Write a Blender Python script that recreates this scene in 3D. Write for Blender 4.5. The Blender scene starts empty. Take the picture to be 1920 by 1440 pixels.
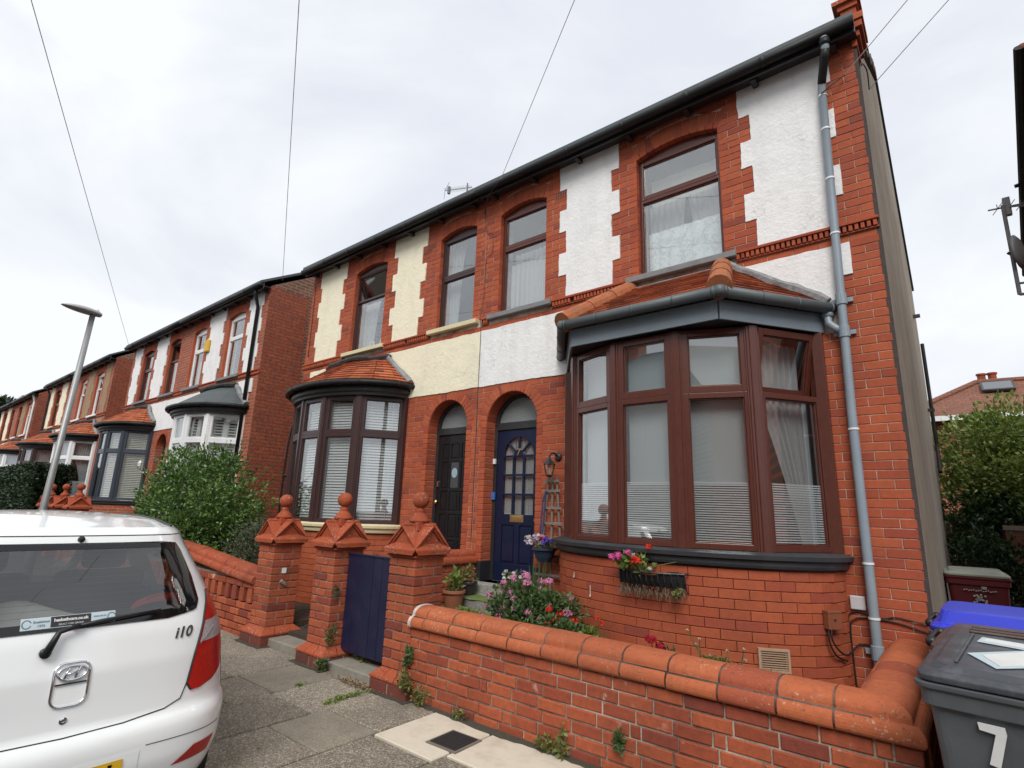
import bpy, math, random
import numpy as np
from mathutils import Matrix, Vector
RN = random.Random(11)
NR = np.random.default_rng(5)
rad = math.radians
sc = bpy.context.scene
COL = sc.collection

# ------------------------------------------------------------------ camera
YAW, PITCH, ROLL = 0.689827, 0.22915, 0.032994
CAM = np.array([0.2944, -5.38, 1.60]); FPX = 1016.09
def cam_axes():
    cy, sy, cp, sp = math.cos(YAW), math.sin(YAW), math.cos(PITCH), math.sin(PITCH)
    f = np.array([-sy * cp, cy * cp, sp]); r = np.array([cy, sy, 0.0]); u = np.cross(r, f)
    cr, sr = math.cos(ROLL), math.sin(ROLL)
    return f, cr * r + sr * u, -sr * r + cr * u
CF, CR, CU = cam_axes()
cd = bpy.data.cameras.new('camera'); cam = bpy.data.objects.new('camera', cd); COL.objects.link(cam)
cd.sensor_fit = 'HORIZONTAL'; cd.sensor_width = 36.0; cd.lens = 36.0 * FPX / 1920.0
cd.clip_start = 0.05; cd.clip_end = 600
cam.matrix_world = Matrix(((CR[0], CU[0], -CF[0], CAM[0]), (CR[1], CU[1], -CF[1], CAM[1]), (CR[2], CU[2], -CF[2], CAM[2]), (0, 0, 0, 1)))
sc.camera = cam

# ------------------------------------------------------------------ sky and sun
SUN_EL, SUN_AZ = rad(44), rad(150)      # azimuth measured from +Y towards +X
wd = bpy.data.worlds.new('World'); sc.world = wd; wd.use_nodes = True
wn, wl = wd.node_tree.nodes, wd.node_tree.links
wn.clear()
def wnode(t, **k):
    n = wn.new(t)
    for a, b in k.items(): setattr(n, a, b)
    return n
wo = wnode('ShaderNodeOutputWorld'); bg = wnode('ShaderNodeBackground'); bg.inputs['Strength'].default_value = 0.1
sky = wnode('ShaderNodeTexSky', sky_type='NISHITA', sun_disc=False)
sky.sun_elevation = SUN_EL; sky.sun_rotation = SUN_AZ; sky.air_density = 1.2; sky.dust_density = 2.0
tc = wnode('ShaderNodeTexCoord'); mp = wnode('ShaderNodeMapping'); mp.inputs['Scale'].default_value = (1.0, 1.0, 2.2)
mp.inputs['Location'].default_value = (3.1, 0.4, 0.2)
nz = wnode('ShaderNodeTexNoise'); nz.inputs['Scale'].default_value = 1.55; nz.inputs['Detail'].default_value = 7; nz.inputs['Roughness'].default_value = 0.52; nz.inputs['Distortion'].default_value = 0.5
cr_ = wnode('ShaderNodeValToRGB'); e = cr_.color_ramp.elements
e[0].position = 0.37; e[0].color = (0.458, 0.480, 0.525, 1); e[1].position = 0.58; e[1].color = (0.565, 0.582, 0.605, 1)
sc10 = wnode('ShaderNodeVectorMath', operation='SCALE'); sc10.inputs['Scale'].default_value = 10.0
mx = wnode('ShaderNodeMixRGB'); mx.inputs['Fac'].default_value = 0.985
wl.new(tc.outputs['Generated'], mp.inputs['Vector']); wl.new(mp.outputs['Vector'], nz.inputs['Vector'])
wl.new(nz.outputs['Fac'], cr_.inputs['Fac']); wl.new(cr_.outputs['Color'], sc10.inputs[0])
wl.new(sky.outputs['Color'], mx.inputs['Color1']); wl.new(sc10.outputs['Vector'], mx.inputs['Color2'])
wl.new(mx.outputs['Color'], bg.inputs['Color']); wl.new(bg.outputs['Background'], wo.inputs['Surface'])
sd = bpy.data.lights.new('sun', 'SUN'); sun = bpy.data.objects.new('sun', sd); COL.objects.link(sun)
sd.energy = 1.5; sd.angle = rad(28); sd.color = (1.0, 0.965, 0.91)
sv = Vector((math.sin(SUN_AZ) * math.cos(SUN_EL), math.cos(SUN_AZ) * math.cos(SUN_EL), math.sin(SUN_EL)))
sun.rotation_euler = sv.to_track_quat('Z', 'Y').to_euler(); sun.location = sv * 40
sc.view_settings.view_transform = 'Standard'; sc.view_settings.look = 'None'; sc.view_settings.gamma = 1.0
sc.view_settings.exposure = 0.80

# ------------------------------------------------------------------ helpers
def mesh_of(name, v, f, mats=(), smooth=False):
    me = bpy.data.meshes.new(name); me.from_pydata(v, [], f)
    for m in mats: me.materials.append(m)
    if smooth: me.polygons.foreach_set('use_smooth', [True] * len(me.polygons))
    me.update(); return me
def put(o, parent):
    if parent is not None:
        o.parent = parent
        if parent.type == 'EMPTY': o.matrix_parent_inverse = Matrix.Translation(-Vector(parent.location))
    return o
def tag(o, label=None, cat=None, group=None, kind=None):
    if label: o['label'] = label
    if cat: o['category'] = cat
    if group: o['group'] = group
    if kind: o['kind'] = kind
    return o
def thing(name, label, cat, loc=(0, 0, 0), group=None):
    o = bpy.data.objects.new(name, None); COL.objects.link(o); o.location = loc; o.empty_display_size = 0.1
    return tag(o, label, cat, group)
def link(name, me, parent=None, loc=None, rot=None, scale=None):
    o = bpy.data.objects.new(name, me); COL.objects.link(o)
    if loc is not None: o.location = loc
    if rot is not None: o.rotation_euler = rot
    if scale is not None: o.scale = scale
    return put(o, parent)
class Fr:
    def __init__(s, o, ex=(1, 0, 0), ey=(0, 1, 0), ez=(0, 0, 1)):
        s.o = np.array(o, float); s.a = np.array([ex, ey, ez], float)
    def __call__(s, p): return s.o + np.asarray(p, float) @ s.a
def rotz_frame(o, ang, tilt=0.0):
    c, s_ = math.cos(ang), math.sin(ang); ct, st = math.cos(tilt), math.sin(tilt)
    ex = np.array([c, s_, 0]); ey = np.array([-s_, c, 0]); ez = np.array([0, 0, 1.0])
    ey2 = ct * ey + st * ez; ez2 = -st * ey + ct * ez
    return Fr(o, ex, ey2, ez2)
IDF = Fr((0, 0, 0))
class MB:
    def __init__(s): s.v = []; s.f = []
    def add(s, vs, fs):
        o = len(s.v); s.v.extend([(float(p[0]), float(p[1]), float(p[2])) for p in vs]); s.f.extend([tuple(i + o for i in f) for f in fs]); return s
    def box(s, x0, x1, y0, y1, z0, z1, F=None):
        P = [(x0, y0, z0), (x1, y0, z0), (x1, y1, z0), (x0, y1, z0), (x0, y0, z1), (x1, y0, z1), (x1, y1, z1), (x0, y1, z1)]
        if F is not None: P = [F(p) for p in P]
        return s.add(P, [(3, 2, 1, 0), (4, 5, 6, 7), (0, 1, 5, 4), (1, 2, 6, 5), (2, 3, 7, 6), (3, 0, 4, 7)])
    def hexa(s, P): return s.add(P, [(3, 2, 1, 0), (4, 5, 6, 7), (0, 1, 5, 4), (1, 2, 6, 5), (2, 3, 7, 6), (3, 0, 4, 7)])
    def prism(s, poly, y0, y1, F=None):      # polygon in x,z (counter-clockwise seen from -y), extruded from y0 to y1
        n = len(poly); P = [(a, y0, b) for a, b in poly] + [(a, y1, b) for a, b in poly]
        if F is not None: P = [F(p) for p in P]
        fs = [tuple(range(n)), tuple(range(2 * n - 1, n - 1, -1))] + [((i + 1) % n, i, n + i, n + (i + 1) % n) for i in range(n)]
        return s.add(P, fs)
    def tube(s, pts, r, n=8, cap=True):
        pts = [np.array(p, float) for p in pts]; m = len(pts); rs = r if hasattr(r, '__len__') else [r] * m
        ref = None; rings = []
        for i in range(m):
            t = pts[min(i + 1, m - 1)] - pts[max(i - 1, 0)]; t = t / (np.linalg.norm(t) + 1e-12)
            if ref is None:
                ref = np.cross(t, (0, 0, 1.0))
                if np.linalg.norm(ref) < 1e-3: ref = np.cross(t, (0, 1.0, 0))
            ref = ref - t * (ref @ t); ref = ref / (np.linalg.norm(ref) + 1e-12); b = np.cross(t, ref)
            rings.append([pts[i] + rs[i] * (math.cos(2 * math.pi * k / n) * ref + math.sin(2 * math.pi * k / n) * b) for k in range(n)])
        vs = [p for R_ in rings for p in R_]; fs = []
        for i in range(m - 1):
            for k in range(n): fs.append((i * n + k, i * n + (k + 1) % n, (i + 1) * n + (k + 1) % n, (i + 1) * n + k))
        if cap: fs += [tuple(range(n - 1, -1, -1)), tuple((m - 1) * n + k for k in range(n))]
        return s.add(vs, fs)
    def lathe(s, prof, n=16, o=(0, 0, 0), F=None):
        F = F or Fr(o); vs = []; fs = []
        for r, z in prof:
            for k in range(n): a = 2 * math.pi * k / n; vs.append(F((r * math.cos(a), r * math.sin(a), z)))
        for i in range(len(prof) - 1):
            for k in range(n): fs.append((i * n + k, i * n + (k + 1) % n, (i + 1) * n + (k + 1) % n, (i + 1) * n + k))
        fs += [tuple(range(n - 1, -1, -1)), tuple((len(prof) - 1) * n + k for k in range(n))]
        return s.add(vs, fs)
    def grid(s, fn, nu, nv):                 # fn(u,v) with u,v in 0..1
        vs = [fn(i / nu, j / nv) for j in range(nv + 1) for i in range(nu + 1)]
        fs = [(j * (nu + 1) + i, j * (nu + 1) + i + 1, (j + 1) * (nu + 1) + i + 1, (j + 1) * (nu + 1) + i) for j in range(nv) for i in range(nu)]
        return s.add(vs, fs)
    def brick(s, F, w, h, d=0.05, ch=0.004, q=None):   # front face at local y=0, looking along -y, centred
        a, b = w / 2, h / 2
        o_ = q or [(-a, -b), (a, -b), (a, b), (-a, b)]
        cx = sum(p[0] for p in o_) / 4; cz = sum(p[1] for p in o_) / 4
        def ins(p): return (p[0] + (ch if p[0] < cx else -ch), p[1] + (ch if p[1] < cz else -ch))
        P = [(x, d, z) for x, z in o_] + [(x, ch, z) for x, z in o_] + [(ins(p)[0], 0, ins(p)[1]) for p in o_]
        fs = [(8, 9, 10, 11)] + [(4 + i, 4 + (i + 1) % 4, 8 + (i + 1) % 4, 8 + i) for i in range(4)] + [(i, (i + 1) % 4, 4 + (i + 1) % 4, 4 + i) for i in range(4)]
        return s.add([F(p) for p in P] if F is not None else P, fs)
    def build(s, name, mat, parent=None, smooth=False, bevel=0.0, kind=None, seg=2, label=None, auto=None):
        mats = mat if isinstance(mat, (list, tuple)) else (mat,)
        me = mesh_of(name, s.v, s.f, mats, smooth)
        o = link(name, me, parent)
        if kind: o['kind'] = kind
        if label: o['label'] = label
        if bevel:
            b = o.modifiers.new('bevel', 'BEVEL'); b.width = bevel; b.segments = seg; b.limit_method = 'ANGLE'; b.angle_limit = rad(35)
        return o
def bbox_brick(w, d, h, ch, mat, _c={}):      # brick chamfered all round, centred at its middle
    k = (round(w, 3), round(d, 3), round(h, 3), ch, mat.name)
    if k not in _c:
        vs = []; idx = {}
        for sx in (-1, 1):
            for sy in (-1, 1):
                for sz in (-1, 1):
                    for ax in range(3):
                        p = [sx * w / 2, sy * d / 2, sz * h / 2]
                        for t in range(3):
                            if t != ax: p[t] -= (sx, sy, sz)[t] * ch
                        idx[(sx, sy, sz, ax)] = len(vs); vs.append(tuple(p))
        fs = []
        for ax in range(3):
            for sg in (-1, 1):
                o2 = [t for t in range(3) if t != ax]; q = []
                for a, b in ((-1, -1), (1, -1), (1, 1), (-1, 1)):
                    s3 = [0, 0, 0]; s3[ax] = sg; s3[o2[0]] = a; s3[o2[1]] = b; q.append(idx[(s3[0], s3[1], s3[2], ax)])
                if (sg > 0) == (ax == 1): q.reverse()
                fs.append(tuple(q))
        for ax in range(3):                  # edges along ax
            o2 = [t for t in range(3) if t != ax]
            for a in (-1, 1):
                for b in (-1, 1):
                    q = []
                    for sg, fa in ((-1, o2[0]), (1, o2[0]), (1, o2[1]), (-1, o2[1])):
                        s3 = [0, 0, 0]; s3[ax] = sg; s3[o2[0]] = a; s3[o2[1]] = b; q.append(idx[(s3[0], s3[1], s3[2], fa)])
                    fs.append(tuple(q))
        for sx in (-1, 1):
            for sy in (-1, 1):
                for sz in (-1, 1): fs.append(tuple(idx[(sx, sy, sz, t)] for t in range(3)))
        me = mesh_of('brick', vs, fs, (mat,)); _c[k] = me
    return _c[k]
def face_brick(w, h, mat, d=0.05, ch=0.004, _c={}):
    k = (round(w, 3), round(h, 3), mat.name, ch)
    if k not in _c:
        m = MB(); m.brick(None, w, h, d, ch); _c[k] = mesh_of('brick', m.v, m.f, (mat,))
    return _c[k]
def px_size(p, w, h, n=(0, -1, 0)):
    d = np.asarray(p, float) - CAM; L = np.linalg.norm(d); z = d @ CF
    if z < 0.1: return 0
    u, v = 960 + FPX * (d @ CR) / z, 720 - FPX * (d @ CU) / z
    if not (-60 < u < 1980 and -60 < v < 1500): return 0
    return FPX * FPX * w * h * abs(np.dot(n, d / L)) / (z * z)
def text_mesh(body, size, extrude=0.0, bold=0.0, align='CENTER'):
    cu = bpy.data.curves.new('lettering', 'FONT'); cu.body = body; cu.size = size; cu.extrude = extrude; cu.offset = bold
    cu.align_x = align; cu.align_y = 'CENTER'; cu.resolution_u = 3
    o = bpy.data.objects.new('lettering', cu); COL.objects.link(o)
    dg = bpy.context.evaluated_depsgraph_get(); me = bpy.data.meshes.new_from_object(o.evaluated_get(dg))
    bpy.data.objects.remove(o); bpy.data.curves.remove(cu); return me
def text_at(body, size, F, mat, parent, name='lettering', extrude=0.002, bold=0.0, slant=0.0):
    me = text_mesh(body, size, extrude, bold)      # F: ex along the text, ey up the letters, ez out of the surface
    for v in me.vertices: v.co = Vector(F((v.co.x + slant * v.co.y, v.co.y, v.co.z)))
    me.materials.clear(); me.materials.append(mat); return link(name, me, parent)

# ------------------------------------------------------------------ materials
class NT:
    def __init__(s, name):
        s.m = bpy.data.materials.new(name); s.m.use_nodes = True; s.t = s.m.node_tree; s.t.nodes.clear()
        s.out = s.n('ShaderNodeOutputMaterial')
    def n(s, t, **k):
        n = s.t.nodes.new(t)
        for a, b in k.items(): setattr(n, a, b)
        return n
    def l(s, a, b): s.t.links.new(a, b)
    def noise(s, scale, detail=4, rough=0.55, vec=None, dist=0.0):
        n = s.n('ShaderNodeTexNoise'); n.inputs['Scale'].default_value = scale; n.inputs['Detail'].default_value = detail; n.inputs['Roughness'].default_value = rough; n.inputs['Distortion'].default_value = dist
        s.l(vec if vec is not None else s.pos(), n.inputs['Vector']); return n.outputs['Fac']
    def pos(s):
        if not hasattr(s, '_p'): s._p = s.n('ShaderNodeNewGeometry')
        return s._p.outputs['Position']
    def island(s): s.pos(); return s._p.outputs['Random Per Island']
    def stretch(s, sx, sy, sz):
        n = s.n('ShaderNodeMapping'); n.inputs['Scale'].default_value = (sx, sy, sz); s.l(s.pos(), n.inputs['Vector']); return n.outputs['Vector']
    def math(s, op, a, b=None, clamp=False):
        n = s.n('ShaderNodeMath', operation=op, use_clamp=clamp)
        for i, x in enumerate((a, b)):
            if x is None: continue
            if isinstance(x, (int, float)): n.inputs[i].default_value = x
            else: s.l(x, n.inputs[i])
        return n.outputs[0]
    def ramp(s, fac, stops, interp='LINEAR'):
        n = s.n('ShaderNodeValToRGB'); n.color_ramp.interpolation = interp; el = n.color_ramp.elements
        while len(el) < len(stops): el.new(0.5)
        for q, (p, c) in zip(el, stops): q.position = p; q.color = (c[0], c[1], c[2], 1) if hasattr(c, '__len__') else (c, c, c, 1)
        s.l(fac, n.inputs['Fac']); return n.outputs['Color']
    def mix(s, fac, a, b, mode='MIX'):
        n = s.n('ShaderNodeMixRGB', blend_type=mode)
        for i, x in ((0, fac), (1, a), (2, b)):
            if isinstance(x, (int, float)): n.inputs[i].default_value = x if i == 0 else (x, x, x, 1)
            elif hasattr(x, '__len__') and not hasattr(x, 'default_value'): n.inputs[i].default_value = (x[0], x[1], x[2], 1)
            else: s.l(x, n.inputs[i])
        return n.outputs[0]
    def bump(s, h, strength=0.3, dist=0.01):
        n = s.n('ShaderNodeBump'); n.inputs['Strength'].default_value = strength; n.inputs['Distance'].default_value = dist; s.l(h, n.inputs['Height']); return n.outputs['Normal']
    def principled(s, col, rough=0.6, bump=None, metal=0.0, spec=0.5, **k):
        b = s.n('ShaderNodeBsdfPrincipled')
        for key, x in (('Base Color', col), ('Roughness', rough), ('Metallic', metal), ('Specular IOR Level', spec)) + tuple(k.items()):
            if isinstance(x, (int, float)): b.inputs[key].default_value = x
            elif hasattr(x, '__len__') and not hasattr(x, 'default_value'): b.inputs[key].default_value = (x[0], x[1], x[2], 1)
            else: s.l(x, b.inputs[key])
        if bump is not None: s.l(bump, b.inputs['Normal'])
        s.l(b.outputs[0], s.out.inputs['Surface']); s.b = b; return s.m
def plain(name, col, rough=0.5, var=0.18, scale=9.0, bump=0.15, bscale=60.0, metal=0.0, spec=0.5, dirt=0.0, dirtcol=(0.05, 0.045, 0.04), dscale=3.0, bdist=0.004, **k):
    t = NT(name); f = t.noise(scale, 5, 0.6); c = t.mix(f, [x * (1 - var) for x in col], [min(1, x * (1 + var)) for x in col])
    if dirt: c = t.mix(t.math('MULTIPLY', t.ramp(t.noise(dscale, 6, 0.68), ((0.48, 0.0), (0.72, 1.0))), dirt), c, dirtcol)
    return t.principled(c, rough, t.bump(t.noise(bscale, 4, 0.6), bump, bdist) if bump else None, metal, spec, **k)
def brick_mat(name, stops, stain=0.25, eff=0.0, rough=0.62, dark=(0.10, 0.035, 0.025), soot=0.3, bump=0.35, spots=0.0):
    t = NT(name); oi = t.n('ShaderNodeObjectInfo')
    r = t.math('FRACT', t.math('ADD', oi.outputs['Random'], t.math('MULTIPLY', t.island(), 7.31)))
    c = t.ramp(r, stops)
    c = t.mix(t.math('MULTIPLY', t.ramp(t.noise(26, 5, 0.65), ((0.35, 0.0), (0.75, 1.0))), stain), c, dark)
    c = t.mix(t.math('MULTIPLY', t.ramp(t.noise(1.7, 5, 0.6), ((0.45, 0.0), (0.75, 1.0))), soot), c, dark)
    c = t.mix(t.math('MULTIPLY', t.ramp(t.noise(150, 2, 0.5), ((0.6, 0.0), (0.75, 1.0))), 0.18), c, (0.6, 0.3, 0.2))
    if spots:
        c = t.mix(t.math('MULTIPLY', t.ramp(t.noise(42, 4, 0.6), ((0.62, 0.0), (0.67, 1.0))), spots), c, (0.10, 0.055, 0.038))
        c = t.mix(t.math('MULTIPLY', t.math('MULTIPLY', t.ramp(t.noise(58, 3, 0.6), ((0.60, 0.0), (0.65, 1.0))), t.ramp(t.noise(3.3, 3), ((0.46, 0.0), (0.6, 1.0)))), spots), c, (0.50, 0.44, 0.34))
    if eff:
        e_ = t.math('MULTIPLY', t.ramp(t.noise(9, 6, 0.7), ((0.60, 0.0), (0.72, 1.0))), t.ramp(t.noise(2.1, 3), ((0.5, 0.0), (0.62, 1.0))))
        c = t.mix(t.math('MULTIPLY', e_, eff), c, (0.62, 0.55, 0.50))
    return t.principled(c, rough, t.bump(t.noise(70, 5, 0.65), bump, 0.003), spec=0.2)
def tex_brick(name, swap, c1, c2, mort, cw=0.231, ch=0.0768, stain=0.5):
    t = NT(name); sp = t.n('ShaderNodeSeparateXYZ'); t.l(t.pos(), sp.inputs[0]); cb = t.n('ShaderNodeCombineXYZ')
    t.l(sp.outputs['Y' if swap else 'X'], cb.inputs[0]); t.l(sp.outputs['Z'], cb.inputs[1])
    b = t.n('ShaderNodeTexBrick'); t.l(cb.outputs[0], b.inputs['Vector'])
    b.inputs['Color1'].default_value = (*c1, 1); b.inputs['Color2'].default_value = (*c2, 1); b.inputs['Mortar'].default_value = (*mort, 1)
    b.inputs['Scale'].default_value = 1.0; b.inputs['Brick Width'].default_value = cw; b.inputs['Row Height'].default_value = ch
    b.inputs['Mortar Size'].default_value = 0.009; b.inputs['Mortar Smooth'].default_value = 0.2; b.inputs['Bias'].default_value = 0.0
    c = t.mix(t.math('MULTIPLY', t.ramp(t.noise(2.2, 6, 0.7), ((0.42, 0.0), (0.75, 1.0))), stain), b.outputs['Color'], (0.06, 0.035, 0.028))
    c = t.mix(t.math('MULTIPLY', t.ramp(t.noise(22, 4, 0.6), ((0.4, 0.0), (0.8, 1.0))), 0.35), c, (0.5, 0.25, 0.14))
    h = t.math('ADD', t.math('MULTIPLY', b.outputs['Fac'], -1.0), t.math('MULTIPLY', t.noise(60, 4), 0.4))
    return t.principled(c, 0.75, t.bump(h, 0.6, 0.006), spec=0.3)
def glass_mat(name, tint=(0.86, 0.9, 0.9), boost=0.06, rough=0.0, wob=0.0):
    t = NT(name); tr = t.n('ShaderNodeBsdfTransparent'); tr.inputs[0].default_value = (*tint, 1)
    gl = t.n('ShaderNodeBsdfGlossy'); gl.inputs['Roughness'].default_value = rough
    if wob: t.l(t.bump(t.noise(2.5, 2), wob, 0.02), gl.inputs['Normal'])
    fr = t.n('ShaderNodeLayerWeight'); fr.inputs['Blend'].default_value = 0.5     # Schlick reflectance, the same from both faces
    f5 = t.math('MULTIPLY', t.math('POWER', fr.outputs['Facing'], 5.0), 0.9)
    mixs = t.n('ShaderNodeMixShader'); t.l(t.math('ADD', f5, 0.04 + boost, True), mixs.inputs[0])
    t.l(tr.outputs[0], mixs.inputs[1]); t.l(gl.outputs[0], mixs.inputs[2]); t.l(mixs.outputs[0], t.out.inputs['Surface']); return t.m
def leaf_mat(name, stops, rough=0.45, trans=0.25, spec=0.5):
    t = NT(name); r = t.math('FRACT', t.math('ADD', t.island(), 0.0)); c = t.ramp(r, stops)
    c = t.mix(t.math('MULTIPLY', t.ramp(t.noise(2.4, 4), ((0.35, 0.0), (0.7, 1.0))), 0.35), c, [x * 0.45 for x in stops[0][1]])
    b = t.n('ShaderNodeBsdfPrincipled'); t.l(c, b.inputs['Base Color']); b.inputs['Roughness'].default_value = rough; b.inputs['Specular IOR Level'].default_value = spec
    tl = t.n('ShaderNodeBsdfTranslucent'); t.l(t.mix(1.0, c, (0.9, 1.0, 0.5), 'MULTIPLY'), tl.inputs['Color'])
    mx_ = t.n('ShaderNodeMixShader'); mx_.inputs[0].default_value = trans
    t.l(b.outputs[0], mx_.inputs[1]); t.l(tl.outputs[0], mx_.inputs[2]); t.l(mx_.outputs[0], t.out.inputs['Surface']); return t.m
def gravel_mat(name, base, light, dark, sc_=110, rough=0.9):
    t = NT(name); v = t.n('ShaderNodeTexVoronoi'); v.inputs['Scale'].default_value = sc_; t.l(t.pos(), v.inputs['Vector'])
    sp = t.n('ShaderNodeSeparateXYZ'); t.l(v.outputs['Color'], sp.inputs[0])
    c = t.ramp(sp.outputs[0], ((0.0, dark), (0.45, base), (0.80, base), (0.93, light)))
    c = t.mix(t.math('MULTIPLY', t.ramp(t.noise(1.5, 7, 0.72), ((0.40, 0.0), (0.68, 1.0))), 0.55), c, [x * 0.42 for x in base])
    c = t.mix(t.math('MULTIPLY', t.ramp(t.noise(7.5, 6, 0.7), ((0.58, 0.0), (0.68, 1.0))), 0.35), c, [x * 0.5 for x in base])
    c = t.mix(t.math('MULTIPLY', t.ramp(t.noise(3.1, 5, 0.6), ((0.60, 0.0), (0.75, 1.0))), 0.25), c, [min(1, x * 1.7) for x in base])
    gm = t.n('ShaderNodeTexVoronoi'); gm.inputs['Scale'].default_value = 3.4; t.l(t.pos(), gm.inputs['Vector']); c = t.mix(t.math('MULTIPLY', t.ramp(gm.outputs['Distance'], ((0.045, 1.0), (0.062, 0.0))), 0.5), c, [min(1, x * 1.5) for x in base])
    gm2 = t.n('ShaderNodeTexVoronoi'); gm2.inputs['Scale'].default_value = 2.3; t.l(t.pos(), gm2.inputs['Vector']); c = t.mix(t.math('MULTIPLY', t.ramp(gm2.outputs['Distance'], ((0.03, 1.0), (0.05, 0.0))), 0.65), c, [x * 0.25 for x in base])
    oi = t.n('ShaderNodeObjectInfo'); c = t.mix(1.0, c, t.ramp(oi.outputs['Random'], ((0.0, 0.82), (1.0, 1.12))), 'MULTIPLY')
    return t.principled(c, rough, t.bump(v.outputs['Distance'], 0.5, 0.004), spec=0.25)
BR = brick_mat('red_facing_brick', ((0.0, (0.36, 0.078, 0.038)), (0.3, (0.42, 0.096, 0.043)), (0.6, (0.46, 0.112, 0.048)), (0.84, (0.40, 0.086, 0.040)), (0.94, (0.33, 0.072, 0.040)), (1.0, (0.25, 0.060, 0.040))), 0.30, 0.0, 0.75, soot=0.34)
BRW = brick_mat('weathered_wall_brick', ((0.0, (0.30, 0.068, 0.034)), (0.25, (0.40, 0.096, 0.044)), (0.6, (0.46, 0.118, 0.050)), (0.84, (0.35, 0.080, 0.042)), (0.94, (0.27, 0.060, 0.038)), (1.0, (0.19, 0.048, 0.036))), 0.45, 0.9, 0.78, soot=0.55, bump=0.6)
BRB = brick_mat('bay_brick', ((0.0, (0.37, 0.088, 0.040)), (0.5, (0.42, 0.104, 0.046)), (0.85, (0.38, 0.084, 0.038)), (0.95, (0.34, 0.074, 0.042)), (1.0, (0.28, 0.064, 0.044))), 0.28, 0.0, 0.65, soot=0.40)
TCOT = brick_mat('terracotta', ((0.0, (0.44, 0.118, 0.050)), (0.4, (0.50, 0.142, 0.058)), (0.75, (0.46, 0.124, 0.052)), (0.9, (0.36, 0.084, 0.042)), (1.0, (0.30, 0.074, 0.046))), 0.42, 0.22, 0.85, (0.19, 0.062, 0.036), 0.55, 0.5, 0.6)
BRD = brick_mat('grimy_plinth_brick', ((0.0, (0.20, 0.055, 0.038)), (0.6, (0.15, 0.050, 0.040)), (1.0, (0.10, 0.045, 0.040))), 0.5, 0.7, 0.85, soot=0.6, bump=0.6)
TCAP = brick_mat('terracotta_pillar', ((0.0, (0.40, 0.085, 0.034)), (1.0, (0.36, 0.074, 0.032))), 0.42, 0.3, 0.8, (0.11, 0.038, 0.026), 0.7, 0.5, 0.6)
TILE = brick_mat('clay_roof_tile', ((0.0, (0.36, 0.090, 0.040)), (0.35, (0.47, 0.130, 0.054)), (0.6, (0.55, 0.175, 0.078)), (0.8, (0.42, 0.110, 0.048)), (1.0, (0.24, 0.075, 0.048))), 0.45, 0.0, 0.8, (0.10, 0.055, 0.042), 0.5)
RIDGE = plain('mossy_ridge_tile', (0.36, 0.115, 0.045), 0.85, 0.35, 14, 0.6, 80, dirt=0.75, dirtcol=(0.10, 0.085, 0.05), dscale=9)
def mortar_mat(name, a, b):
    t = NT(name); c = t.ramp(t.noise(2.3, 6, 0.68), ((0.36, a), (0.62, b))); c = t.mix(0.3, c, t.ramp(t.noise(60, 3), ((0.3, 0.1), (0.7, 0.7))), 'OVERLAY')
    return t.principled(c, 0.92, t.bump(t.noise(120, 4), 0.6, 0.004), spec=0.15)
MORT = mortar_mat('pale_mortar', (0.26, 0.14, 0.095), (0.62, 0.51, 0.42))
MORTW = mortar_mat('wall_mortar', (0.15, 0.11, 0.085), (0.52, 0.43, 0.36))
MORTD = mortar_mat('dark_mortar', (0.075, 0.03, 0.022), (0.15, 0.065, 0.045))
def render_mat(name, col, crack):
    t = NT(name); c = t.mix(t.noise(4, 6, 0.7), [x * 0.90 for x in col], col)
    c = t.mix(t.math('MULTIPLY', t.ramp(t.noise(1.6, 7, 0.72, t.stretch(2.2, 1, 0.6)), ((0.46, 0.0), (0.76, 1.0))), crack), c, (0.46, 0.445, 0.42))
    c = t.mix(t.math('MULTIPLY', t.ramp(t.noise(1.1, 6, 0.7, t.stretch(3.5, 1, 0.35)), ((0.55, 0.0), (0.75, 1.0))), 0.14), c, (0.40, 0.385, 0.36))
    c = t.mix(t.math('MULTIPLY', t.ramp(t.noise(48, 5, 0.75), ((0.60, 0.0), (0.74, 1.0))), 0.30), c, (0.45, 0.43, 0.40))
    wv_ = t.n('ShaderNodeVectorMath', operation='ADD'); nv_ = t.n('ShaderNodeTexNoise'); nv_.inputs['Scale'].default_value = 5.0; nv_.inputs['Detail'].default_value = 6; t.l(t.pos(), nv_.inputs['Vector']); t.l(t.pos(), wv_.inputs[0]); t.l(nv_.outputs['Color'], wv_.inputs[1])
    vo = t.n('ShaderNodeTexVoronoi', feature='DISTANCE_TO_EDGE'); vo.inputs['Scale'].default_value = 1.15; t.l(wv_.outputs[0], vo.inputs['Vector'])
    ck = t.math('MULTIPLY', t.ramp(vo.outputs['Distance'], ((0.0, 1.0), (0.0065, 0.0))), t.ramp(t.noise(1.4, 3), ((0.47, 0.0), (0.56, 1.0))))
    c = t.mix(t.math('MULTIPLY', ck, 0.55), c, (0.22, 0.20, 0.18))
    h = t.math('ADD', t.noise(27, 6, 0.7, None, 0.6), t.math('MULTIPLY', t.noise(5.5, 5, 0.6), 1.6)); return t.principled(c, 0.85, t.bump(h, 0.62, 0.014), spec=0.15)
WHT = render_mat('white_render', (0.86, 0.86, 0.855), 0.35)
CRM = render_mat('cream_render', (0.88, 0.82, 0.63), 0.22)
TANR = render_mat('tan_render', (0.34, 0.22, 0.13), 0.3)
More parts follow.
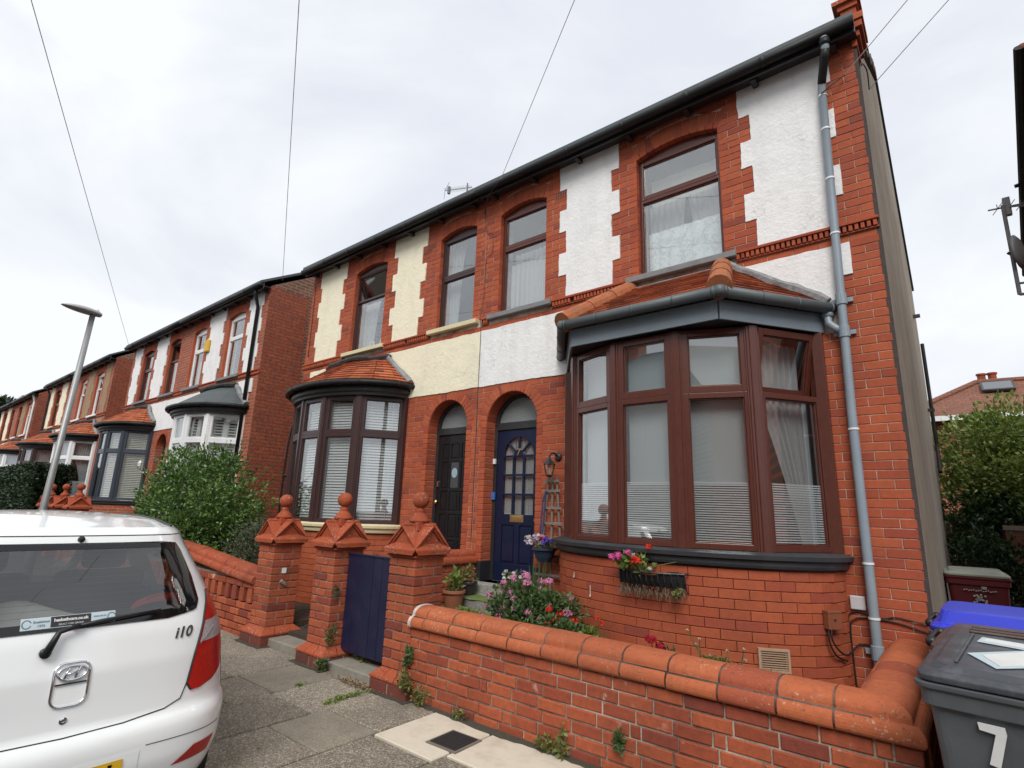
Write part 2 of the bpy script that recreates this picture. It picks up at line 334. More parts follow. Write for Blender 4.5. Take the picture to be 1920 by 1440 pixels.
def greyrender():
    t = NT('grey_pebble_render'); c = t.mix(t.ramp(t.noise(0.9, 7, 0.75, t.stretch(1, 0.22, 0.22)), ((0.35, 0.0), (0.65, 1.0))), (0.22, 0.182, 0.145), (0.44, 0.385, 0.32)); c = t.mix(t.math('MULTIPLY', t.ramp(t.noise(0.9, 4, 0.6, t.stretch(1, 0.4, 0.8)), ((0.52, 0.0), (0.58, 1.0))), 0.35), c, (0.36, 0.34, 0.31))
    c = t.mix(t.math('MULTIPLY', t.ramp(t.noise(1.8, 6, 0.7, t.stretch(1, 0.3, 0.2)), ((0.45, 0.0), (0.75, 1.0))), 0.45), c, (0.19, 0.165, 0.14))
    return t.principled(c, 0.95, t.bump(t.noise(120, 3), 0.7, 0.008), spec=0.1)
GREYR = greyrender()
def grain(name, a, b, rough=0.35, sz=0.25):
    t = NT(name); c = t.mix(t.noise(38, 5, 0.65, t.stretch(3, 3, sz)), a, b)
    c = t.mix(t.math('MULTIPLY', t.ramp(t.noise(5, 5, 0.7), ((0.5, 0.0), (0.8, 1.0))), 0.3), c, [x * 0.55 for x in a])
    return t.principled(c, rough, t.bump(t.noise(60, 4, 0.6, t.stretch(3, 3, sz)), 0.25, 0.003), spec=0.5)
RWOOD = grain('rosewood_frame', (0.060, 0.017, 0.012), (0.125, 0.036, 0.023), 0.26)
DWOOD = grain('dark_brown_frame', (0.032, 0.016, 0.016), (0.060, 0.028, 0.026), 0.34)
WPVC = plain('white_frame', (0.78, 0.79, 0.79), 0.35, 0.05, 6, 0.05, dirt=0.2, dirtcol=(0.3, 0.29, 0.27))
ANTH = plain('anthracite_frame', (0.040, 0.050, 0.066), 0.4, 0.15)
GLASS = glass_mat('window_glass', (0.965, 0.985, 0.985), 0.17)
GLASSF = plain('obscure_glass', (0.20, 0.22, 0.22), 0.25, 0.7, 75, 0.8, 90, spec=0.7)
BLACKP = plain('black_paint', (0.022, 0.023, 0.026), 0.42, 0.3, 8, 0.2, 30, dirt=0.25, dirtcol=(0.10, 0.09, 0.08))
BLACKG = plain('black_plastic_gutter', (0.010, 0.011, 0.012), 0.5, 0.3, 6, 0.12, 30, spec=0.3, dirt=0.35, dirtcol=(0.035, 0.037, 0.032))
SILLB = plain('charcoal_sill_paint', (0.030, 0.034, 0.040), 0.5, 0.25, 10, 0.3, 40, dirt=0.3, dirtcol=(0.10, 0.09, 0.08))
GREYP = plain('grey_gutter_paint', (0.165, 0.205, 0.235), 0.6, 0.16, 6, 0.15, 30, dirt=0.35, dirtcol=(0.045, 0.05, 0.05))
GREYG = plain('dark_grey_gutter', (0.090, 0.108, 0.115), 0.5, 0.2, 6, 0.2, 30, dirt=0.45, dirtcol=(0.035, 0.038, 0.038))
GREYL = plain('light_grey_pipe_paint', (0.235, 0.285, 0.33), 0.42, 0.12, 6, 0.12, 30, dirt=0.25, dirtcol=(0.32, 0.34, 0.33))
SILLG = plain('grey_stone_sill', (0.20, 0.205, 0.21), 0.8, 0.2, 14, 0.4, 90, dirt=0.4)
SILLC = plain('cream_sill_paint', (0.66, 0.575, 0.36), 0.65, 0.12, 9, 0.3, 60, dirt=0.25, dirtcol=(0.3, 0.26, 0.18))
LEAD = plain('lead_flashing', (0.24, 0.245, 0.25), 0.6, 0.4, 12, 0.7, 30, dirt=0.7, dirtcol=(0.04, 0.04, 0.04), dscale=8, bdist=0.015)
BITU = plain('black_bitumen', (0.030, 0.029, 0.028), 0.75, 0.5, 15, 0.9, 35, dirt=0.4, dirtcol=(0.16, 0.15, 0.14), dscale=10, bdist=0.02)
SLATE = plain('grey_slate', (0.07, 0.085, 0.09), 0.6, 0.25, 5, 0.3, 20, dirt=0.3)
BLUED = plain('navy_gloss_paint', (0.008, 0.014, 0.043), 0.28, 0.18, 5, 0.08, 20)
BLUEG = plain('navy_gate_paint', (0.009, 0.012, 0.043), 0.42, 0.18, 5, 0.2, 30, dirt=0.25, dirtcol=(0.05, 0.05, 0.07), dscale=5)
BRASS = plain('brass', (0.78, 0.56, 0.24), 0.35, 0.2, 20, 0.1, metal=1.0)
CHROME = plain('chrome', (0.75, 0.76, 0.78), 0.08, 0.05, 6, 0.0, metal=1.0)
STEELP = plain('galvanised_post', (0.30, 0.305, 0.305), 0.45, 0.1, 5, 0.1, metal=0.4, dirt=0.3, dirtcol=(0.16, 0.14, 0.10))
CONC = plain('concrete', (0.25, 0.23, 0.19), 0.9, 0.25, 12, 0.5, 140, dirt=0.75, dirtcol=(0.15, 0.13, 0.10), dscale=4)
CONCL = plain('pale_new_concrete', (0.60, 0.535, 0.43), 0.9, 0.10, 16, 0.3, 160, dirt=0.55, dirtcol=(0.34, 0.28, 0.20), dscale=3.4)
CONCG = gravel_mat('granite_step', (0.34, 0.33, 0.30), (0.55, 0.53, 0.48), (0.15, 0.14, 0.13), 160)
MOSS = plain('mossy_green_tread', (0.115, 0.165, 0.040), 0.95, 0.35, 16, 0.8, 120, dirt=0.5, dirtcol=(0.06, 0.07, 0.03), dscale=6)
SLAB = gravel_mat('aggregate_slab', (0.255, 0.220, 0.172), (0.50, 0.45, 0.37), (0.115, 0.098, 0.078), 125)
SLABS = gravel_mat('smooth_worn_slab', (0.27, 0.24, 0.188), (0.40, 0.36, 0.29), (0.18, 0.16, 0.125), 210)
TARM = gravel_mat('road_asphalt', (0.055, 0.055, 0.056), (0.13, 0.13, 0.13), (0.02, 0.02, 0.02), 130)
SOIL = plain('garden_soil', (0.060, 0.042, 0.028), 0.98, 0.45, 22, 1.0, 40, bdist=0.03)
DIRT = plain('joint_dirt', (0.055, 0.048, 0.036), 0.98, 0.4, 30, 0.8, 90, dirt=0.35, dirtcol=(0.05, 0.075, 0.02), dscale=5)
CURT = NT('sheer_curtain')
def fabric(name, col, alpha=1.0, trans=0.4):
    t = NT(name); d = t.n('ShaderNodeBsdfDiffuse'); d.inputs[0].default_value = (*col, 1); tl = t.n('ShaderNodeBsdfTranslucent'); tl.inputs[0].default_value = (*col, 1)
    m = t.n('ShaderNodeMixShader'); m.inputs[0].default_value = trans; t.l(d.outputs[0], m.inputs[1]); t.l(tl.outputs[0], m.inputs[2]); o = m.outputs[0]
    if alpha < 1:
        tr = t.n('ShaderNodeBsdfTransparent'); m2 = t.n('ShaderNodeMixShader'); m2.inputs[0].default_value = alpha; t.l(tr.outputs[0], m2.inputs[1]); t.l(o, m2.inputs[2]); o = m2.outputs[0]
    t.l(o, t.out.inputs['Surface']); return t.m
bpy.data.materials.remove(CURT.m)
CURT = fabric('white_curtain', (0.80, 0.80, 0.80)); NETC = fabric('sheer_net', (0.82, 0.84, 0.86), 0.72); ROLL = fabric('shaded_roller_blind', (0.60, 0.64, 0.66), 1.0, 0.25); BLIND = fabric('white_blind', (0.84, 0.85, 0.85), 1.0, 0.25); CREAMB = fabric('cream_blind', (0.84, 0.82, 0.70), 1.0, 0.2)  # roller blind greyed: shading behind the glass put into its colour
def lace():
    t = NT('lace_curtain'); d = t.n('ShaderNodeBsdfDiffuse'); d.inputs[0].default_value = (0.90, 0.95, 0.95, 1); tr = t.n('ShaderNodeBsdfTransparent')
    v = t.n('ShaderNodeTexVoronoi'); v.inputs['Scale'].default_value = 7; t.l(t.pos(), v.inputs['Vector']); w = t.ramp(v.outputs['Distance'], ((0.12, 0.98), (0.25, 0.74), (0.42, 0.95), (0.6, 0.68)))
    f = t.mix(t.ramp(t.noise(34, 3), ((0.45, 0.0), (0.6, 1.0))), w, 0.95); m = t.n('ShaderNodeMixShader'); t.l(f, m.inputs[0]); t.l(tr.outputs[0], m.inputs[1]); t.l(d.outputs[0], m.inputs[2]); t.l(m.outputs[0], t.out.inputs['Surface']); return t.m
LACE = lace()
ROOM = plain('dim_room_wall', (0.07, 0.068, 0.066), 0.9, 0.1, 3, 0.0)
FARB = tex_brick('far_red_brick', False, (0.38, 0.080, 0.035), (0.26, 0.052, 0.030), (0.34, 0.20, 0.14), stain=0.35)
FARBY = tex_brick('far_red_brick_side', True, (0.36, 0.075, 0.033), (0.27, 0.054, 0.030), (0.10, 0.05, 0.04), stain=0.3)
COMB = tex_brick('common_brick_side', True, (0.215, 0.095, 0.058), (0.125, 0.060, 0.044), (0.32, 0.245, 0.19), 0.235, 0.078, stain=0.6)
# ------------------------------------------------------------------ setting
def zg(x):                                    # the street climbs a little towards the far pairs
    t = min(1, max(0, (-6.5 - x) / 5.0)); return 0.19 * t * t * (3 - 2 * t)
def strip(name, mat, y0, y1, z, xs, drop=0.0):
    m = MB()
    for a, b in zip(xs[:-1], xs[1:]): m.add([(a, y0, z + zg(a)), (b, y0, z + zg(b)), (b, y1, z + zg(b)), (a, y1, z + zg(a))], [(0, 1, 2, 3)])
    return tag(m.build(name, mat), kind='structure')
XS = [-120, -60, -20, -14] + [-12 + 0.5 * i for i in range(13)] + [-4, 10, 40, 120]
KERB = -3.62
road = strip('road', TARM, -10.2, KERB - 0.12, -0.115, XS)
gr = MB(); gr.add([(-150, -160, -0.5), (150, -160, -0.5), (150, 160, -0.5), (-150, 160, -0.5)], [(0, 1, 2, 3)]); tag(gr.build('ground', SOIL), kind='structure')
pav = strip('pavement', DIRT, KERB, -1.62, -0.022, XS)
kerb = MB()
for a, b in zip(XS[3:-2], XS[4:-1]): kerb.hexa([(a, KERB - 0.12, -0.3), (b, KERB - 0.12, -0.3), (b, KERB - 0.004, -0.3), (a, KERB - 0.004, -0.3), (a, KERB - 0.12, zg(a)), (b, KERB - 0.12, zg(b)), (b, KERB - 0.004, zg(b)), (a, KERB - 0.004, zg(a))])
tag(kerb.build('kerb', CONC), kind='structure')
strip('far_pavement', SLABS, -12.2, -10.2, 0.0, XS)
gdn = MB()
for x0, x1, z in ((-4.66, 0.0, 0.25), (-6.2, -4.84, 0.13), (-9.5, -6.2, 0.2), (-46, -9.5, 0.42)): gdn.box(x0, x1, -1.66, 0.4, -0.45, z)
tag(gdn.build('garden_ground', SOIL), kind='structure')
psg = MB(); psg.box(0.02, 1.9, -1.66, 30, -0.45, -0.004); psg.box(-11.6, -9.5, 0.3, 14, -0.45, 0.2); tag(psg.build('passage_ground', plain('dark_yard_concrete', (0.085, 0.075, 0.06), 0.95, 0.3, 9, 0.6, 60, dirt=0.6, dirtcol=(0.03, 0.035, 0.02))), kind='structure')
# paving slabs, laid as the joints in the photograph run
def slab_mesh(w, d, mat, _c={}):
    k = (round(w, 2), round(d, 2), mat.name)
    if k not in _c:
        a, b, t, c = w / 2 - 0.007, d / 2 - 0.007, 0.03, 0.007
        vs = [(-a, -b, -t), (a, -b, -t), (a, b, -t), (-a, b, -t), (-a, -b, -c), (a, -b, -c), (a, b, -c), (-a, b, -c), (-a + c, -b + c, 0), (a - c, -b + c, 0), (a - c, b - c, 0), (-a + c, b - c, 0)]
        fs = [(8, 9, 10, 11)] + [(4 + i, 4 + (i + 1) % 4, 8 + (i + 1) % 4, 8 + i) for i in range(4)] + [(i, (i + 1) % 4, 4 + (i + 1) % 4, 4 + i) for i in range(4)]
        _c[k] = mesh_of('paving_slab', vs, fs, (mat,))
    return _c[k]
xj = [-3.21 - 0.665 * i for i in range(0, 9)]
def slab(x0, x1, y0, y1, mat, dz=0.0):
    xm = (x0 + x1) / 2; sl = (zg(x1) - zg(x0)) / (x1 - x0)
    link('paving_slab', slab_mesh(x1 - x0, y1 - y0, mat), pav, (xm, (y0 + y1) / 2, zg(xm) + dz), (RN.uniform(-.004, .004), -math.atan(sl) + RN.uniform(-.004, .004), RN.uniform(-.002, .002)))
for i in range(len(xj) - 1):
    x1, x0 = xj[i], xj[i + 1]
    cuts = [-1.9, -2.62 + (0.09 if i == 0 else -0.06 * (i % 2)), -3.02 - 0.22 * (i % 2), KERB] if i % 2 == 0 else [-1.9, -2.66, KERB]
    for j, (b, a) in enumerate(zip(cuts[:-1], cuts[1:])): slab(x0, x1, a, b, SLABS if (i + 2 * j) % 5 == 2 or (i == 2 and j == 0) else SLAB, RN.uniform(-.003, .003))
for x0, x1, a, b, m in ((-3.205, -2.59, -2.58, -1.94, CONCL), (-2.585, -1.6, -2.46, -1.94, CONCL), (-3.205, -2.59, KERB, -2.60, SLAB), (-2.585, -1.6, -3.1, -2.475, SLAB), (-2.585, -1.6, KERB, -3.11, SLAB),
                        (-1.595, -0.93, -2.7, -1.94, SLAB), (-1.595, -0.93, KERB, -2.71, SLAB), (-0.925, -0.26, -2.5, -1.94, SLAB), (-0.925, -0.26, KERB, -2.51, SLAB), (-0.255, 0.41, -2.7, -1.68, SLAB), (-0.255, 0.41, KERB, -2.71, SLAB), (0.415, 1.2, -2.6, -1.68, SLAB), (0.415, 1.2, KERB, -2.61, SLAB)):
    slab(x0, x1, a, b, m)
# cast iron stop tap cover let into the pale slab
dc = thing('drain_cover', 'small square black iron cover let into the pale concrete slab', 'drain cover', (-2.69, -2.27, 0))
F = rotz_frame((-2.69, -2.275, 0.003), rad(2)); m = MB(); m.box(-.14, .14, -.14, .14, -0.01, 0.004, F); m.build('surround', plain('worn_iron_rim', (0.16, 0.14, 0.11), 0.8, 0.3), dc)
m = MB(); m.box(-.118, .118, -.118, .118, 0.0, 0.010, F)
for i in range(7): m.box(-.1, .1, -.092 + i * .03, -.084 + i * .03, 0.010, 0.0125, F)
m.build('lid', plain('black_iron', (0.018, 0.019, 0.021), 0.55, 0.4, 30, 0.5, 80), dc, bevel=0.002)

# ------------------------------------------------------------------ bricklaying
GAU, BL = 0.0768, 0.231
def allowed(x0, x1, ops, zb, zt):
    zm = (zb + zt) / 2; iv = []
    for op in ops:
        r = op(zm)
        if r: iv.append((r, op(zb) or r, op(zt) or r))
    iv.sort(key=lambda t: t[0][0]); segs = []; cur = (x0, x0, x0)
    for r, rb, rt in iv:
        if r[0] > cur[0] + 0.02: segs.append((cur, (r[0], rb[0], rt[0])))
        if r[1] > cur[0]: cur = (r[1], rb[1], rt[1])
    if x1 > cur[0] + 0.02: segs.append((cur, (x1, x1, x1)))
    return segs
def lay(x0, x1, z0, n, ops, gau=GAU, bl=BL, jt=0.0058, closer=0.0):
    out = []
    for k in range(n):
        zb = z0 + k * gau; zt = zb + gau - jt
        for (a, ab, at), (b, bb, bt) in allowed(x0, x1, ops, zb, zt):
            w = b - a; cuts = [a]; step = bl if k % 2 == 0 else bl / 2; x = a + step
            while x < b - 0.045:
                cuts.append(x); x += bl if RN.random() > closer else bl * 0.32
            cuts.append(b + jt)
            for i in range(len(cuts) - 1):
                l, r = cuts[i], cuts[i + 1] - jt
                lb, lt = (ab, at) if i == 0 else (l, l); rb, rt = (bb, bt) if i == len(cuts) - 2 else (r, r)
                out.append((lb, rb, rt, lt, zb, zt))
    return out
def set_bricks(bl_, to_world, nrm, rotz, mat, parent, limit=300, flip=False, d=0.05, ch=0.004):
    """place bricks: the largest in view as single objects, the rest as one mesh"""
    items = []
    for (lb, rb, rt, lt, zb, zt) in bl_:
        cx, cz = (lb + rb + rt + lt) / 4, (zb + zt) / 2; p = to_world(cx, cz); items.append((px_size(p, (rb + rt - lb - lt) / 2, zt - zb, nrm), lb, rb, rt, lt, zb, zt, cx, cz, p))
    items.sort(key=lambda t: -t[0]); rest = MB()
    for i, (s_, lb, rb, rt, lt, zb, zt, cx, cz, p) in enumerate(items):
        q = [(lb - cx, zb - cz), (rb - cx, zb - cz), (rt - cx, zt - cz), (lt - cx, zt - cz)]
        if flip: q = [(-q[1][0], q[1][1]), (-q[0][0], q[0][1]), (-q[3][0], q[3][1]), (-q[2][0], q[2][1])]
        jit = RN.uniform(-.0012, .0012); rz = rotz + RN.uniform(-.004, .004)
        P = np.array(p) + np.array(nrm) * jit
        rect = abs(lb - lt) < 1e-4 and abs(rb - rt) < 1e-4
        if i < limit and s_ > 40:
            if rect: me = face_brick(rb - lb, zt - zb, mat, d, ch)
            else:
                mm = MB(); mm.brick(None, 1, 1, d, ch, q); me = mesh_of('brick', mm.v, mm.f, (mat,))
            link('brick', me, parent, P, (0, RN.uniform(-.004, .004), rz))
        else: rest.brick(rotz_frame(P, rz), 1, 1, d, ch, q)
    if rest.v: rest.build('brickwork', mat, parent, kind='stuff')
def rect_op(x0, x1, z0, z1): return lambda z: (x0, x1) if z0 < z < z1 else None
def door_op(x0, x1, z0, zs, ro):             # square jambs, round arch of outer radius ro
    c = (x0 + x1) / 2
    def f(z):
        if z0 < z <= zs: return (x0, x1)
        if zs < z < zs + ro:
            h = math.sqrt(max(1e-6, ro * ro - (z - zs) ** 2)); return (c - h, c + h)
    return f
def seg_op(x0, x1, z0, zs, R_, zc, th):      # segmental head with soldier arch of depth th
    c = (x0 + x1) / 2; hw = (x1 - x0) / 2
    def f(z):
        if z0 < z <= zs: return (x0, x1)
        t = (z - zs) / (th + 0.04)
        if 0 < t < 1: return (x0 - 0.03 * t - 0.02, x1 + 0.03 * t + 0.02)
        if 1 <= t < 1.25:
            h = math.sqrt(max(0.0, (R_ + th) ** 2 - (z - zc) ** 2)) if z - zc < R_ + th else 0
            return (c - min(h, hw), c + min(h, hw)) if h > 0.06 else None
    return f
def ring(cx, zc, r0, r1, a0, a1, n, to_world, rotz, flip, mat, parent, jt=0.006, d=0.12, name='brick'):
    for i in range(n):
        t0 = a0 + (a1 - a0) * i / n; t1 = a0 + (a1 - a0) * (i + 1) / n; g0 = jt / 2 / r0; g1 = jt / 2 / r1; tm = (t0 + t1) / 2; rm = (r0 + r1) / 2
        pc = (cx + rm * math.cos(tm), zc + rm * math.sin(tm)); q = []
        for r, t in ((r0, t0 + g0), (r1, t0 + g1), (r1, t1 - g1), (r0, t1 - g0)): q.append((cx + r * math.cos(t) - pc[0], zc + r * math.sin(t) - pc[1]))
        if flip: q = [(-x, z) for x, z in q][::-1]
        m = MB(); ch = 0.003; P = [(x, d, z) for x, z in q] + [(x, ch, z) for x, z in q] + [(x * (1 - ch * 1.4 / 0.05), 0, z * (1 - ch * 1.4 / 0.05)) for x, z in q]
        fs = [(8, 9, 10, 11)] + [(4 + k, 4 + (k + 1) % 4, 8 + (k + 1) % 4, 8 + k) for k in range(4)] + [(k, (k + 1) % 4, 4 + (k + 1) % 4, 4 + k) for k in range(4)]
        m.add(P, fs); link(name, mesh_of('brick', m.v, m.f, (mat,)), parent, to_world(*pc), (0, 0, rotz))
def holed_wall(x0, x1, z0, z1, y0, y1, holes, mapx):
    xs = sorted({x0, x1, *[h[0] for h in holes], *[h[1] for h in holes]}); zs = sorted({z0, z1, *[h[2] for h in holes], *[h[3] for h in holes]})
    xs = [x for x in xs if x0 <= x <= x1]; zs = [z for z in zs if z0 <= z <= z1]; m = MB()
    solid = [[not any(h[0] < (a + b) / 2 < h[1] and h[2] < (c + d) / 2 < h[3] for h in holes) for a, b in zip(xs[:-1], xs[1:])] for c, d in zip(zs[:-1], zs[1:])]
    for j in range(len(zs) - 1):
        i = 0
        while i < len(xs) - 1:
            if not solid[j][i]: i += 1; continue
            k = i
            while k < len(xs) - 1 and solid[j][k]: k += 1
            A, B = sorted((mapx(xs[i]), mapx(xs[k]))); m.box(A, B, y0, y1, zs[j], zs[j + 1]); i = k
    return m

# ------------------------------------------------------------------ windows
def light(mb, F, x0, x1, z0, z1, fw, y0=0.0, y1=0.07):
    mb.box(x0, x0 + fw, y0, y1, z0, z1, F); mb.box(x1 - fw, x1, y0, y1, z0, z1, F); mb.box(x0 + fw, x1 - fw, y0, y1, z0, z0 + fw, F); mb.box(x0 + fw, x1 - fw, y0, y1, z1 - fw, z1, F)
    # glazing bead, stepped in
    b = 0.012
    mb.box(x0 + fw, x0 + fw + b, y0 + 0.014, y1 - .01, z0 + fw, z1 - fw, F); mb.box(x1 - fw - b, x1 - fw, y0 + 0.014, y1 - .01, z0 + fw, z1 - fw, F)
    mb.box(x0 + fw + b, x1 - fw - b, y0 + 0.014, y1 - .01, z0 + fw, z0 + fw + b, F); mb.box(x0 + fw + b, x1 - fw - b, y0 + 0.014, y1 - .01, z1 - fw - b, z1 - fw, F)
def pane(F, x0, x1, z0, z1, parent, mat=None, y=0.03):
    m = MB(); m.box(x0, x1, y, y + 0.005, z0, z1, F); return m.build('pane', mat or GLASS, parent)
def open_frame(F, z1, ang):                    # top-hung casement swung outwards by ang about its head
    ca, sa = math.cos(ang), math.sin(ang); o = F((0, 0, z1))
    ez = ca * F.a[2] + sa * F.a[1]; ey = ca * F.a[1] - sa * F.a[2]
    return Fr(o, F.a[0], ey, ez)
def sash_window(F, w, h, tz, fmat, parent, fw=0.05, open_top=0.0, name=None, root=None, dark=None):
    """fixed light below a transom, light above; F origin bottom left of the outer face"""
    m = MB(); light(m, F, 0, w, 0, tz, fw * 0.8)
    pane(F, fw * 0.8, w - fw * 0.8, fw * 0.8, tz - fw * 0.8, root)
    if open_top:
        m.box(0, fw * .5, 0.012, .07, tz, h, F); m.box(w - fw * .5, w, 0.012, .07, tz, h, F); m.box(fw * .5, w - fw * .5, 0.012, .07, h - fw * .5, h, F)
        G = open_frame(F, h - 0.02, -open_top); mm = MB(); light(mm, G, .012, w - .012, -(h - tz) + .01, 0.01, fw * 0.95, -0.02, 0.035); mm.build('casement', fmat, root, bevel=0.004)
        pane(G, fw, w - fw, -(h - tz) + fw, -fw + .02, root, y=0.005)
    else:
        light(m, F, 0, w, tz, h, fw); pane(F, fw, w - fw, tz + fw, h - fw, root)
    return m.build(name or 'window_frame', fmat, root, bevel=0.004)
def folds(F, x0, x1, z0, z1, y, n, amp, parent, mat, name='curtain', top=None, gather=0.0, side=0):
    m = MB(); ph = RN.uniform(0, 6)
    def fn(u, v):
        zz = z0 + (z1 - z0) * v; xx = x0 + (x1 - x0) * u
        if gather:
            g = gather * (1 - v) ** .75
            xx = x0 + (xx - x0) * (1 - g) if side == 0 else x1 - (x1 - xx) * (1 - g)
        a = amp * (0.6 + 0.4 * math.sin(u * 9 + ph)); return F((xx, y + a * math.sin(u * n * 6.283 + ph + 0.6 * math.sin(v * 3)), zz))
    m.grid(fn, max(12, n * 6), 8); o = m.build(name, mat, parent, smooth=True); return o
def venetian(F, x0, x1, z0, z1, y, pitch, parent, mat, tilt=0.55, wid=0.030, stuff=True):
    m = MB(); n = int((z1 - z0) / pitch); c, s_ = math.cos(tilt) * wid / 2, math.sin(tilt) * wid / 2
    for i in range(n):
        z = z0 + (i + .5) * pitch; m.add([F((x0, y - c, z - s_)), F((x1, y - c, z - s_)), F((x1, y + c, z + s_)), F((x0, y + c, z + s_)), F((x0, y - c, z - s_ + .003)), F((x1, y - c, z - s_ + .003)), F((x1, y + c, z + s_ + .003)), F((x0, y + c, z + s_ + .003))], [(3, 2, 1, 0), (4, 5, 6, 7), (0, 1, 5, 4), (2, 3, 7, 6)])
    for xx in (x0 + (x1 - x0) * .2, x0 + (x1 - x0) * .8): m.box(xx - .003, xx + .003, y - .016, y - .012, z0, z1, F)
    o = m.build('venetian_blind', mat, parent); return o

# ------------------------------------------------------------------ the houses
ZB = 4.259; Z4 = 4 * GAU
def bow(k, a=1.36, b=0.82): return (a * math.cos(math.pi * k), b * math.sin(math.pi * k))
BAYV = [(-1.33, 0.0), (-0.925, 0.585), (-0.318, 0.80), (0.318, 0.80), (0.925, 0.585), (1.33, 0.0)]      # bow window plan, y outwards
def ragged(P, step=.035, j=.0045):
    out = []
    for i in range(len(P)):
        a, b = np.array(P[i]), np.array(P[(i + 1) % len(P)]); L = np.linalg.norm(b - a); n = max(1, int(L / step)); t = (b - a) / max(L, 1e-6); nn = np.array([-t[1], t[0]]); out.append(tuple(a)); w = 0.0
        for k in range(1, n): w = .6 * w + RN.uniform(-j, j); out.append(tuple(a + (b - a) * k / n + nn * w))
    return out
def house(H):
    m_, xo, W, zo = H['m'], H['xo'], H['W'], H['zo']; MX = lambda x: xo + m_ * x; det = H['detail']; yo = 0.0
    flip = m_ < 0; TW = lambda x, z: (MX(x), 0.0, z + zo); FW = lambda x, y, z: (MX(x), y, z + zo)
    root = thing('semi_detached_house', H['label'], 'house', (MX(W / 2), 3.8, zo), 'brick semis along the street')
    wa, wb, dr, bc = H['wa'], H['wb'], H['door'], H['bay']; EAV = 6.22; DEP = 7.6; RZ = 8.62; RY = 3.9
    zs, rise = 5.795, 0.085
    def segR(w): return (w * w / 4 + rise * rise) / (2 * rise)
    dz0, dcx, dr0 = 0.72, (dr[0] + dr[1]) / 2, (dr[1] - dr[0]) / 2; dsp = 3.135 - dr0; dro = dr0 + 0.145
    holes = [(wa[0], wa[1], ZB, zs + rise + .012), (wb[0], wb[1], ZB, zs + rise + .012), (bc - 1.30, bc + 1.30, 0.1, 3.36), (dr[0], dr[1], dz0 - .3, dsp)]
    for k in range(6):
        za, zb_ = dsp + dr0 * k / 6, dsp + dr0 * (k + 1) / 6; hw = math.sqrt(max(0, dr0 ** 2 - (za - dsp) ** 2)); holes.append((dcx - hw, dcx + hw, za, zb_))
    z0 = H.get('zbase', -0.3)
    core = holed_wall(0.012, W, z0, EAV - 0.02, 0.006, 0.30, holes, MX)
    core.v = [(x, y, z + zo) for x, y, z in core.v]
    wall = core.build('wall', MORT if det else FARB, root); inner = MB(); inner.v = [(x, .302, z) for x, y, z in core.v]
    # rear shell: party wall, back wall, flank, floor and ceilings so that the rooms are closed
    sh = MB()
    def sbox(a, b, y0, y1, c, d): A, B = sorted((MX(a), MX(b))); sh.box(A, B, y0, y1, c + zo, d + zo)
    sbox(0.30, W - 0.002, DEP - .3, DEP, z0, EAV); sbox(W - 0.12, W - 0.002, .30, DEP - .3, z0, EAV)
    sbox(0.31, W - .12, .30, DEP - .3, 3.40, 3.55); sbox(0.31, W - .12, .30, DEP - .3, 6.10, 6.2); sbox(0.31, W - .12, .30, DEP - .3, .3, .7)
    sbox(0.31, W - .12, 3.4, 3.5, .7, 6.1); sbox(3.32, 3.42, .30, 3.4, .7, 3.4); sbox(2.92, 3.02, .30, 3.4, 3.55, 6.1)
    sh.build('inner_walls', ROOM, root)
    fl = MB(); A, B = sorted((MX(0.0), MX(0.30))); fl.add([(A, 0.02, z0 + zo), (B, 0.02, z0 + zo), (B, DEP, z0 + zo), (A, DEP, z0 + zo), (A, 0.02, EAV + zo), (B, 0.02, EAV + zo), (B, DEP, EAV + zo), (A, DEP, EAV + zo), (A, RY, RZ - .12 + zo), (B, RY, RZ - .12 + zo)],
        [(0, 4, 8, 7, 3), (1, 2, 6, 9, 5), (0, 1, 5, 4), (3, 7, 6, 2), (4, 5, 9, 8), (8, 9, 6, 7)])
    fl.build('gable_wall', H['flank'], root)
    # roof
    rf = MB(); A, B = sorted((MX(-0.03), MX(W - .002))); k_ = (RZ - EAV - .03) / (RY + .2)
    for y0, y1, za, zb_ in ((-0.26, RY, EAV - .035, RZ), (DEP + .2, RY, EAV + .03 , RZ)):
        rf.hexa([(A, y0, za + zo), (B, y0, za + zo), (B, y1, zb_ + zo), (A, y1, zb_ + zo), (A, y0, za + zo + .06), (B, y0, za + zo + .06), (B, y1, zb_ + zo + .06), (A, y1, zb_ + zo + .06)])
    ro = rf.build('roof', SLATE, root)
    mm = MB(); mm.tube([(A, RY, RZ + .05 + zo), (B, RY, RZ + .05 + zo)], 0.09, 8); mm.build('ridge', TILE, ro)
    cx = MX(W - 0.35); mm = MB(); mm.box(cx - .33, cx + .33, RY - .3, RY + .3, RZ - .4 + zo, RZ + .75 + zo); mm.box(cx - .37, cx + .37, RY - .34, RY + .34, RZ + .75 + zo, RZ + .85 + zo); ch_ = mm.build('chimney', FARB, ro)
    gm = H.get('guttermat', BLACKG); mm = MB(); A2, B2 = sorted((MX(-0.035), MX(W - .004)))
    gx = [A2 + (B2 - A2) * i / 6 for i in range(7)]; mm.tube([(x, -0.25, EAV - .075 + zo) for x in gx], 0.052, 10)
    for x in gx[1:-1]: mm.tube([(x - .03, -0.25, EAV - .075 + zo), (x + .03, -0.25, EAV - .075 + zo)], 0.057, 10)
    mm.build('gutter', gm, root, smooth=True)
    mm = MB(); mm.box(A2 + .02, B2, -0.195, -0.17, EAV - .15 + zo, EAV - .01 + zo); mm.box(A2 + .035, B2, -0.17, -.012, EAV - .09 + zo, EAV - .072 + zo)
    for i in range(7): x = A2 + .2 + (B2 - A2 - .4) * i / 6; mm.box(x - .028, x + .028, -0.15, -0.012, EAV - .15 + zo, EAV - .09 + zo)
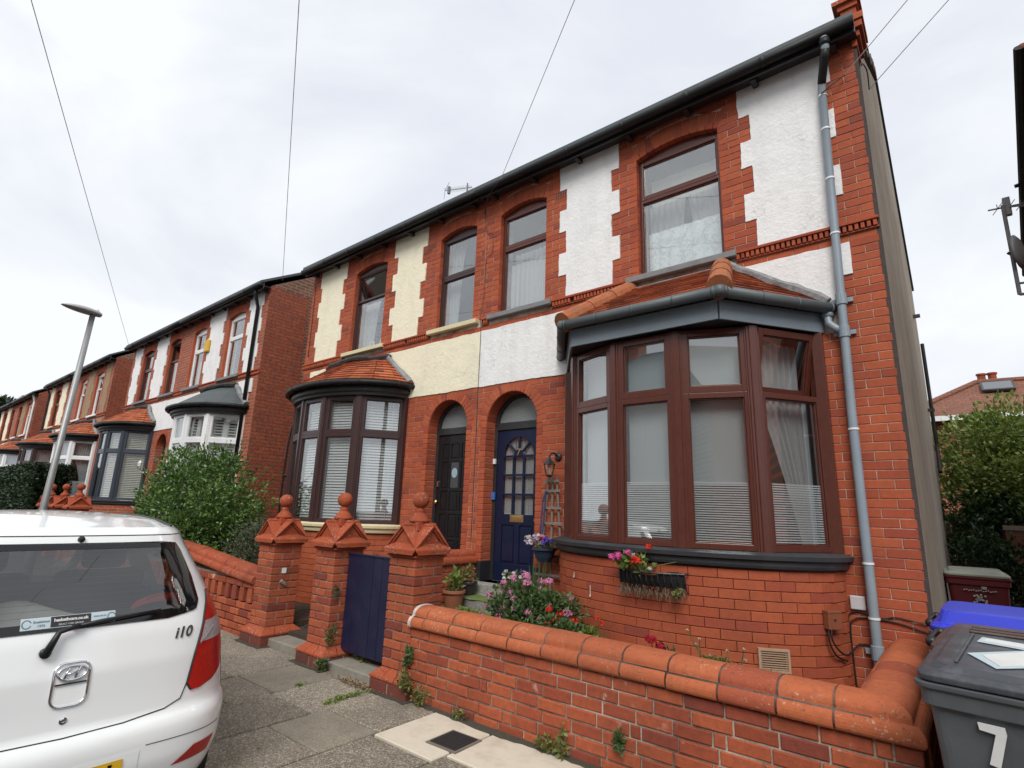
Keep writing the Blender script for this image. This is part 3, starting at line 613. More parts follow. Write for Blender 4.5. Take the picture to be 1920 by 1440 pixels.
    mm.build('fascia_board', BLACKP, root, bevel=0.003)
    # upper render panels with toothed edges, lower panel
    qo, qi, qb, qc = H['qo'], H['qi'], H['qb'], H['qc']; lv = [(ZB + Z4 * i, ZB + Z4 * (i + 1)) for i in range(5)] + [(ZB + Z4 * 5, EAV - .03)]
    def edge(nw, i): return nw[1] if i in (0, 2, 4) else nw[0]
    PAN = []
    def panel(le, re, name='render_panel'):
        l, r = [], []
        for i, (a, b) in enumerate(lv):
            j = lambda: RN.uniform(-.008, .008)
            l += [(edge(le, i) + j(), a + (0.0 if i == 0 else j())), (edge(le, i) + j(), b)]; r += [(edge(re, i) + j(), a), (edge(re, i) + j(), b)]
        poly = [(x, z) for x, z in r][:] ; pts = l[::-1] + r
        pts = [(MX(x), z + zo) for x, z in pts]
        ar = sum(pts[i][0] * pts[(i + 1) % len(pts)][1] - pts[(i + 1) % len(pts)][0] * pts[i][1] for i in range(len(pts)))
        if ar < 0: pts = pts[::-1]
        pts = ragged(pts); mb = MB(); mb.prism(pts, -0.010, 0.02); mb.build(name, H['rend'], root)
        for i, (a, b) in enumerate(lv): PAN.append(rect_op(edge(le, i), edge(re, i), a, b))
    panel(qc, qo); panel(qi, qb)
    lz1, lz0 = ZB - 0.111 - GAU, 3.251
    pts = [(qc[0], lz1), (qc[0], lz1 - Z4), (0.37, lz1 - Z4), (0.37, lz0 + .2)] + ([] if det else []) + [(bc - 1.3, lz0 + .2), (bc - 1.3, 3.4), (bc + 1.3, 3.4), (bc + 1.3, lz0), (dcx - .2, lz0), (W - .002, lz0), (W - .002, lz1)]
    pts = [(MX(x), z + zo + RN.uniform(-.004, .004)) for x, z in pts]
    ar = sum(pts[i][0] * pts[(i + 1) % len(pts)][1] - pts[(i + 1) % len(pts)][0] * pts[i][1] for i in range(len(pts)))
    if ar < 0: pts = pts[::-1]
    pts = ragged(pts, .05); mb = MB(); mb.prism(pts, -0.012, 0.02); mb.build('render_panel', H['rend'], root)
    PAN.append(rect_op(qc[0], W, lz1 - Z4, lz1)); PAN.append(rect_op(0.37, W, lz0, lz1 - Z4)); PAN.append(rect_op(bc - 1.31, bc + 1.31, -1, 3.3))
    # brickwork
    if det:
        ops = PAN + [seg_op(wa[0], wa[1], ZB, zs, segR(wa[1] - wa[0]), zs + rise - segR(wa[1] - wa[0]), .2), seg_op(wb[0], wb[1], ZB, zs, segR(wb[1] - wb[0]), zs + rise - segR(wb[1] - wb[0]), .2), door_op(dr[0], dr[1], -1, dsp, dro)]
        B_ = lay(0, W - .003, 3.251 - 43 * GAU, 43, ops) + lay(0, 0.37, 3.251, 11, PAN[-3:-1]) + lay(0, W - .003, ZB - 0.111 - GAU, 1, []) + lay(0, W - .003, ZB, 25, ops)
        set_bricks(B_, TW, (0, -1, 0), 0.0, BR, wall, 300, flip)
    for (a, b) in (wa, wb):
        R_ = segR(b - a); zc = zs + rise - R_; al = math.asin((b - a) / 2 / R_) + .02
        ring((a + b) / 2, zc, R_, R_ + .2, math.pi / 2 - al, math.pi / 2 + al, int((b - a) / 0.077), TW, 0.0, flip, BR, wall)
    ring(dcx, dsp, dr0, dro, 0.0, math.pi, 23, TW, 0.0, flip, BR, wall)
    if det:                                     # bull-nosed door jambs
        mm = MB()
        for xx in (dr[0], dr[1]):
            s_ = 1 if xx == dr[0] else -1
            for zz in np.arange(dz0 - .2, dsp - .03, GAU): A, B = sorted((MX(xx + s_ * .005), MX(xx - s_ * .09))); mm.box(A, B, -0.004, 0.19, zz + .003, zz + GAU - .004)
        for k in range(24):
            t0, t1 = math.pi * k / 24, math.pi * (k + 1) / 24; P = []
            for y in (0.01, 0.19):
                for r, t in ((dr0 - .004, t0), (dr0 + .03, t0), (dr0 + .03, t1), (dr0 - .004, t1)): P.append((MX(dcx + r * math.cos(t)), y, dsp + r * math.sin(t) + zo))
            mm.hexa(P)
        mm.build('door_reveal', BR, wall, bevel=0.006)
    # string course: moulded lip, dentils
    lips = [(-0.015, wa[0] - .11), (wa[1] + .11, wb[0] - .11), (wb[1] + .14, W - .003)]
    for a, b in lips:
        if b - a < .05: continue
        mm = MB(); A, B = sorted((MX(a), MX(b))); mm.box(A, B, -0.045, 0.0, ZB - .034 + zo, ZB - .006 + zo); mm.box(A, B, -0.022, -.001, ZB - .111 + zo, ZB - .098 + zo); mm.box(A, B, -0.021, 0.0, ZB - .099 + zo, ZB - .033 + zo) if not det else None
        sco = mm.build('string_course', BR, root, bevel=0.004)
    if det:
        dm = MB(); dm.brick(None, 0.030, 0.058, .04, .003); dme = mesh_of('dentil', dm.v, dm.f, (BR,)); rest = MB(); nd = 0
        mm = MB()
        for a, b in lips:
            if b - a < .05: continue
            A, B = sorted((MX(a + .01), MX(b))); mm.box(A, B, -0.004, 0.0, ZB - .097, ZB - .035)
            x = a + .03
            while x < b - .02:
                if RN.random() > .02: link('dentil', dme, sco, (MX(x), -0.034, ZB - .066 + zo), (0, 0, 0))
                x += .047
        mm.build('dentil_bed', MORTD, sco)
    else:
        mm = MB(); A, B = sorted((MX(0), MX(W))); mm.box(A, B, -0.02, 0.0, ZB - .097 + zo, ZB - .04 + zo); mm.build('dentil_bed', FARB, sco)
    # upper windows
    for nm, (a, b) in (('a', wa), ('b', wb)):
        xl = a if m_ > 0 else b; F = Fr((MX(xl), 0.068, ZB + .012 + zo)); w = b - a; h = zs - ZB - .03
        win = MB(); R_ = segR(w); zc = zs + rise - R_; n = 8
        top = [(w * i / n, zc + math.sqrt(R_ ** 2 - (w * i / n - w / 2) ** 2) - ZB - .012) for i in range(n, -1, -1)]
        win.prism([(0, h), (w, h)] + top, 0.012, 0.07, F); fm = H['upfm'][0 if nm == 'a' else 1]
        wobj = win.build('window', fm, root)
        tz = h * (0.66 if not H.get('mid' + nm) else H['mid' + nm])
        sash_window(F, w, h, tz, fm, root, 0.052, H.get('open' + nm, 0), 'window_frame', wobj)
        for xx, s_ in ((a, 1), (b, -1)):
            lin = MB(); A, B = sorted((MX(xx + s_ * .004), MX(xx - s_ * .05)))
            if det:
                for zz in np.arange(ZB + .02, zs - .02, GAU): lin.box(A, B, .003, .13, zz + zo, zz + GAU - .006 + zo)
            else: lin.box(A, B, .003, .13, ZB + .02 + zo, zs + zo)
            lin.build('window_reveal', BR, wall)
        st = H.get('cur' + nm, 'net')
        if st == 'lace':
            folds(F, .04, w - .04, .03, tz * .62, .16, 7, .010, wobj, LACE); folds(F, .04, w * .5, tz * .5, h - .5, .22, 6, .02, wobj, NETC, gather=.12); folds(F, w * .52, w - .04, tz * .5, h - .5, .22, 6, .02, wobj, NETC, gather=.12, side=1)
            mm = MB(); mm.box(.05, w - .05, .26, .27, tz + .03, h - .14, F); mm.box(.05, w - .05, .25, .26, h - .19, h - .13, F); mm.build('roller_blind', CREAMB, wobj)
        elif st == 'net': folds(F, .04, w - .04, .03, tz * .80, .16, 9, .022, wobj, CURT); folds(F, .04, w - .04, tz * .7, tz, .24, 9, .022, wobj, NETC)
        elif st == 'tied':
            folds(F, .04, w * .42, .03, h - .06, .18, 5, .03, wobj, NETC, gather=.35)
            mm = MB(); mm.box(w * .62, w * .86, .2, .22, .03, .17, F); mm.build('picture_card', plain('card_print', (0.45, 0.25, 0.10), .6, .8, 14, 0), wobj)
        elif st == 'frames':
            folds(F, .04, w * .5, .03, tz, .2, 5, .03, wobj, NETC, gather=.3); mm = MB()
            for xx in (.3, .62): light(mm, F, xx, xx + .15, .03, .2, .02, .14, .16)
            mm.build('picture_frame', WPVC, wobj)
        elif st == 'blind': venetian(F, .04, w - .04, .04, tz, .12, .05, wobj, BLIND)
        s0, s1 = sorted((MX(a - .125), MX(b + .13))); mm = MB(); P = []
        for x in (s0, s1): P += [(x, -.075, ZB - .062 + zo), (x, .14, ZB - .062 + zo), (x, .14, ZB + .018 + zo), (x, -.075, ZB + .004 + zo)]
        mm.add(P, [(0, 1, 2, 3), (7, 6, 5, 4), (0, 4, 5, 1), (1, 5, 6, 2), (2, 6, 7, 3), (3, 7, 4, 0)]); mm.build('sill', H['sillm'], wobj, bevel=0.006)
    return dict(root=root, wall=wall, MX=MX, zo=zo, dcx=dcx, dr0=dr0, dsp=dsp, dz0=dz0, H=H)
# ------------------------------------------------------------------ bays
def tiles(A, B, C, D, rows, tw, parent, mat, joined=None):
    """plain tiles in courses over the quad A B (eave) C D (top)"""
    A, B, C, D = [np.array(p, float) for p in (A, B, C, D)]
    n = np.cross(B - A, (C + D) / 2 - (A + B) / 2); n /= np.linalg.norm(n)
    if n[2] < 0: n = -n
    for i in range(rows):
        l0, r0 = A + (D - A) * i / rows, B + (C - B) * i / rows; t1 = min(1.0, (i + 1.25) / rows); l1, r1 = A + (D - A) * t1, B + (C - B) * t1
        L = np.linalg.norm(r0 - l0); k = max(1, round(L / tw)); cuts = [0.0] + [(j + (0.5 if i % 2 else 0.0)) / k for j in range(0 if i % 2 else 1, k)] + [1.0]
        for a, b in zip(cuts[:-1], cuts[1:]):
            if (b - a) * L < .02: continue
            g = .0015 / max(L, .1); p = [l0 + (r0 - l0) * (a + g), l0 + (r0 - l0) * (b - g), l1 + (r1 - l1) * (b - g), l1 + (r1 - l1) * (a + g)]
            j = RN.uniform(-.003, .003); lo, hi = .022 + j, .002
            P = [p[0] + n * lo, p[1] + n * (lo + RN.uniform(-.002, .002)), p[2] + n * (hi - .004), p[3] + n * (hi - .004)]; P += [q + n * .016 for q in P]
            if joined is not None: joined.hexa(P); continue
            m = MB(); c = sum(P) / 8; m.hexa([q - c for q in P]); link('tile', mesh_of('tile', m.v, m.f, (mat,)), parent, c)
def bay(D, st):
    root, zo, bx = D['root'], D['zo'], D['MX'](D['H']['bay']); det = D['H']['detail']; W3 = lambda dx, dy, z: np.array([bx + dx, -dy, z + zo])
    ZS, ZH, TZ = 1.335, 3.25, st.get('tz', 1.32)
    # curved base
    N = 48; core = MB(); ring_ = [(bow(1 - k / N, 1.345, .805)) for k in range(N + 1)]; zb0 = D['H'].get('zbase', -.3)
    vs = [W3(x, y, z) for z in (zb0, ZS - .12) for x, y in ring_]; fs = [(k, k + 1, N + 2 + k, N + 1 + k) for k in range(N)] + [tuple(N + 1 + k for k in range(N + 1))]
    core.add(vs, fs); bw = core.build('bay_wall', MORTD if det else FARB, root)
    if det:
        pts = [np.array(bow(1 - k / 400, 1.36, .82)) for k in range(401)]; s_ = np.concatenate([[0], np.cumsum([np.linalg.norm(b - a) for a, b in zip(pts[:-1], pts[1:])])]); tot = s_[-1]
        def at(s): i = min(399, int(np.searchsorted(s_, s)) - 1 if s > 0 else 0); i = max(0, i); t = (s - s_[i]) / (s_[i + 1] - s_[i]); return pts[i] + (pts[i + 1] - pts[i]) * t
        lst = []; bl = tot / round(tot / .226)
        for r in range(17):
            z = 1.20 - (r + 1) * GAU; s = 0 if r % 2 == 0 else -bl / 2
            while s < tot - .02:
                a, b = max(0, s) + .002, min(tot, s + bl) - .002
                if b - a > .03:
                    pa, pb = at(a), at(b); mid = (pa + pb) / 2; dv = pb - pa; w = np.linalg.norm(dv); nn = np.array([-dv[1], dv[0]]) / w; nn = nn if nn @ mid > 0 else -nn
                    nw = np.array([nn[0], -nn[1], 0.0]); P = W3(mid[0], mid[1], z + GAU / 2); rz = math.atan2(-dv[1], dv[0]); lst.append((px_size(P, w, GAU, nw), P, w, rz))
                s += bl
        lst.sort(key=lambda t: -t[0]); rest = MB(); lim = st.get('limit', 300)
        for i, (q, P, w, rz) in enumerate(lst):
            rz += RN.uniform(-.004, .004)
            if i < lim: link('brick', face_brick(w - .001, GAU - .005, BRB, .05, .003), bw, P, (0, RN.uniform(-.003, .003), rz))
            else: rest.brick(rotz_frame(P, rz), w, GAU - .005, .05, .003)
        if rest.v: rest.build('brickwork', BRB, bw, kind='stuff')
    # sill: moulded slab following the bow
    sm = MB(); prof = [(-.02, -.112), (.030, -.112), (.038, -.09), (.038, -.058), (.072, -.045), (.076, -.012), (.02, .008), (-.12, .01)]; NS = 40; vs = []
    for k in range(NS + 1):
        t = math.pi * (1 - k / NS); ex, ey = math.cos(t), math.sin(t); bx_, by_ = 1.36 * ex, .82 * ey; nx, ny = ex / 1.36, ey / .82; l = math.hypot(nx, ny); nx, ny = nx / l, ny / l
        for o_, z in prof: vs.append(W3(bx_ + nx * o_, max(-.02 if k in (0, NS) else -1, by_ + ny * o_), ZS + z - .005))
    n = len(prof); fs = [(k * n + i, (k + 1) * n + i, (k + 1) * n + (i + 1) % n, k * n + (i + 1) % n) for k in range(NS) for i in range(n)] + [tuple(range(n)), tuple(range(NS * n + n - 1, NS * n - 1, -1))]
    sm.add(vs, fs); sm.build('bay_sill', st['sill'], root)
    # posts and lights
    fm = st['frame']; post = MB()
    for i, (dx, dy) in enumerate(BAYV):
        if i in (0, 5): post.box(bx + dx - .045, bx + dx + .045, -.06, .02, ZS + zo, ZH + zo); continue
        px_, py_ = BAYV[i - 1]; qx, qy = BAYV[i + 1]; a = math.atan2(-(qy - py_), qx - px_); G = rotz_frame(W3(dx, dy, ZS), a)
        for y0, w in ((-.012, .030), (0.0, .052), (.012, .066)): post.box(-w, w, y0, .075, 0, ZH - ZS, G)
    post.box(bx - 1.3, bx + 1.3, -.0, .05, ZH + zo, ZH + .05 + zo)
    bwin = post.build('bay_window', fm, root, bevel=0.005)
    for i in range(5):
        a, b = np.array(BAYV[i]), np.array(BAYV[i + 1]); d = b - a; L = np.linalg.norm(d); ang = math.atan2(-d[1], d[0]); e0 = .045 if i else .03
        F = rotz_frame(W3(a[0], a[1], ZS + .006), ang); F = Fr(F((e0, 0, 0)), *F.a); w = L - e0 - (.045 if i < 4 else .03); h = ZH - ZS - .01
        sash_window(F, w, h, TZ, fm, root, .062, st['open'] if i in st.get('openi', ()) else 0, 'window_frame', bwin)
        kd = st['fill'][i]
        if kd == 'roller':
            m = MB(); m.box(.05, w - .05, .13, .135, .55, h - .06, F); m.box(.05, w - .05, .125, .14, .535, .555, F); m.build('roller_blind', ROLL, bwin)
        if kd in ('roller', 'swag'):
            m = MB(); n = 25
            for k in range(n): z = .07 + k * .0195; m.box(.062, w - .062, .037, .0385, z, z + .0105, F)
            m.build('striped_film', BLIND, bwin)
        if kd == 'swag':
            folds(F, w * .10, w - .03, .05, TZ - .03, .16, 7, .02, bwin, NETC, gather=.72, side=1); m = MB(); m.grid(lambda u, v: F((w * .08 + (w * .84) * u, .2 + .02 * math.sin(u * 50), TZ + .03 + (h - TZ - .1) * v)), 60, 2); m.build('curtain', CURT, bwin, smooth=True)
        if kd == 'ven': venetian(F, .05, w - .05, .05, h - .05, .12, .042, bwin, BLIND, .95, .034)
        if kd == 'venc': venetian(F, .05, w - .05, .05, h - .05, .12, .048, bwin, CREAMB, .7, .036)
        if kd == 'shutter':
            venetian(F, .09, w / 2 - .03, .09, h - .09, .12, .062, bwin, WPVC, .5, .055); venetian(F, w / 2 + .03, w - .09, .09, h - .09, .12, .062, bwin, WPVC, .5, .055); m = MB(); light(m, F, .05, w / 2, .05, h - .05, .045, .10, .13); light(m, F, w / 2 + .002, w - .05, .05, h - .05, .045, .10, .13); m.build('shutter_frame', WPVC, bwin)
        if kd == 'net': folds(F, .05, w - .05, .05, h - .06, .15, 8, .02, bwin, NETC)
    # cornice, gutter, roof
    rk = st['roof']
    if rk == 'hip':
        FP = [(-1.398, 0), (-.754, .90), (.754, .90), (1.398, 0)]; EP = [(-1.46, -.02), (-.79, .97), (.79, .97), (1.46, -.02)]; TP = [(-.52, -.02), (.52, -.02)]; z0, z1, zt = 3.253, 3.43, 4.13
        fas = MB()
        for i in range(3):
            a, b = np.array(FP[i]), np.array(FP[i + 1]); d = b - a; L = np.linalg.norm(d); F = rotz_frame(W3(a[0], a[1], z0), math.atan2(-d[1], d[0])); fas.box(0.012 if i else 0, L - (0.012 if i < 2 else 0), 0, .022, 0, z1 - z0, F); fas.box(-.005, L + .005, -.012, .0, z1 - z0 - .02, z1 - z0, F)
        fas.build('bay_fascia', GREYP, root, bevel=.003)
        sf = MB(); sf.add([W3(x * .985, max(0, y - .014), z0 + .012) for x, y in FP], [(0, 1, 2, 3)]); sf.add([W3(x * .985, max(0, y - .014), z1 - .01) for x, y in FP], [(3, 2, 1, 0)]); sf.build('soffit', BLACKP, root)
        gp = [W3(x * 1.012, max(y, .01) + (.02 if y > 0 else 0), z1 + .035) for x, y in EP]; g = MB()
        for i in range(3):
            a, b = gp[i], gp[i + 1]; g.tube([a, b], .051, 12); L = np.linalg.norm(b - a); nb = max(2, int(L / .36))
            for k in range(nb + 1): t = min(max(k / nb, .03), .97); c = a + (b - a) * t; u = (b - a) / L; g.tube([c - u * .010, c + u * .010], .055, 12)
        for p in gp[1:3]: g.lathe([(0.0, -.052), (.040, -.043), (.055, -.018), (.055, .018), (.040, .043), (0.0, .052)], 12, p)
        g.build('bay_gutter', GREYG, root, smooth=True)
        bed = MB(); E3 = [W3(x, y, z1 + .05) for x, y in EP]; T3 = [W3(x, y, zt) for x, y in TP]
        bed.add(E3 + T3, [(1, 2, 5, 4), (0, 1, 4), (2, 3, 5)]); br = bed.build('bay_roof', TILE, root)
        tiles(E3[1], E3[2], T3[1], T3[0], 9, .165, br, TILE); tiles(E3[2], E3[3], T3[1], T3[1], 9, .165, br, TILE); tiles(E3[0], E3[1], T3[0], T3[0], 9, .165, br, TILE)
        for e_, t_ in ((E3[1], T3[0]), (E3[2], T3[1])):     # half-round hip tiles, bedded in mortar
            for k in range(3):
                a, b = e_ + (t_ - e_) * (k / 3 - (.02 if k == 0 else 0)), e_ + (t_ - e_) * ((k + 1) / 3 + .03); m = MB(); up = np.array([0, 0, .030 - .004 * k]); m.tube([a + up, b + up], [.108, .096], 14); m.build('hip_tile', RIDGE, br, smooth=False)
        m = MB()
        for e_, t_, sgn in ((E3[3], T3[1], 1), (E3[0], T3[0], -1)):
            for k in range(9):
                a, b = e_ + (t_ - e_) * k / 9, e_ + (t_ - e_) * (k + 1) / 9; wv = RN.uniform(.0, .02); up = np.array([0, 0, 1.0]); o_ = np.array([-sgn * .0, -.02, 0]); inn = np.array([-sgn * .055, -.045, -.01])
                m.hexa([a + inn + up * .02, b + inn + up * .02, b + np.array([0, .02, 0]) + up * .02, a + np.array([0, .02, 0]) + up * .02, a + inn + up * (.035 + wv), b + inn + up * .04, b + np.array([0, .02, 0]) + up * (.10 + wv), a + np.array([0, .02, 0]) + up * .10])
        a, b = T3; m.hexa([a + (0, -.07, -.03), b + (0, -.07, -.03), b + (0, .03, -.03), a + (0, .03, -.03), a + (0, -.06, .0), b + (0, -.06, .0), b + (0, .02, .05), a + (0, .02, .05)])
        m.build('flashing', LEAD, br)
        for e_, t_ in ((E3[3], T3[1]), (E3[0], T3[0])):
            P_ = [e_ + (t_ - e_) * k / 10 + np.array([0, -.035, .055]) for k in range(11)]; m = MB(); m.tube([p + NR.normal(0, .008, 3) for p in P_], [.052 * RN.uniform(.75, 1.2) for _ in P_], 7); m.build('verge_flashing', LEAD, br)
    else:
        n = 10; EV = [(1.47 * math.cos(math.pi * (1 - k / n)), .98 * math.sin(math.pi * (1 - k / n)) - .01) for k in range(n + 1)]; TVv = [(.80 * math.cos(math.pi * (1 - k / n)), .22 * math.sin(math.pi * (1 - k / n)) - .01) for k in range(n + 1)]
        z0, z1, zt = 3.25, 3.40, 3.97; EV2 = [(x * 1.02, y * 1.02) for x, y in EV]
        fas = MB(); pr = [(-.12, -.005), (-.06, -.005), (-.05, .03), (-.02, .055), (-.01, .09), (-.02, .13), (-.12, .13)]; vs = []; N2 = 30
        for k in range(N2 + 1):
            t = math.pi * (1 - k / N2); c, s2 = math.cos(t), math.sin(t); nx, ny = c / 1.42, s2 / .93; l = math.hypot(nx, ny)
            for o_, z in pr: vs.append(W3(1.42 * c + nx / l * o_, max(-.02, .93 * s2 + ny / l * o_), z0 + z))
        q = len(pr); fas.add(vs, [(k * q + i, (k + 1) * q + i, (k + 1) * q + (i + 1) % q, k * q + (i + 1) % q) for k in range(N2) for i in range(q)] + [tuple(range(q)), tuple(range(N2 * q + q - 1, N2 * q - 1, -1))]); fas.build('bay_fascia', BLACKP, root)
        sf = MB(); sf.add([W3(1.35 * math.cos(math.pi * (1 - k / 20)), .86 * math.sin(math.pi * (1 - k / 20)), z0 + .004) for k in range(21)], [tuple(range(21))]); sf.build('soffit', BLACKP, root)
        g = MB(); gp = [W3(1.47 * math.cos(math.pi * (1 - k / 24)), .98 * math.sin(math.pi * (1 - k / 24)) + .005, z1 + .02) for k in range(25)]; g.tube(gp, .042, 10)
        for k in (2, 6, 10, 14, 18, 22): u = (gp[k + 1] - gp[k - 1]); u /= np.linalg.norm(u); g.tube([gp[k] - u * .012, gp[k] + u * .012], .047, 10)
        g.build('bay_gutter', BLACKG, root, smooth=True)
        bed = MB(); E3 = [W3(x, y, z1 + .05) for x, y in EV]; T3 = [W3(x, y, zt) for x, y in TVv]; bed.add(E3 + T3, [(k, k + 1, n + 2 + k, n + 1 + k) for k in range(n)]); tm = TILE if rk != 'slate' else SLATE
        br = bed.build('bay_roof', tm, root)
        jn = None if det else MB()
        if rk == 'round':
            for k in range(n): tiles(E3[k], E3[k + 1], T3[k + 1], T3[k], 9 if det else 7, .2, br, TILE, jn)
            if jn is not None: jn.build('roof_tiles', TILE, br, kind='stuff')
        m = MB(); vs = []
        for k in range(13):
            t = math.pi * (1 - k / 12); c, s2 = math.cos(t), math.sin(t)
            for a_, b_, z in ((.86, .30, zt - .07), (.83, .27, zt - .01 + RN.uniform(-.01, .02)), (.74, .16, zt + .07 + RN.uniform(-.02, .02)), (.70, .0, zt + .12)): vs.append(W3(a_ * c, max(-.01, b_ * s2 - .01), z))
        m.add(vs, [(k * 4 + i, (k + 1) * 4 + i, (k + 1) * 4 + i + 1, k * 4 + i + 1) for k in range(12) for i in range(3)]); m.build('flashing', BITU, br)
        for sgn in (-1, 1):
            P_ = [W3(sgn * (1.45 + (.80 - 1.45) * t), .045 + .03 * math.sin(t * 3), z1 + .075 + (zt + .03 - z1 - .06) * t) for t in np.linspace(0, 1, 9)]; m = MB(); m.tube([p + NR.normal(0, .008, 3) for p in P_], [.055 * RN.uniform(.7, 1.25) for _ in P_], 7); m.build('verge_flashing', LEAD, br)
        P_ = [W3(.84 * math.cos(math.pi * (1 - k / 14)), .27 * math.sin(math.pi * (1 - k / 14)) + .02, zt + .01) for k in range(15)]; m = MB(); m.tube([p + NR.normal(0, .01, 3) for p in P_], [.055 * RN.uniform(.7, 1.3) for _ in P_], 7); m.build('flashing_roll', BITU, br)
        m = MB()
        for sgn in (-1, 1):
            for k in range(8):
                a, b = [W3(sgn * (1.46 + (.78 - 1.46) * t), -.012, z1 + .06 + (zt + .02 - z1 - .06) * t) for t in (k / 8, (k + 1) / 8)]; i_ = np.array([-sgn * .07, -.05, .0]); u = np.array([0, 0, .1 + RN.uniform(0, .03)]); m.hexa([a + i_, b + i_, b + (0, .02, 0), a + (0, .02, 0), a + i_ + u * .25, b + i_ + u * .25, b + u + (0, .02, 0), a + u + (0, .02, 0)])
        m.build('verge_flashing', LEAD, br)
    return bwin, bw
# ------------------------------------------------------------------ doors
def arch_poly(cx, zc, r, n=14, a0=0, a1=math.pi): return [(cx + r * math.cos(a0 + (a1 - a0) * k / n), zc + r * math.sin(a0 + (a1 - a0) * k / n)) for k in range(n + 1)]
def doorset(D, fmat, blue=True):
    root, zo, MX = D['root'], D['zo'], D['MX']; cx = MX(D['dcx']); r = D['dr0']; Y = .215; z0 = D['dz0'] + zo; zs = D['dsp'] + zo
    tr = 2.655 + zo; fr = MB()
    fr.box(cx - r - .02, cx - r + .05, Y - .03, Y + .06, z0, zs + .02); fr.box(cx + r - .05, cx + r + .02, Y - .03, Y + .06, z0, zs + .02)
    fr.box(cx - r + .05, cx + r - .05, Y - .035, Y + .06, tr, tr + .10)
    P = arch_poly(cx, zs, r + .03); Q = arch_poly(cx, zs, r - .05)
    for k in range(14): fr.hexa([(P[k][0], Y - .03, P[k][1]), (P[k + 1][0], Y - .03, P[k + 1][1]), (P[k + 1][0], Y + .06, P[k + 1][1]), (P[k][0], Y + .06, P[k][1]), (Q[k][0], Y - .03, Q[k][1]), (Q[k + 1][0], Y - .03, Q[k + 1][1]), (Q[k + 1][0], Y + .06, Q[k + 1][1]), (Q[k][0], Y + .06, Q[k][1])])
    dfr = fr.build('door_frame', fmat, root, bevel=.004)
    m = MB(); m.prism([(cx - r + .04, tr + .09), (cx + r - .04, tr + .09)] + [(x, z) for x, z in arch_poly(cx, zs, r - .04)], Y + .012, Y + .02); m.build('fanlight', GLASSF, dfr)
    st_ = MB(); st_.box(cx - r, cx + r, -.02, Y + .06, z0 - .3, z0); st_.build('threshold', CONC, root)
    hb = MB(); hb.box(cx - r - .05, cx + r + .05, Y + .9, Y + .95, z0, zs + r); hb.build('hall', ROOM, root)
    return cx, Y, z0, dfr
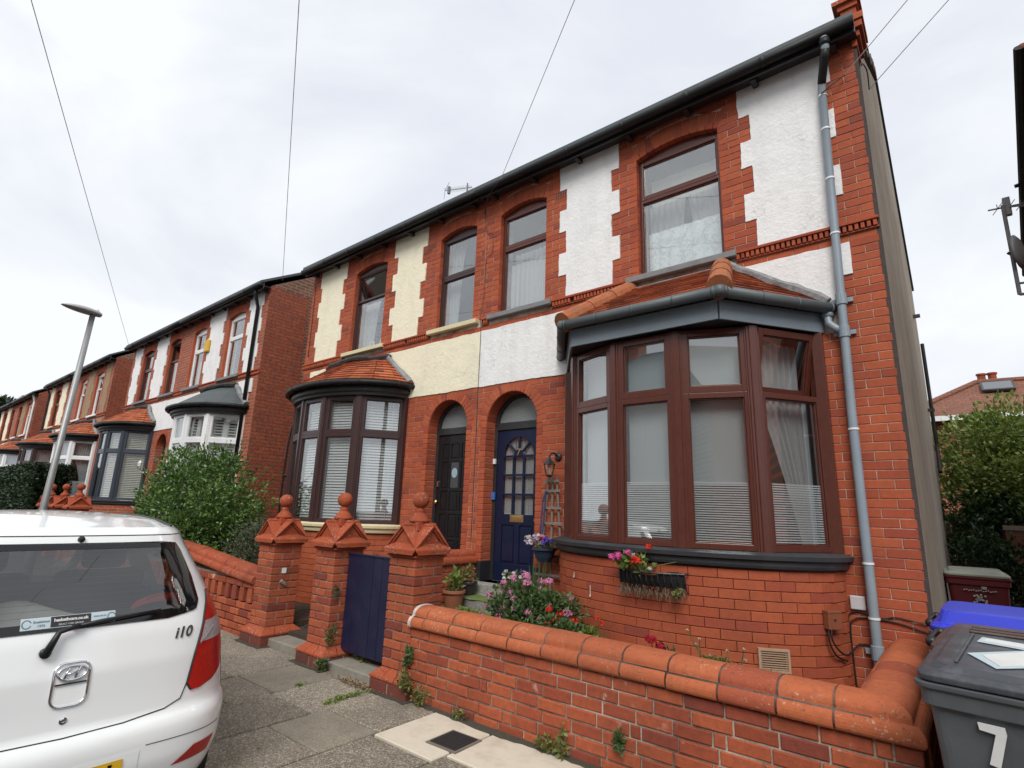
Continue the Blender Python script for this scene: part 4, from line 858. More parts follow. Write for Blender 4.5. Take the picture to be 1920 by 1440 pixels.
def door_seven(D):
    cx, Y, z0, dfr = doorset(D, BLACKP); root = D['root']; lx0, lx1 = cx - .372, cx + .372; gx, gw = cx - .012, .252; zt = 2.65; gs, gb = 2.30, 1.553; Yf = Y - .012
    m = MB(); m.box(lx0, gx - gw, Yf, Y + .03, z0, zt); m.box(gx + gw, lx1, Yf, Y + .03, z0, zt); m.box(gx - gw, gx + gw, Yf, Y + .03, z0, z0 + .22); m.box(gx - gw, gx + gw, Yf, Y + .03, 1.42, gb)
    m.box(gx - .04, gx + .04, Yf, Y + .03, z0 + .22, 1.42); m.box(gx - gw, gx + gw, Yf + .016, Y + .03, z0 + .22, 1.42)
    for s in (-1, 1):
        A = arch_poly(gx, gs, gw, 10, 0, math.pi / 2) if s > 0 else arch_poly(gx, gs, gw, 10, math.pi, math.pi / 2)
        poly = [(gx + s * gw, gs)] + A[1:] + [(gx, zt), (gx + s * gw, zt)]
        if s > 0: poly = poly[::-1]
        m.prism(poly[::-1] if s > 0 else poly[::-1], Yf, Y + .03)
        m.box(gx + s * .145 - .088, gx + s * .145 + .088, Yf + .004, Yf + .017, z0 + .25, 1.39)
    for xx in (gx - .084, gx + .084): m.box(xx - .013, xx + .013, Yf, Y + .02, gb, gs)
    for zz in (gb + .25, gb + .50, gs): m.box(gx - gw, gx + gw, Yf + .002, Y + .022, zz - .013, zz + .013)
    for a in (45, 90, 135):
        F = Fr((gx, 0, gs), (math.cos(rad(a)), 0, math.sin(rad(a))), (0, 1, 0), (-math.sin(rad(a)), 0, math.cos(rad(a)))); m.box(.06, gw + .01, Yf + .001, Y + .021, -.012, .012, F)
    m.prism(arch_poly(gx, gs, .088, 10)[::1], Yf - .001, Y + .02)
    d = m.build('door', BLUED, root, bevel=.004)
    for i in range(3):
        for j in range(3): x0 = gx - gw + .0 + i * .168; pm = MB(); pm.box(x0 + .006, x0 + .162, Y + .008, Y + .012, gb + j * .25 + .008, gb + j * .25 + .242); pm.build('pane', GLASS, d)
    pm = MB(); pm.prism(arch_poly(gx, gs + .005, gw, 14), Y + .008, Y + .012); pm.build('pane', GLASS, d)
    F = Fr((gx - gw, Y + .02, gb)); folds(F, 0, .17, 0, 1.0, .02, 4, .009, d, CURT); folds(F, .16, .36, 0.0, 1.0, .03, 4, .009, d, CURT); folds(F, .34, 2 * gw, 0.0, 1.0, .02, 4, .009, d, CURT)
    m = MB(); m.box(gx - .11, gx + .11, Yf - .008, Yf, 1.455, 1.545); m.box(gx - .085, gx + .085, Yf - .014, Yf - .008, 1.475, 1.525); m.build('letter_box', BRASS, d, bevel=.004)
    m = MB(); m.lathe([(.0, 0), (.012, .0), (.012, .02), (.026, .035), (.026, .05), (.0, .06)], 12, F=Fr((cx + .315, Yf, 1.49), (1, 0, 0), (0, 0, 1), (0, -1, 0))); m.build('knob', BRASS, d, smooth=True)
    m = MB(); m.box(lx0 - .045, lx0 - .005, Y - .06, Y - .03, 2.20, 2.27); m.build('alarm_contact', WPVC, dfr, bevel=.004)
    m = MB(); m.box(lx0 - .052, lx0 + .0, Y - .058, Y - .031, 1.73, 1.83); m.box(lx0 - .036, lx0 - .016, Y - .062, Y - .058, 1.77, 1.80); m.build('doorbell', plain('blue_bell', (0.05, 0.16, 0.50), .4), dfr, bevel=.005)
    text_at('7', .13, Fr((gx, Yf - .004, gs + .045), (1, 0, 0), (0, 0, 1), (0, -1, 0)), BRASS, d, 'door_number', .003)
    for xx in (cx - D['dr0'], cx + D['dr0']):
        s = 1 if xx < cx else -1; m = MB(); m.box(min(xx - s * .1, xx + s * .012), max(xx - s * .1, xx + s * .012), -.014, .2, z0 - .05, z0 + .24); m.build('jamb_plinth', BLACKP, root, bevel=.006)
def door_nine(D):
    cx, Y, z0, dfr = doorset(D, BLACKP); root = D['root']; Yf = Y - .012; zt = 2.65; DB = plain('black_gloss_door', (0.012, 0.012, 0.014), .28, .2, 5, .05)
    m = MB(); m.box(cx - .345, cx + .345, Yf + .012, Y + .03, z0, zt); cols = [(-.345, -.265), (-.125, -.085), (.085, .125), (.265, .345)]
    for a, b in cols: m.box(cx + a, cx + b, Yf, Yf + .013, z0, zt)
    for za, zb in ((z0, z0 + .12), (1.16, 1.2), (1.52, 1.56), (1.84, 1.88), (2.26, 2.30), (2.52, zt)): m.box(cx - .265, cx + .265, Yf + .001, Yf + .013, za, zb)
    for za, zb in ((z0 + .12, 1.16), (1.2, 1.52), (1.56, 1.84), (1.88, 2.26), (2.3, 2.52)):
        for a, b in ((-.265, -.125), (-.085, .085), (.125, .265)):
            if (a, za) == (-.085, 1.88): continue
            m.box(cx + a + .018, cx + b - .018, Yf + .004, Yf + .013, za + .018, zb - .018)
    d = m.build('door', DB, root, bevel=.004)
    m = MB(); m.box(cx - .075, cx + .075, Yf + .006, Yf + .0125, 1.89, 2.25); m.build('pane', plain('dark_etched_glass', (.07, .075, .08), .2, .4, 50, .2), d)
    m = MB(); m.lathe([(0, 0), (.055, 0), (.055, .004), (0, .005)], 18, F=Fr((cx, Yf + .006, 2.1), (1, 0, 0), (0, 0, 1.3), (0, -1, 0))); m.build('etched_roundel', plain('pale_blue_glass', (.30, .42, .50), .3, .5, 40, .2), d)
    m = MB(); m.lathe([(.0, 0), (.012, .0), (.012, .03), (.028, .045), (.028, .06), (.0, .07)], 12, F=Fr((cx - .30, Yf, 1.69), (1, 0, 0), (0, 0, 1), (0, -1, 0))); m.build('knob', BRASS, d, smooth=True)
    m = MB(); m.box(cx - .335, cx - .305, Yf - .02, Yf, 1.90, 1.98); m.build('lock', CHROME, d, bevel=.003)
# ------------------------------------------------------------------ build the near pair
H7 = house(dict(detail=True, m=-1, xo=0.0, W=4.739, zo=0, wa=(1.323, 2.304), wb=(3.634, 4.457), door=(3.72, 4.575), bay=1.888, qo=(1.098, .992), qi=(2.531, 2.637), qb=(3.416, 3.303), qc=(.226, .30), rend=WHT, flank=GREYR, sillm=SILLG, upfm=(RWOOD, RWOOD), cura='lace', curb='net', guttermat=BLACKG,
    label='white rendered red brick house with navy blue door, angled tiled bay and grey downpipe'))
H9 = house(dict(detail=True, m=1, xo=-9.478, W=4.737, zo=0, wa=(1.478, 2.408), wb=(3.763, 4.548), door=(3.748, 4.543), bay=1.888, qo=(1.178, 1.078), qi=(2.604, 2.712), qb=(3.448, 3.338), qc=(.29, .36), rend=CRM, flank=COMB, sillm=SILLC, upfm=(DWOOD, DWOOD), cura='frames', curb='tied', opena=.42, midb=.56, guttermat=BLACKG,
    label='cream rendered red brick house with black panelled door and dark brown bow window'))
B7, BW7 = bay(H7, dict(sill=SILLB, frame=RWOOD, open=.22, openi=(0, 4), fill=['roller', 'roller', 'roller', 'roller', 'swag'], roof='hip', limit=300))
B9, BW9 = bay(H9, dict(sill=SILLC, frame=DWOOD, open=.45, openi=(0,), fill=['ven'] * 5, roof='round', limit=60))
door_seven(H7); door_nine(H9)
# house 7 rainwater pipe, branch from the bay gutter, kneeler at the gable foot, vents and meter boxes
r7 = H7['root']; dp = MB(); path = [(-.21, -.25, 6.10), (-.21, -.25, 5.99), (-.23, -.21, 5.92), (-.282, -.095, 5.78), (-.295, -.062, 5.72), (-.318, -.062, 4.4), (-.348, -.062, 2.5), (-.352, -.062, .6), (-.352, -.062, .12)]
dp.tube(path, .036, 12); pipe = dp.build('downpipe', GREYL, r7, smooth=True)
m = MB(); m.tube([(-.211, -.246, 5.98), (-.23, -.21, 5.92), (-.282, -.095, 5.78), (-.29, -.075, 5.75)], .0385, 12); m.tube([(-.21, -.25, 6.08), (-.21, -.25, 6.01)], .046, 12); m.build('swan_neck', BLACKG, pipe, smooth=True)
def pipe_x(z): return float(np.interp(z, [.12, .6, 2.5, 4.4, 5.72], [-.352, -.352, -.348, -.318, -.295]))
for z, t in ((5.62, 0), (5.25, 0), (4.72, 0), (4.16, 0), (3.52, 1), (3.22, 1), (2.36, 0), (1.28, 0), (.87, 0), (.62, 1)):
    m = MB()
    if t: m.lathe([(.036, -.05), (.045, -.05), (.045, .05), (.036, .055)], 14, (pipe_x(z), -.062, z)); m.box(pipe_x(z) - .085, pipe_x(z) + .085, -.03, -.005, z - .02, z + .02)
    else: m.lathe([(.036, -.008), (.041, -.008), (.041, .008), (.036, .008)], 14, (pipe_x(z), -.062, z))
    m.build('collar', GREYL if t else WPVC, pipe, smooth=False)
m = MB(); m.tube([(-.452, -.03, 3.44), (-.452, -.05, 3.36), (-.448, -.055, 3.32), (-.40, -.062, 3.265), (-.345, -.062, 3.23)], .034, 10); m.lathe([(.036, 0), (.048, 0), (.048, .06), (.036, .06)], 12, (-.452, -.035, 3.38)); m.build('branch_pipe', GREYL, pipe, smooth=True)
m = MB()
for k, (z, o) in enumerate(((6.06, .0), (6.137, .03), (6.214, .06), (6.29, .075))): m.box(-.02 - o * .2, .03 + o, -.02 - o, .30, z, z + .07)
kn = m.build('gable_kneeler', BR, r7, bevel=.004)
m = MB(); m.box(-.07, .06, -.09, .10, 6.36, 6.44); m.box(-.09, .075, -.11, .12, 6.44, 6.50); m.box(-.13, .10, -.14, .14, 6.50, 6.545); m.build('kneeler_cap', TCAP, kn)
m = MB()
for k in range(16): y = .05 + k * .235; z = 6.30 + (y + .2) * .585; m.box(-.03, .03 + RN.uniform(-.008, .01), y, y + .225, z + .02, z + .085)
m.build('verge_course', plain('dark_verge_mortar', (.16, .13, .10), .95, .4, 20, .7, 40), r7, bevel=.004)
m = MB()
for z, y, l in ((5.1, 5.9, .0), (3.55, 6.6, 0)): m.box(.0, .10, y, y + .07, z, z + .05)
m.build('overflow_pipe', BLACKP, r7)
m = MB(); m.tube([(.05, 7.0, 4.9), (.05, 7.0, 3.0), (.06, 6.2, 2.45)], .03, 8); m.build('soil_pipe', BLACKG, r7)
m = MB(); m.box(-.012, .020, .0, .03, -.1, 6.1); m.build('render_edge_bead', plain('tar_edge', (.06, .045, .04), .9, .5, 20, .6), r7)
m = MB()
F = Fr((-3.50, -.002, 5.67)); m.box(0, .205, -.002, .02, 0, .14, F)
ab = m.build('air_brick', BR, H7['wall']); m = MB()
for i in range(5):
    for j in range(3): m.box(.016 + i * .037, .040 + i * .037, -.004, -.0018, .014 + j * .041, .043 + j * .041, F)
m.build('vent_hole', BLACKP, ab)
m = MB(); F = Fr((-6.03, -.002, 5.70)); m.box(0, .2, -.002, .02, 0, .1, F); ab = m.build('air_brick', BR, H9['wall']); m = MB()
for i in range(4):
    for j in range(2): m.box(.02 + i * .043, .047 + i * .043, -.004, -.0018, .014 + j * .041, .043 + j * .041, F)
m.build('vent_hole', BLACKP, ab)
# louvred vent low on the bay wall
th = math.acos((-.967 + 1.888) / 1.36); vx, vy = -1.888 + 1.37 * math.cos(th), -.83 * math.sin(th); tang = math.atan2(.82 * math.cos(th), 1.36 * math.sin(th))
F = rotz_frame((vx - .10, vy - .06, .47), tang); m = MB(); light(m, F, 0, .225, 0, .165, .016, -.012, .03)
for i in range(8): m.box(.016, .209, -.006, .012, .02 + i * .016, .027 + i * .016, F)
m.build('louvre_vent', plain('buff_plastic', (.40, .27, .18), .7, .2), BW7); m = MB(); m.box(.01, .21, .012, .02, .01, .15, F); m.build('vent_back', BRB, BW7)
F = Fr((-.51, -.03, .915)); m = MB(); m.box(0, .105, 0, .03, 0, .105, F); m.build('meter_cover', plain('grey_plastic_box', (.50, .50, .51), .45), r7, bevel=.008)
th = math.acos(.93); vx, vy = -1.888 + 1.375 * math.cos(th), -.835 * math.sin(th); F = rotz_frame((vx, vy, .79), rad(52)); m = MB(); m.box(-.06, .06, -.045, .012, 0, .135, F); m.box(-.062, .062, -.048, .012, .115, .137, F); tb = m.build('junction_box', plain('brown_plastic_box', (.22, .072, .036), .5), BW7, bevel=.005)
m = MB(); m.box(-.012, .006, -.0485, -.044, .062, .078, F); m.build('lock_slot', BLACKP, tb)
CAB = plain('black_cable', (.012, .012, .013), .5, .2)
def cable(pts, r=.006, parent=None, name='cable', mat=None):
    P = [np.array(p, float) for p in pts]; out = []
    for i in range(len(P) - 1):
        p0, p1, p2, p3 = P[max(0, i - 1)], P[i], P[i + 1], P[min(len(P) - 1, i + 2)]
        for k in range(5): t = k / 5; out.append(.5 * ((2 * p1) + (-p0 + p2) * t + (2 * p0 - 5 * p1 + 4 * p2 - p3) * t * t + (-p0 + 3 * p1 - 3 * p2 + p3) * t ** 3))
    out.append(P[-1]); m = MB(); m.tube(out, r, 6); return m.build(name, mat or CAB, parent, smooth=True)
cable([(-.60, -.36, .80), (-.60, -.37, .72), (-.57, -.31, .64), (-.53, -.20, .60), (-.47, -.03, .66), (-.38, -.02, .66)], .007, r7); cable([(-.62, -.36, .80), (-.62, -.37, .70), (-.59, -.31, .60), (-.545, -.18, .55)], .007, r7)
cable([(-.52, -.03, .25), (-.525, -.03, .75), (-.49, -.02, .84), (-.40, -.012, .86), (-.2, -.012, .85), (.0, -.012, .80)], .006, r7); cable([(-.53, -.03, .70), (-.53, -.02, .86), (-.47, -.012, .90), (-.40, -.012, .89), (-.3, -.012, .87), (-.2, -.012, .89), (-.02, -.012, .86)], .005, r7)
cable([(-4.78, -.012, 6.0), (-4.70, -.012, 5.6), (-4.60, -.014, 5.55), (-4.585, -.014, 5.25), (-4.70, -.012, 5.15), (-4.72, -.012, 4.6), (-4.73, -.05, 4.26), (-4.735, -.02, 4.1), (-4.735, -.02, 3.3), (-4.74, -.01, 2.5), (-4.745, -.01, 1.2)], .0035, r7)
cable([(-9.38, -.012, 5.9), (-9.35, -.012, 4.4)], .006, H9['root'])
# paint runs and patches on the bay wall
m = MB()
for dx_, z, l in ((-.62, .85, .09), (-.86, .99, .04), (.22, .97, .02)):
    th = math.acos(dx_ / 1.36); p = (-1.888 + 1.363 * math.cos(th), -.824 * math.sin(th), z); F = rotz_frame(p, math.atan2(.82 * math.cos(th) * 1.0, 1.36 * math.sin(th))); m.box(-.004, .004, -.001, .003, 0, l, F); m.lathe([(0, -.001), (.012, -.001), (.012, .002), (0, .002)], 10, F=Fr(F((0, -.001, 0)), F.a[0], F.a[2], -F.a[1]))
m.build('paint_drip', plain('cream_drip', (.62, .52, .45), .7), BW7)
# ------------------------------------------------------------------ garden wall of the near house
WG = 0.0835; WL = 0.240
COPE = [(.150, .575), (.160, .577), (.169, .583), (.175, .594), (.177, .608), (.176, .624), (.171, .639), (.163, .651), (.154, .659), (.149, .662), (.128, .664), (.126, .676)] + [(.126 * math.cos(t) ** .75, .676 + .070 * math.sin(t)) for t in np.linspace(.10, 1.45, 11)] + [(0, .747)]
COPE = COPE + [(-a, b) for a, b in COPE[-2::-1]]
def cope_unit(mb, F, l0, l1, s0=0.0, s1=0.0, prof=COPE, zf=None):
    n = len(prof); ch = .004; vs = []
    for l, s, k in ((l0, s0, 0.0), (l0 + ch, s0, 1), (l1 - ch, s1, 1), (l1, s1, 0.0)):
        for y, z in prof:
            sc_ = 1.0 if k else .975; zc = .64 + (z - .64) * sc_; yy = y * sc_; vs.append(F((l + s * yy, yy, zc + (zf(l) if zf else 0))))
    fs = [(k * n + i, (k + 1) * n + i, (k + 1) * n + (i + 1) % n, k * n + (i + 1) % n) for k in range(3) for i in range(n)] + [tuple(range(n)), tuple(range(4 * n - 1, 3 * n - 1, -1))]
    mb.add(vs, fs)
gw = thing('garden_wall', 'low red brick garden wall with bright terracotta coping, returning beside the black bin', 'wall', (-1.8, -1.8, 0))
YC = -1.795; XC = -.142
m = MB(); m.box(-3.60, .0, -1.918, -1.68, -.25, .60); m.box(-.24, .0, -1.68, -.01, -.25, .60); wc = m.build('wall', MORTW, gw)
bk = lay(-3.615, .012, .575 - 9 * WG, 9, [], WG, WL, .012, .13)
for b in bk:
    lb, rb, rt, lt, zb, zt = b; P = ((lb + rb) / 2, -1.93 + RN.uniform(-.004, .004), (zb + zt) / 2); link('brick', face_brick(rb - lb, zt - zb, BRW, .05, .006), wc, P, (RN.uniform(-.01, .01), RN.uniform(-.006, .006), RN.uniform(-.008, .008)))
bk = lay(.03, 1.90, .575 - 9 * WG, 9, [], WG, WL, .012, .1)
for b in bk:                                   # return towards the house, outer face
    lb, rb, rt, lt, zb, zt = b; P = (.012 + RN.uniform(-.003, .003), -1.93 + (lb + rb) / 2, (zb + zt) / 2); link('brick', face_brick(rb - lb, zt - zb, BRW, .05, .006), wc, P, (0, 0, math.pi / 2 + RN.uniform(-.008, .008)))
F1 = Fr((0, YC, 0)); js = [-3.60, -3.415] + [-3.415 + .3130 * i for i in range(1, 10)] + [-.36]; js = js[:-2] + [-.30] if False else js
m = MB(); cope_unit(m, Fr((0, YC, .012)), -3.59, -.18, prof=[(y * .93, .575 + (z - .575) * .9) for y, z in COPE]); m.build('coping_bed', mortar_mat('coping_joint_mortar', (.025, .018, .015), (.16, .12, .10)), gw); js = [-3.60, -3.43] + [-3.43 + .3125 * i for i in range(1, 10)] + [-.345]
cm = []
for a, b in zip(js[:-1], js[1:]):
    if b - a < .05: continue
    m = MB(); cope_unit(m, F1, a + .006, b - .006); o = m.build('coping_brick', TCOT, gw, smooth=False); o.location = (0, RN.uniform(-.005, .005), RN.uniform(-.004, .004)); cm.append(o)
m = MB(); cope_unit(m, F1, js[-1] + .004, XC, 0, -1.0); F2 = Fr((XC, 0, 0), (0, 1, 0), (-1, 0, 0)); cope_unit(m, F2, YC, YC + .30, -1.0 * -1.0, 0); m.build('coping_brick', TCOT, gw)
for k in range(5): a = YC + .304 + k * .297; m = MB(); cope_unit(m, F2, a + .003, a + .294); m.build('coping_brick', TCOT, gw)
def lump(path, r, n=7, jit=.4):
    m = MB(); P = [np.array(p, float) + NR.normal(0, r * .25, 3) for p in path]; m.tube(P, [r * RN.uniform(1 - jit, 1 + jit) for _ in P], n); return m
m = MB(); cope_unit(m, F1, -3.618, -3.580, prof=[(y * 1.015, .64 + (z - .64) * 1.03) for y, z in COPE]); m.build('mortar_fillet', plain('white_cement', (.60, .57, .53), .95, .3, 30, 1.0, 40, dirt=.5, dirtcol=(.25, .2, .17), dscale=14, bdist=.02), gw)
# ------------------------------------------------------------------ gate pillars
def pillar(cx, cy, zo, name_, label, group, top=1.14, small=False, lettering=None):
    root = thing('gate_pillar', label, 'gate pillar', (cx, cy, zo), group)
    h = .18; z0 = .19; n = int(round((top - z0) / .0795)); g = (top - z0) / n
    m = MB(); m.box(cx - h + .012, cx + h - .012, cy - h + .012, cy + h - .012, zo - .2, zo + top); shaft = m.build('shaft', MORTW, root)
    if not small:
        for k in range(n):
            z = zo + z0 + k * g + g / 2; sw = (1 if k % 2 else -1)
            for s in range(4):
                a = s * math.pi / 2; w = .238; off = sw * (h - w / 2); d = .108; rr = RN.uniform(-.004, .004)
                lx, ly = off, -(h - d / 2); X, Yy = lx * math.cos(a) - ly * math.sin(a), lx * math.sin(a) + ly * math.cos(a)
                link('brick', bbox_brick(w, d, g - .011, .005, BRW), shaft, (cx + X, cy + Yy, z), (0, rr, a + RN.uniform(-.006, .006)))
        for s in range(4):
            a = s * math.pi / 2; F = rotz_frame((cx, cy, zo), a)
            for t0, t1 in ((-1, -.33), (-.33, .33), (.33, 1)):
                b, t = .255, h; m = MB(); e0 = .003 if t0 > -1 else 0; e1 = .003 if t1 < 1 else 0
                P = [(t0 * b + e0, -b, .105), (t1 * b - e1, -b, .105), (t1 * t * 1 - e1, -t, .105), (t0 * t + e0, -t, .105), (t0 * b + e0, -b, .125), (t1 * b - e1, -b, .125), (t1 * t - e1, -t + .004, .192), (t0 * t + e0, -t + .004, .192)]
                m.hexa([F(p) for p in P]); m.build('plinth_tile', TCAP, root, bevel=.004)
            for t0, t1 in ((-.25, -.01), (.0, .25)):
                m = MB(); m.box(t0 + .006, t1 - .004, -.25, -.15, -.05, .098, F); m.build('plinth_brick', BRD, root, bevel=.005)
        m = MB(); m.box(cx - .24, cx + .24, cy - .24, cy + .24, zo - .2, zo + .1); m.build('plinth', MORTW, root)
    else:
        m = MB(); m.box(cx - h, cx + h, cy - h, cy + h, zo, zo + top); m.build('brick_facing', FARB, root)
    # cross-gabled terracotta cap
    zt = zo + top; m = MB(); m.box(cx - .185, cx + .185, cy - .185, cy + .185, zt, zt + .012); m.box(cx - .20, cx + .20, cy - .20, cy + .20, zt + .012, zt + .028); m.box(cx - .175, cx + .175, cy - .175, cy + .175, zt + .028, zt + .10)
    ap = zt + .305; lo = zt + .075
    for s in range(2):
        F = rotz_frame((cx, cy, 0), s * math.pi / 2)
        m.prism([(-.178, zt + .03), (.178, zt + .03), (.178, lo), (0, ap - .045), (-.178, lo)], -.180, .180, F)
        for sg in (-1, 1):
            for (d0, d1, yy) in ((0.0, .022, .215), (.022, .045, .198)):
                P = [(sg * .235, lo + .005 - d1), (0, ap - d1), (0, ap - d0), (sg * .235, lo + .005 - d0)]
                if sg < 0: P = P[::-1]
                m.prism(P, -yy, yy, F)
        F3 = F; m.tube([F((0, -.205, ap - .012)), F((0, .205, ap - .012))], .022, 10)
    cap = m.build('cap', TCAP, root, bevel=.003)
    m = MB(); m.box(cx - .085, cx + .085, cy - .085, cy + .085, ap - .06, ap + .018); m.build('finial_base', TCAP, cap, bevel=.003)
    m = MB(); r = .081; prof = [(.0, ap + .018), (.098, ap + .018), (.100, ap + .036), (.082, ap + .052), (.080, ap + .068), (.056, ap + .088), (.042, ap + .115), (.050, ap + .126), (.040, ap + .138), (.034, ap + .155)]
    bc = ap + .155 + r * .86
    for k in range(1, 15): t = -1.08 + k * (1.5708 + 1.08) / 14; prof.append((max(.0005, r * math.cos(t)), bc + r * math.sin(t)))
    m.lathe(prof, 20, (cx, cy, 0)); m.build('ball_finial', TCAP, root, smooth=True)
    if lettering: text_at(lettering, .062, Fr((cx - .0, cy - .1815, zt + .062), (1, 0, 0), (0, 0, 1), (0, -1, 0)), plain('incised_shadow', (.12, .03, .02), .8), cap, 'lettering', .0015, .001)
    return root
GPG = 'ball-topped gate pillars'
pillar(-3.80, -1.75, 0, '', 'terracotta ball-topped brick gate pillar nearest the coped garden wall, right of the blue gate', GPG, 1.14, lettering='AVONDALE')
pillar(-5.06, -1.75, 0, '', 'terracotta ball-topped brick gate pillar on the left side of the blue gate', GPG, 1.125)
p1r = pillar(-6.32, -1.75, .0, '', 'terracotta ball-topped brick gate pillar next to the pierced wall and grey shrub', GPG, 1.095)
nm = MB(); nm.box(-6.139, -6.132, -1.80, -1.745, .78, .84); nm.build('house_name_plate', WPVC, p1r); nm = lump([(-6.132, -1.80, .70), (-6.12, -1.77, .66), (-6.12, -1.74, .63)], .02); nm.build('key_hook', CONC, p1r)
for i, (x, lb) in enumerate(((-15.58, 'right hand one of three distant red gate pillars by the lamp post'), (-16.87, 'middle one of three distant red gate pillars by the lamp post'), (-18.2, 'left hand one of three distant red gate pillars, half behind the lamp post'))): pillar(x, -1.75, .19, '', lb, GPG, 1.09, small=True)
# ------------------------------------------------------------------ blue gate
gt = thing('garden_gate', 'navy blue boarded garden gate hung between two brick pillars', 'gate', (-4.5, -1.75, .12)); x = -4.865
for k in range(6): m = MB(); m.box(x + .001, x + .1405, -1.765 + RN.uniform(-.0015, .0015), -1.742, .145, 1.09); m.build('board', BLUEG, gt, bevel=.004); x += .1435
m = MB(); m.box(-4.868, -4.0, -1.775, -1.735, 1.09, 1.108); m.build('top_rail', BLUEG, gt, bevel=.003)
m = MB()
for z in (.25, .93): m.box(-4.86, -4.01, -1.742, -1.715, z, z + .09)
m.build('ledge', BLUEG, gt, bevel=.003)
m = MB()
for z in (.29, .97): m.box(-3.995, -3.90, -1.73, -1.715, z - .012, z + .02); m.tube([(-3.995, -1.73, z - .03), (-3.995, -1.73, z + .04)], .011, 8)
m.build('hinge', BLACKP, gt)
# steps: gate thresholds and the flight to the blue door
gs = thing('gate_threshold', 'worn stone threshold under the blue gate', 'step', (-4.43, -1.8, 0)); m = MB(); m.box(-4.83, -4.03, -1.93, -1.55, -.2, .075); m.build('slab', CONC, gs, bevel=.012)
gs = thing('gate_threshold', 'worn stone threshold at the open gateway by the pierced wall', 'step', (-5.7, -1.8, 0)); m = MB(); m.box(-6.09, -5.29, -1.90, -1.45, -.2, .085); m.build('slab', CONC, gs, bevel=.012)
st = thing('entrance_steps', 'grey stone steps with mossy green treads leading up to the blue door', 'steps', (-4.15, -.6, .1))
for k, (z, y0, y1) in enumerate(((.72, -.20, .2), (.60, -.46, -.1), (.485, -.76, -.36), (.365, -1.06, -.66), (.24, -1.38, -.96))):
    m = MB(); m.box(-4.66, -3.50, y0, y1, z - .14, z - (.012 if k else 0)); s_ = m.build('step', CONCG if k < 2 else CONC, st, bevel=.010)
    if k:
        m = MB(); m.grid(lambda u, v: (-4.66 + 1.165 * u, y0 - .012 + (.24) * v + (.006 * math.sin(u * 31) if v == 0 else 0), z + .004 * math.sin(u * 17 + v * 5) - (.02 if v == 0 else 0)), 30, 5); m.build('moss', MOSS, s_, smooth=True)
pth = thing('garden_path', 'pale concrete path inside the open gateway', 'path', (-5.7, -.8, .1)); m = MB(); m.box(-6.09, -5.0, -.95, -.0, -.1, .19); m.build('slab', plain('pale_path', (.52, .48, .40), .95, .12, 10, .4, 80, dirt=.3, dirtcol=(.25, .2, .15)), pth)
m = MB(); m.box(-6.09, -5.0, -1.45, -.95, -.1, .165); m.build('gravel_bed', SOIL, pth)
dv = thing('dividing_wall', 'short brick wall with red coping between the two front doors', 'wall', (-4.75, -.6, 0)); m = MB(); m.box(-4.86, -4.65, -1.5, -.01, -.1, .93); dwc = m.build('wall', MORTW, dv)
for b in lay(.02, 1.48, .93 - 9 * WG, 9, [], WG, WL, .012):
    lb, rb, rt, lt, zb, zt = b; link('brick', face_brick(rb - lb, zt - zb, BRW, .05, .006), dwc, (-4.638, -1.5 + (lb + rb) / 2, (zb + zt) / 2), (0, 0, math.pi / 2))
F2 = Fr((-4.75, 0, .352), (0, 1, 0), (-1, 0, 0))
for k in range(5): m = MB(); cope_unit(m, F2, -1.50 + k * .297, -1.50 + k * .297 + .291, prof=[(y * .82, z) for y, z in COPE]); m.build('coping_brick', TCAP, dv)
# pierced wall in front of the cream house
pw = thing('garden_wall', 'pierced red brick wall with sagging weathered coping in front of the leafy shrub', 'wall', (-8.2, -1.78, 0)); PX0, PX1 = -10.6, -6.51
zf = lambda x: .09 * math.sin(max(0, min(1, (-6.6 - x) / 2.2)) * 1.57) + zg(x)
m = MB(); m.box(PX0, PX1, -1.86, -1.70, -.3, .66); c_ = m.build('wall', MORTW, pw); hol = []
for b in lay(PX0, PX1, -.02, 8, [], WG, WL, .012, .15):
    lb, rb, rt, lt, zb, zt = b
    if .39 < (zb + zt) / 2 < .56: continue
    link('brick', face_brick(rb - lb, zt - zb, BRW, .06, .006), c_, ((lb + rb) / 2, -1.925 + RN.uniform(-.006, .006), (zb + zt) / 2), (RN.uniform(-.01, .01), 0, RN.uniform(-.01, .01)))
xx = PX1 - .10
while xx > PX0 + .1: link('brick', face_brick(.105, .158, BRW, .09, .006), c_, (xx, -1.928, .482), (0, 0, RN.uniform(-.02, .02))); xx -= .205
m = MB(); m.box(PX0, PX1, -1.868, -1.85, .40, .565); m.build('dark_void', BLACKP, c_)  # black strip over the core paints the shade inside the openings
x = PX1 - .004
while x > PX0 + .2: m = MB(); cope_unit(m, Fr((0, -1.79 + RN.uniform(-.008, .008), .045 + RN.uniform(-.006, .006)), (1, 0, 0), (0, 1, 0)), x - .288, x, zf=zf); m.build('coping_brick', brick_coping if False else TCAP, pw); x -= .301
fwl = thing('garden_wall', 'distant low brick wall below the clipped dark hedge', 'wall', (-24, -1.8, .19)); m = MB(); m.box(-36, -18.4, -1.9, -1.7, -.2, 1.12); m.build('wall', FARB, fwl); m = MB(); m.box(-36, -18.4, -1.93, -1.67, 1.12, 1.20); m.build('coping', TCAP, fwl)
fwl = thing('garden_wall', 'distant low brick wall just right of the three far pillars', 'wall', (-13, -1.8, .19)); m = MB(); m.box(-15.38, -10.7, -1.9, -1.7, -.2, .95); m.build('wall', FARB, fwl); m = MB(); m.box(-15.38, -10.7, -1.93, -1.67, .95, 1.03); m.build('coping', TCAP, fwl)

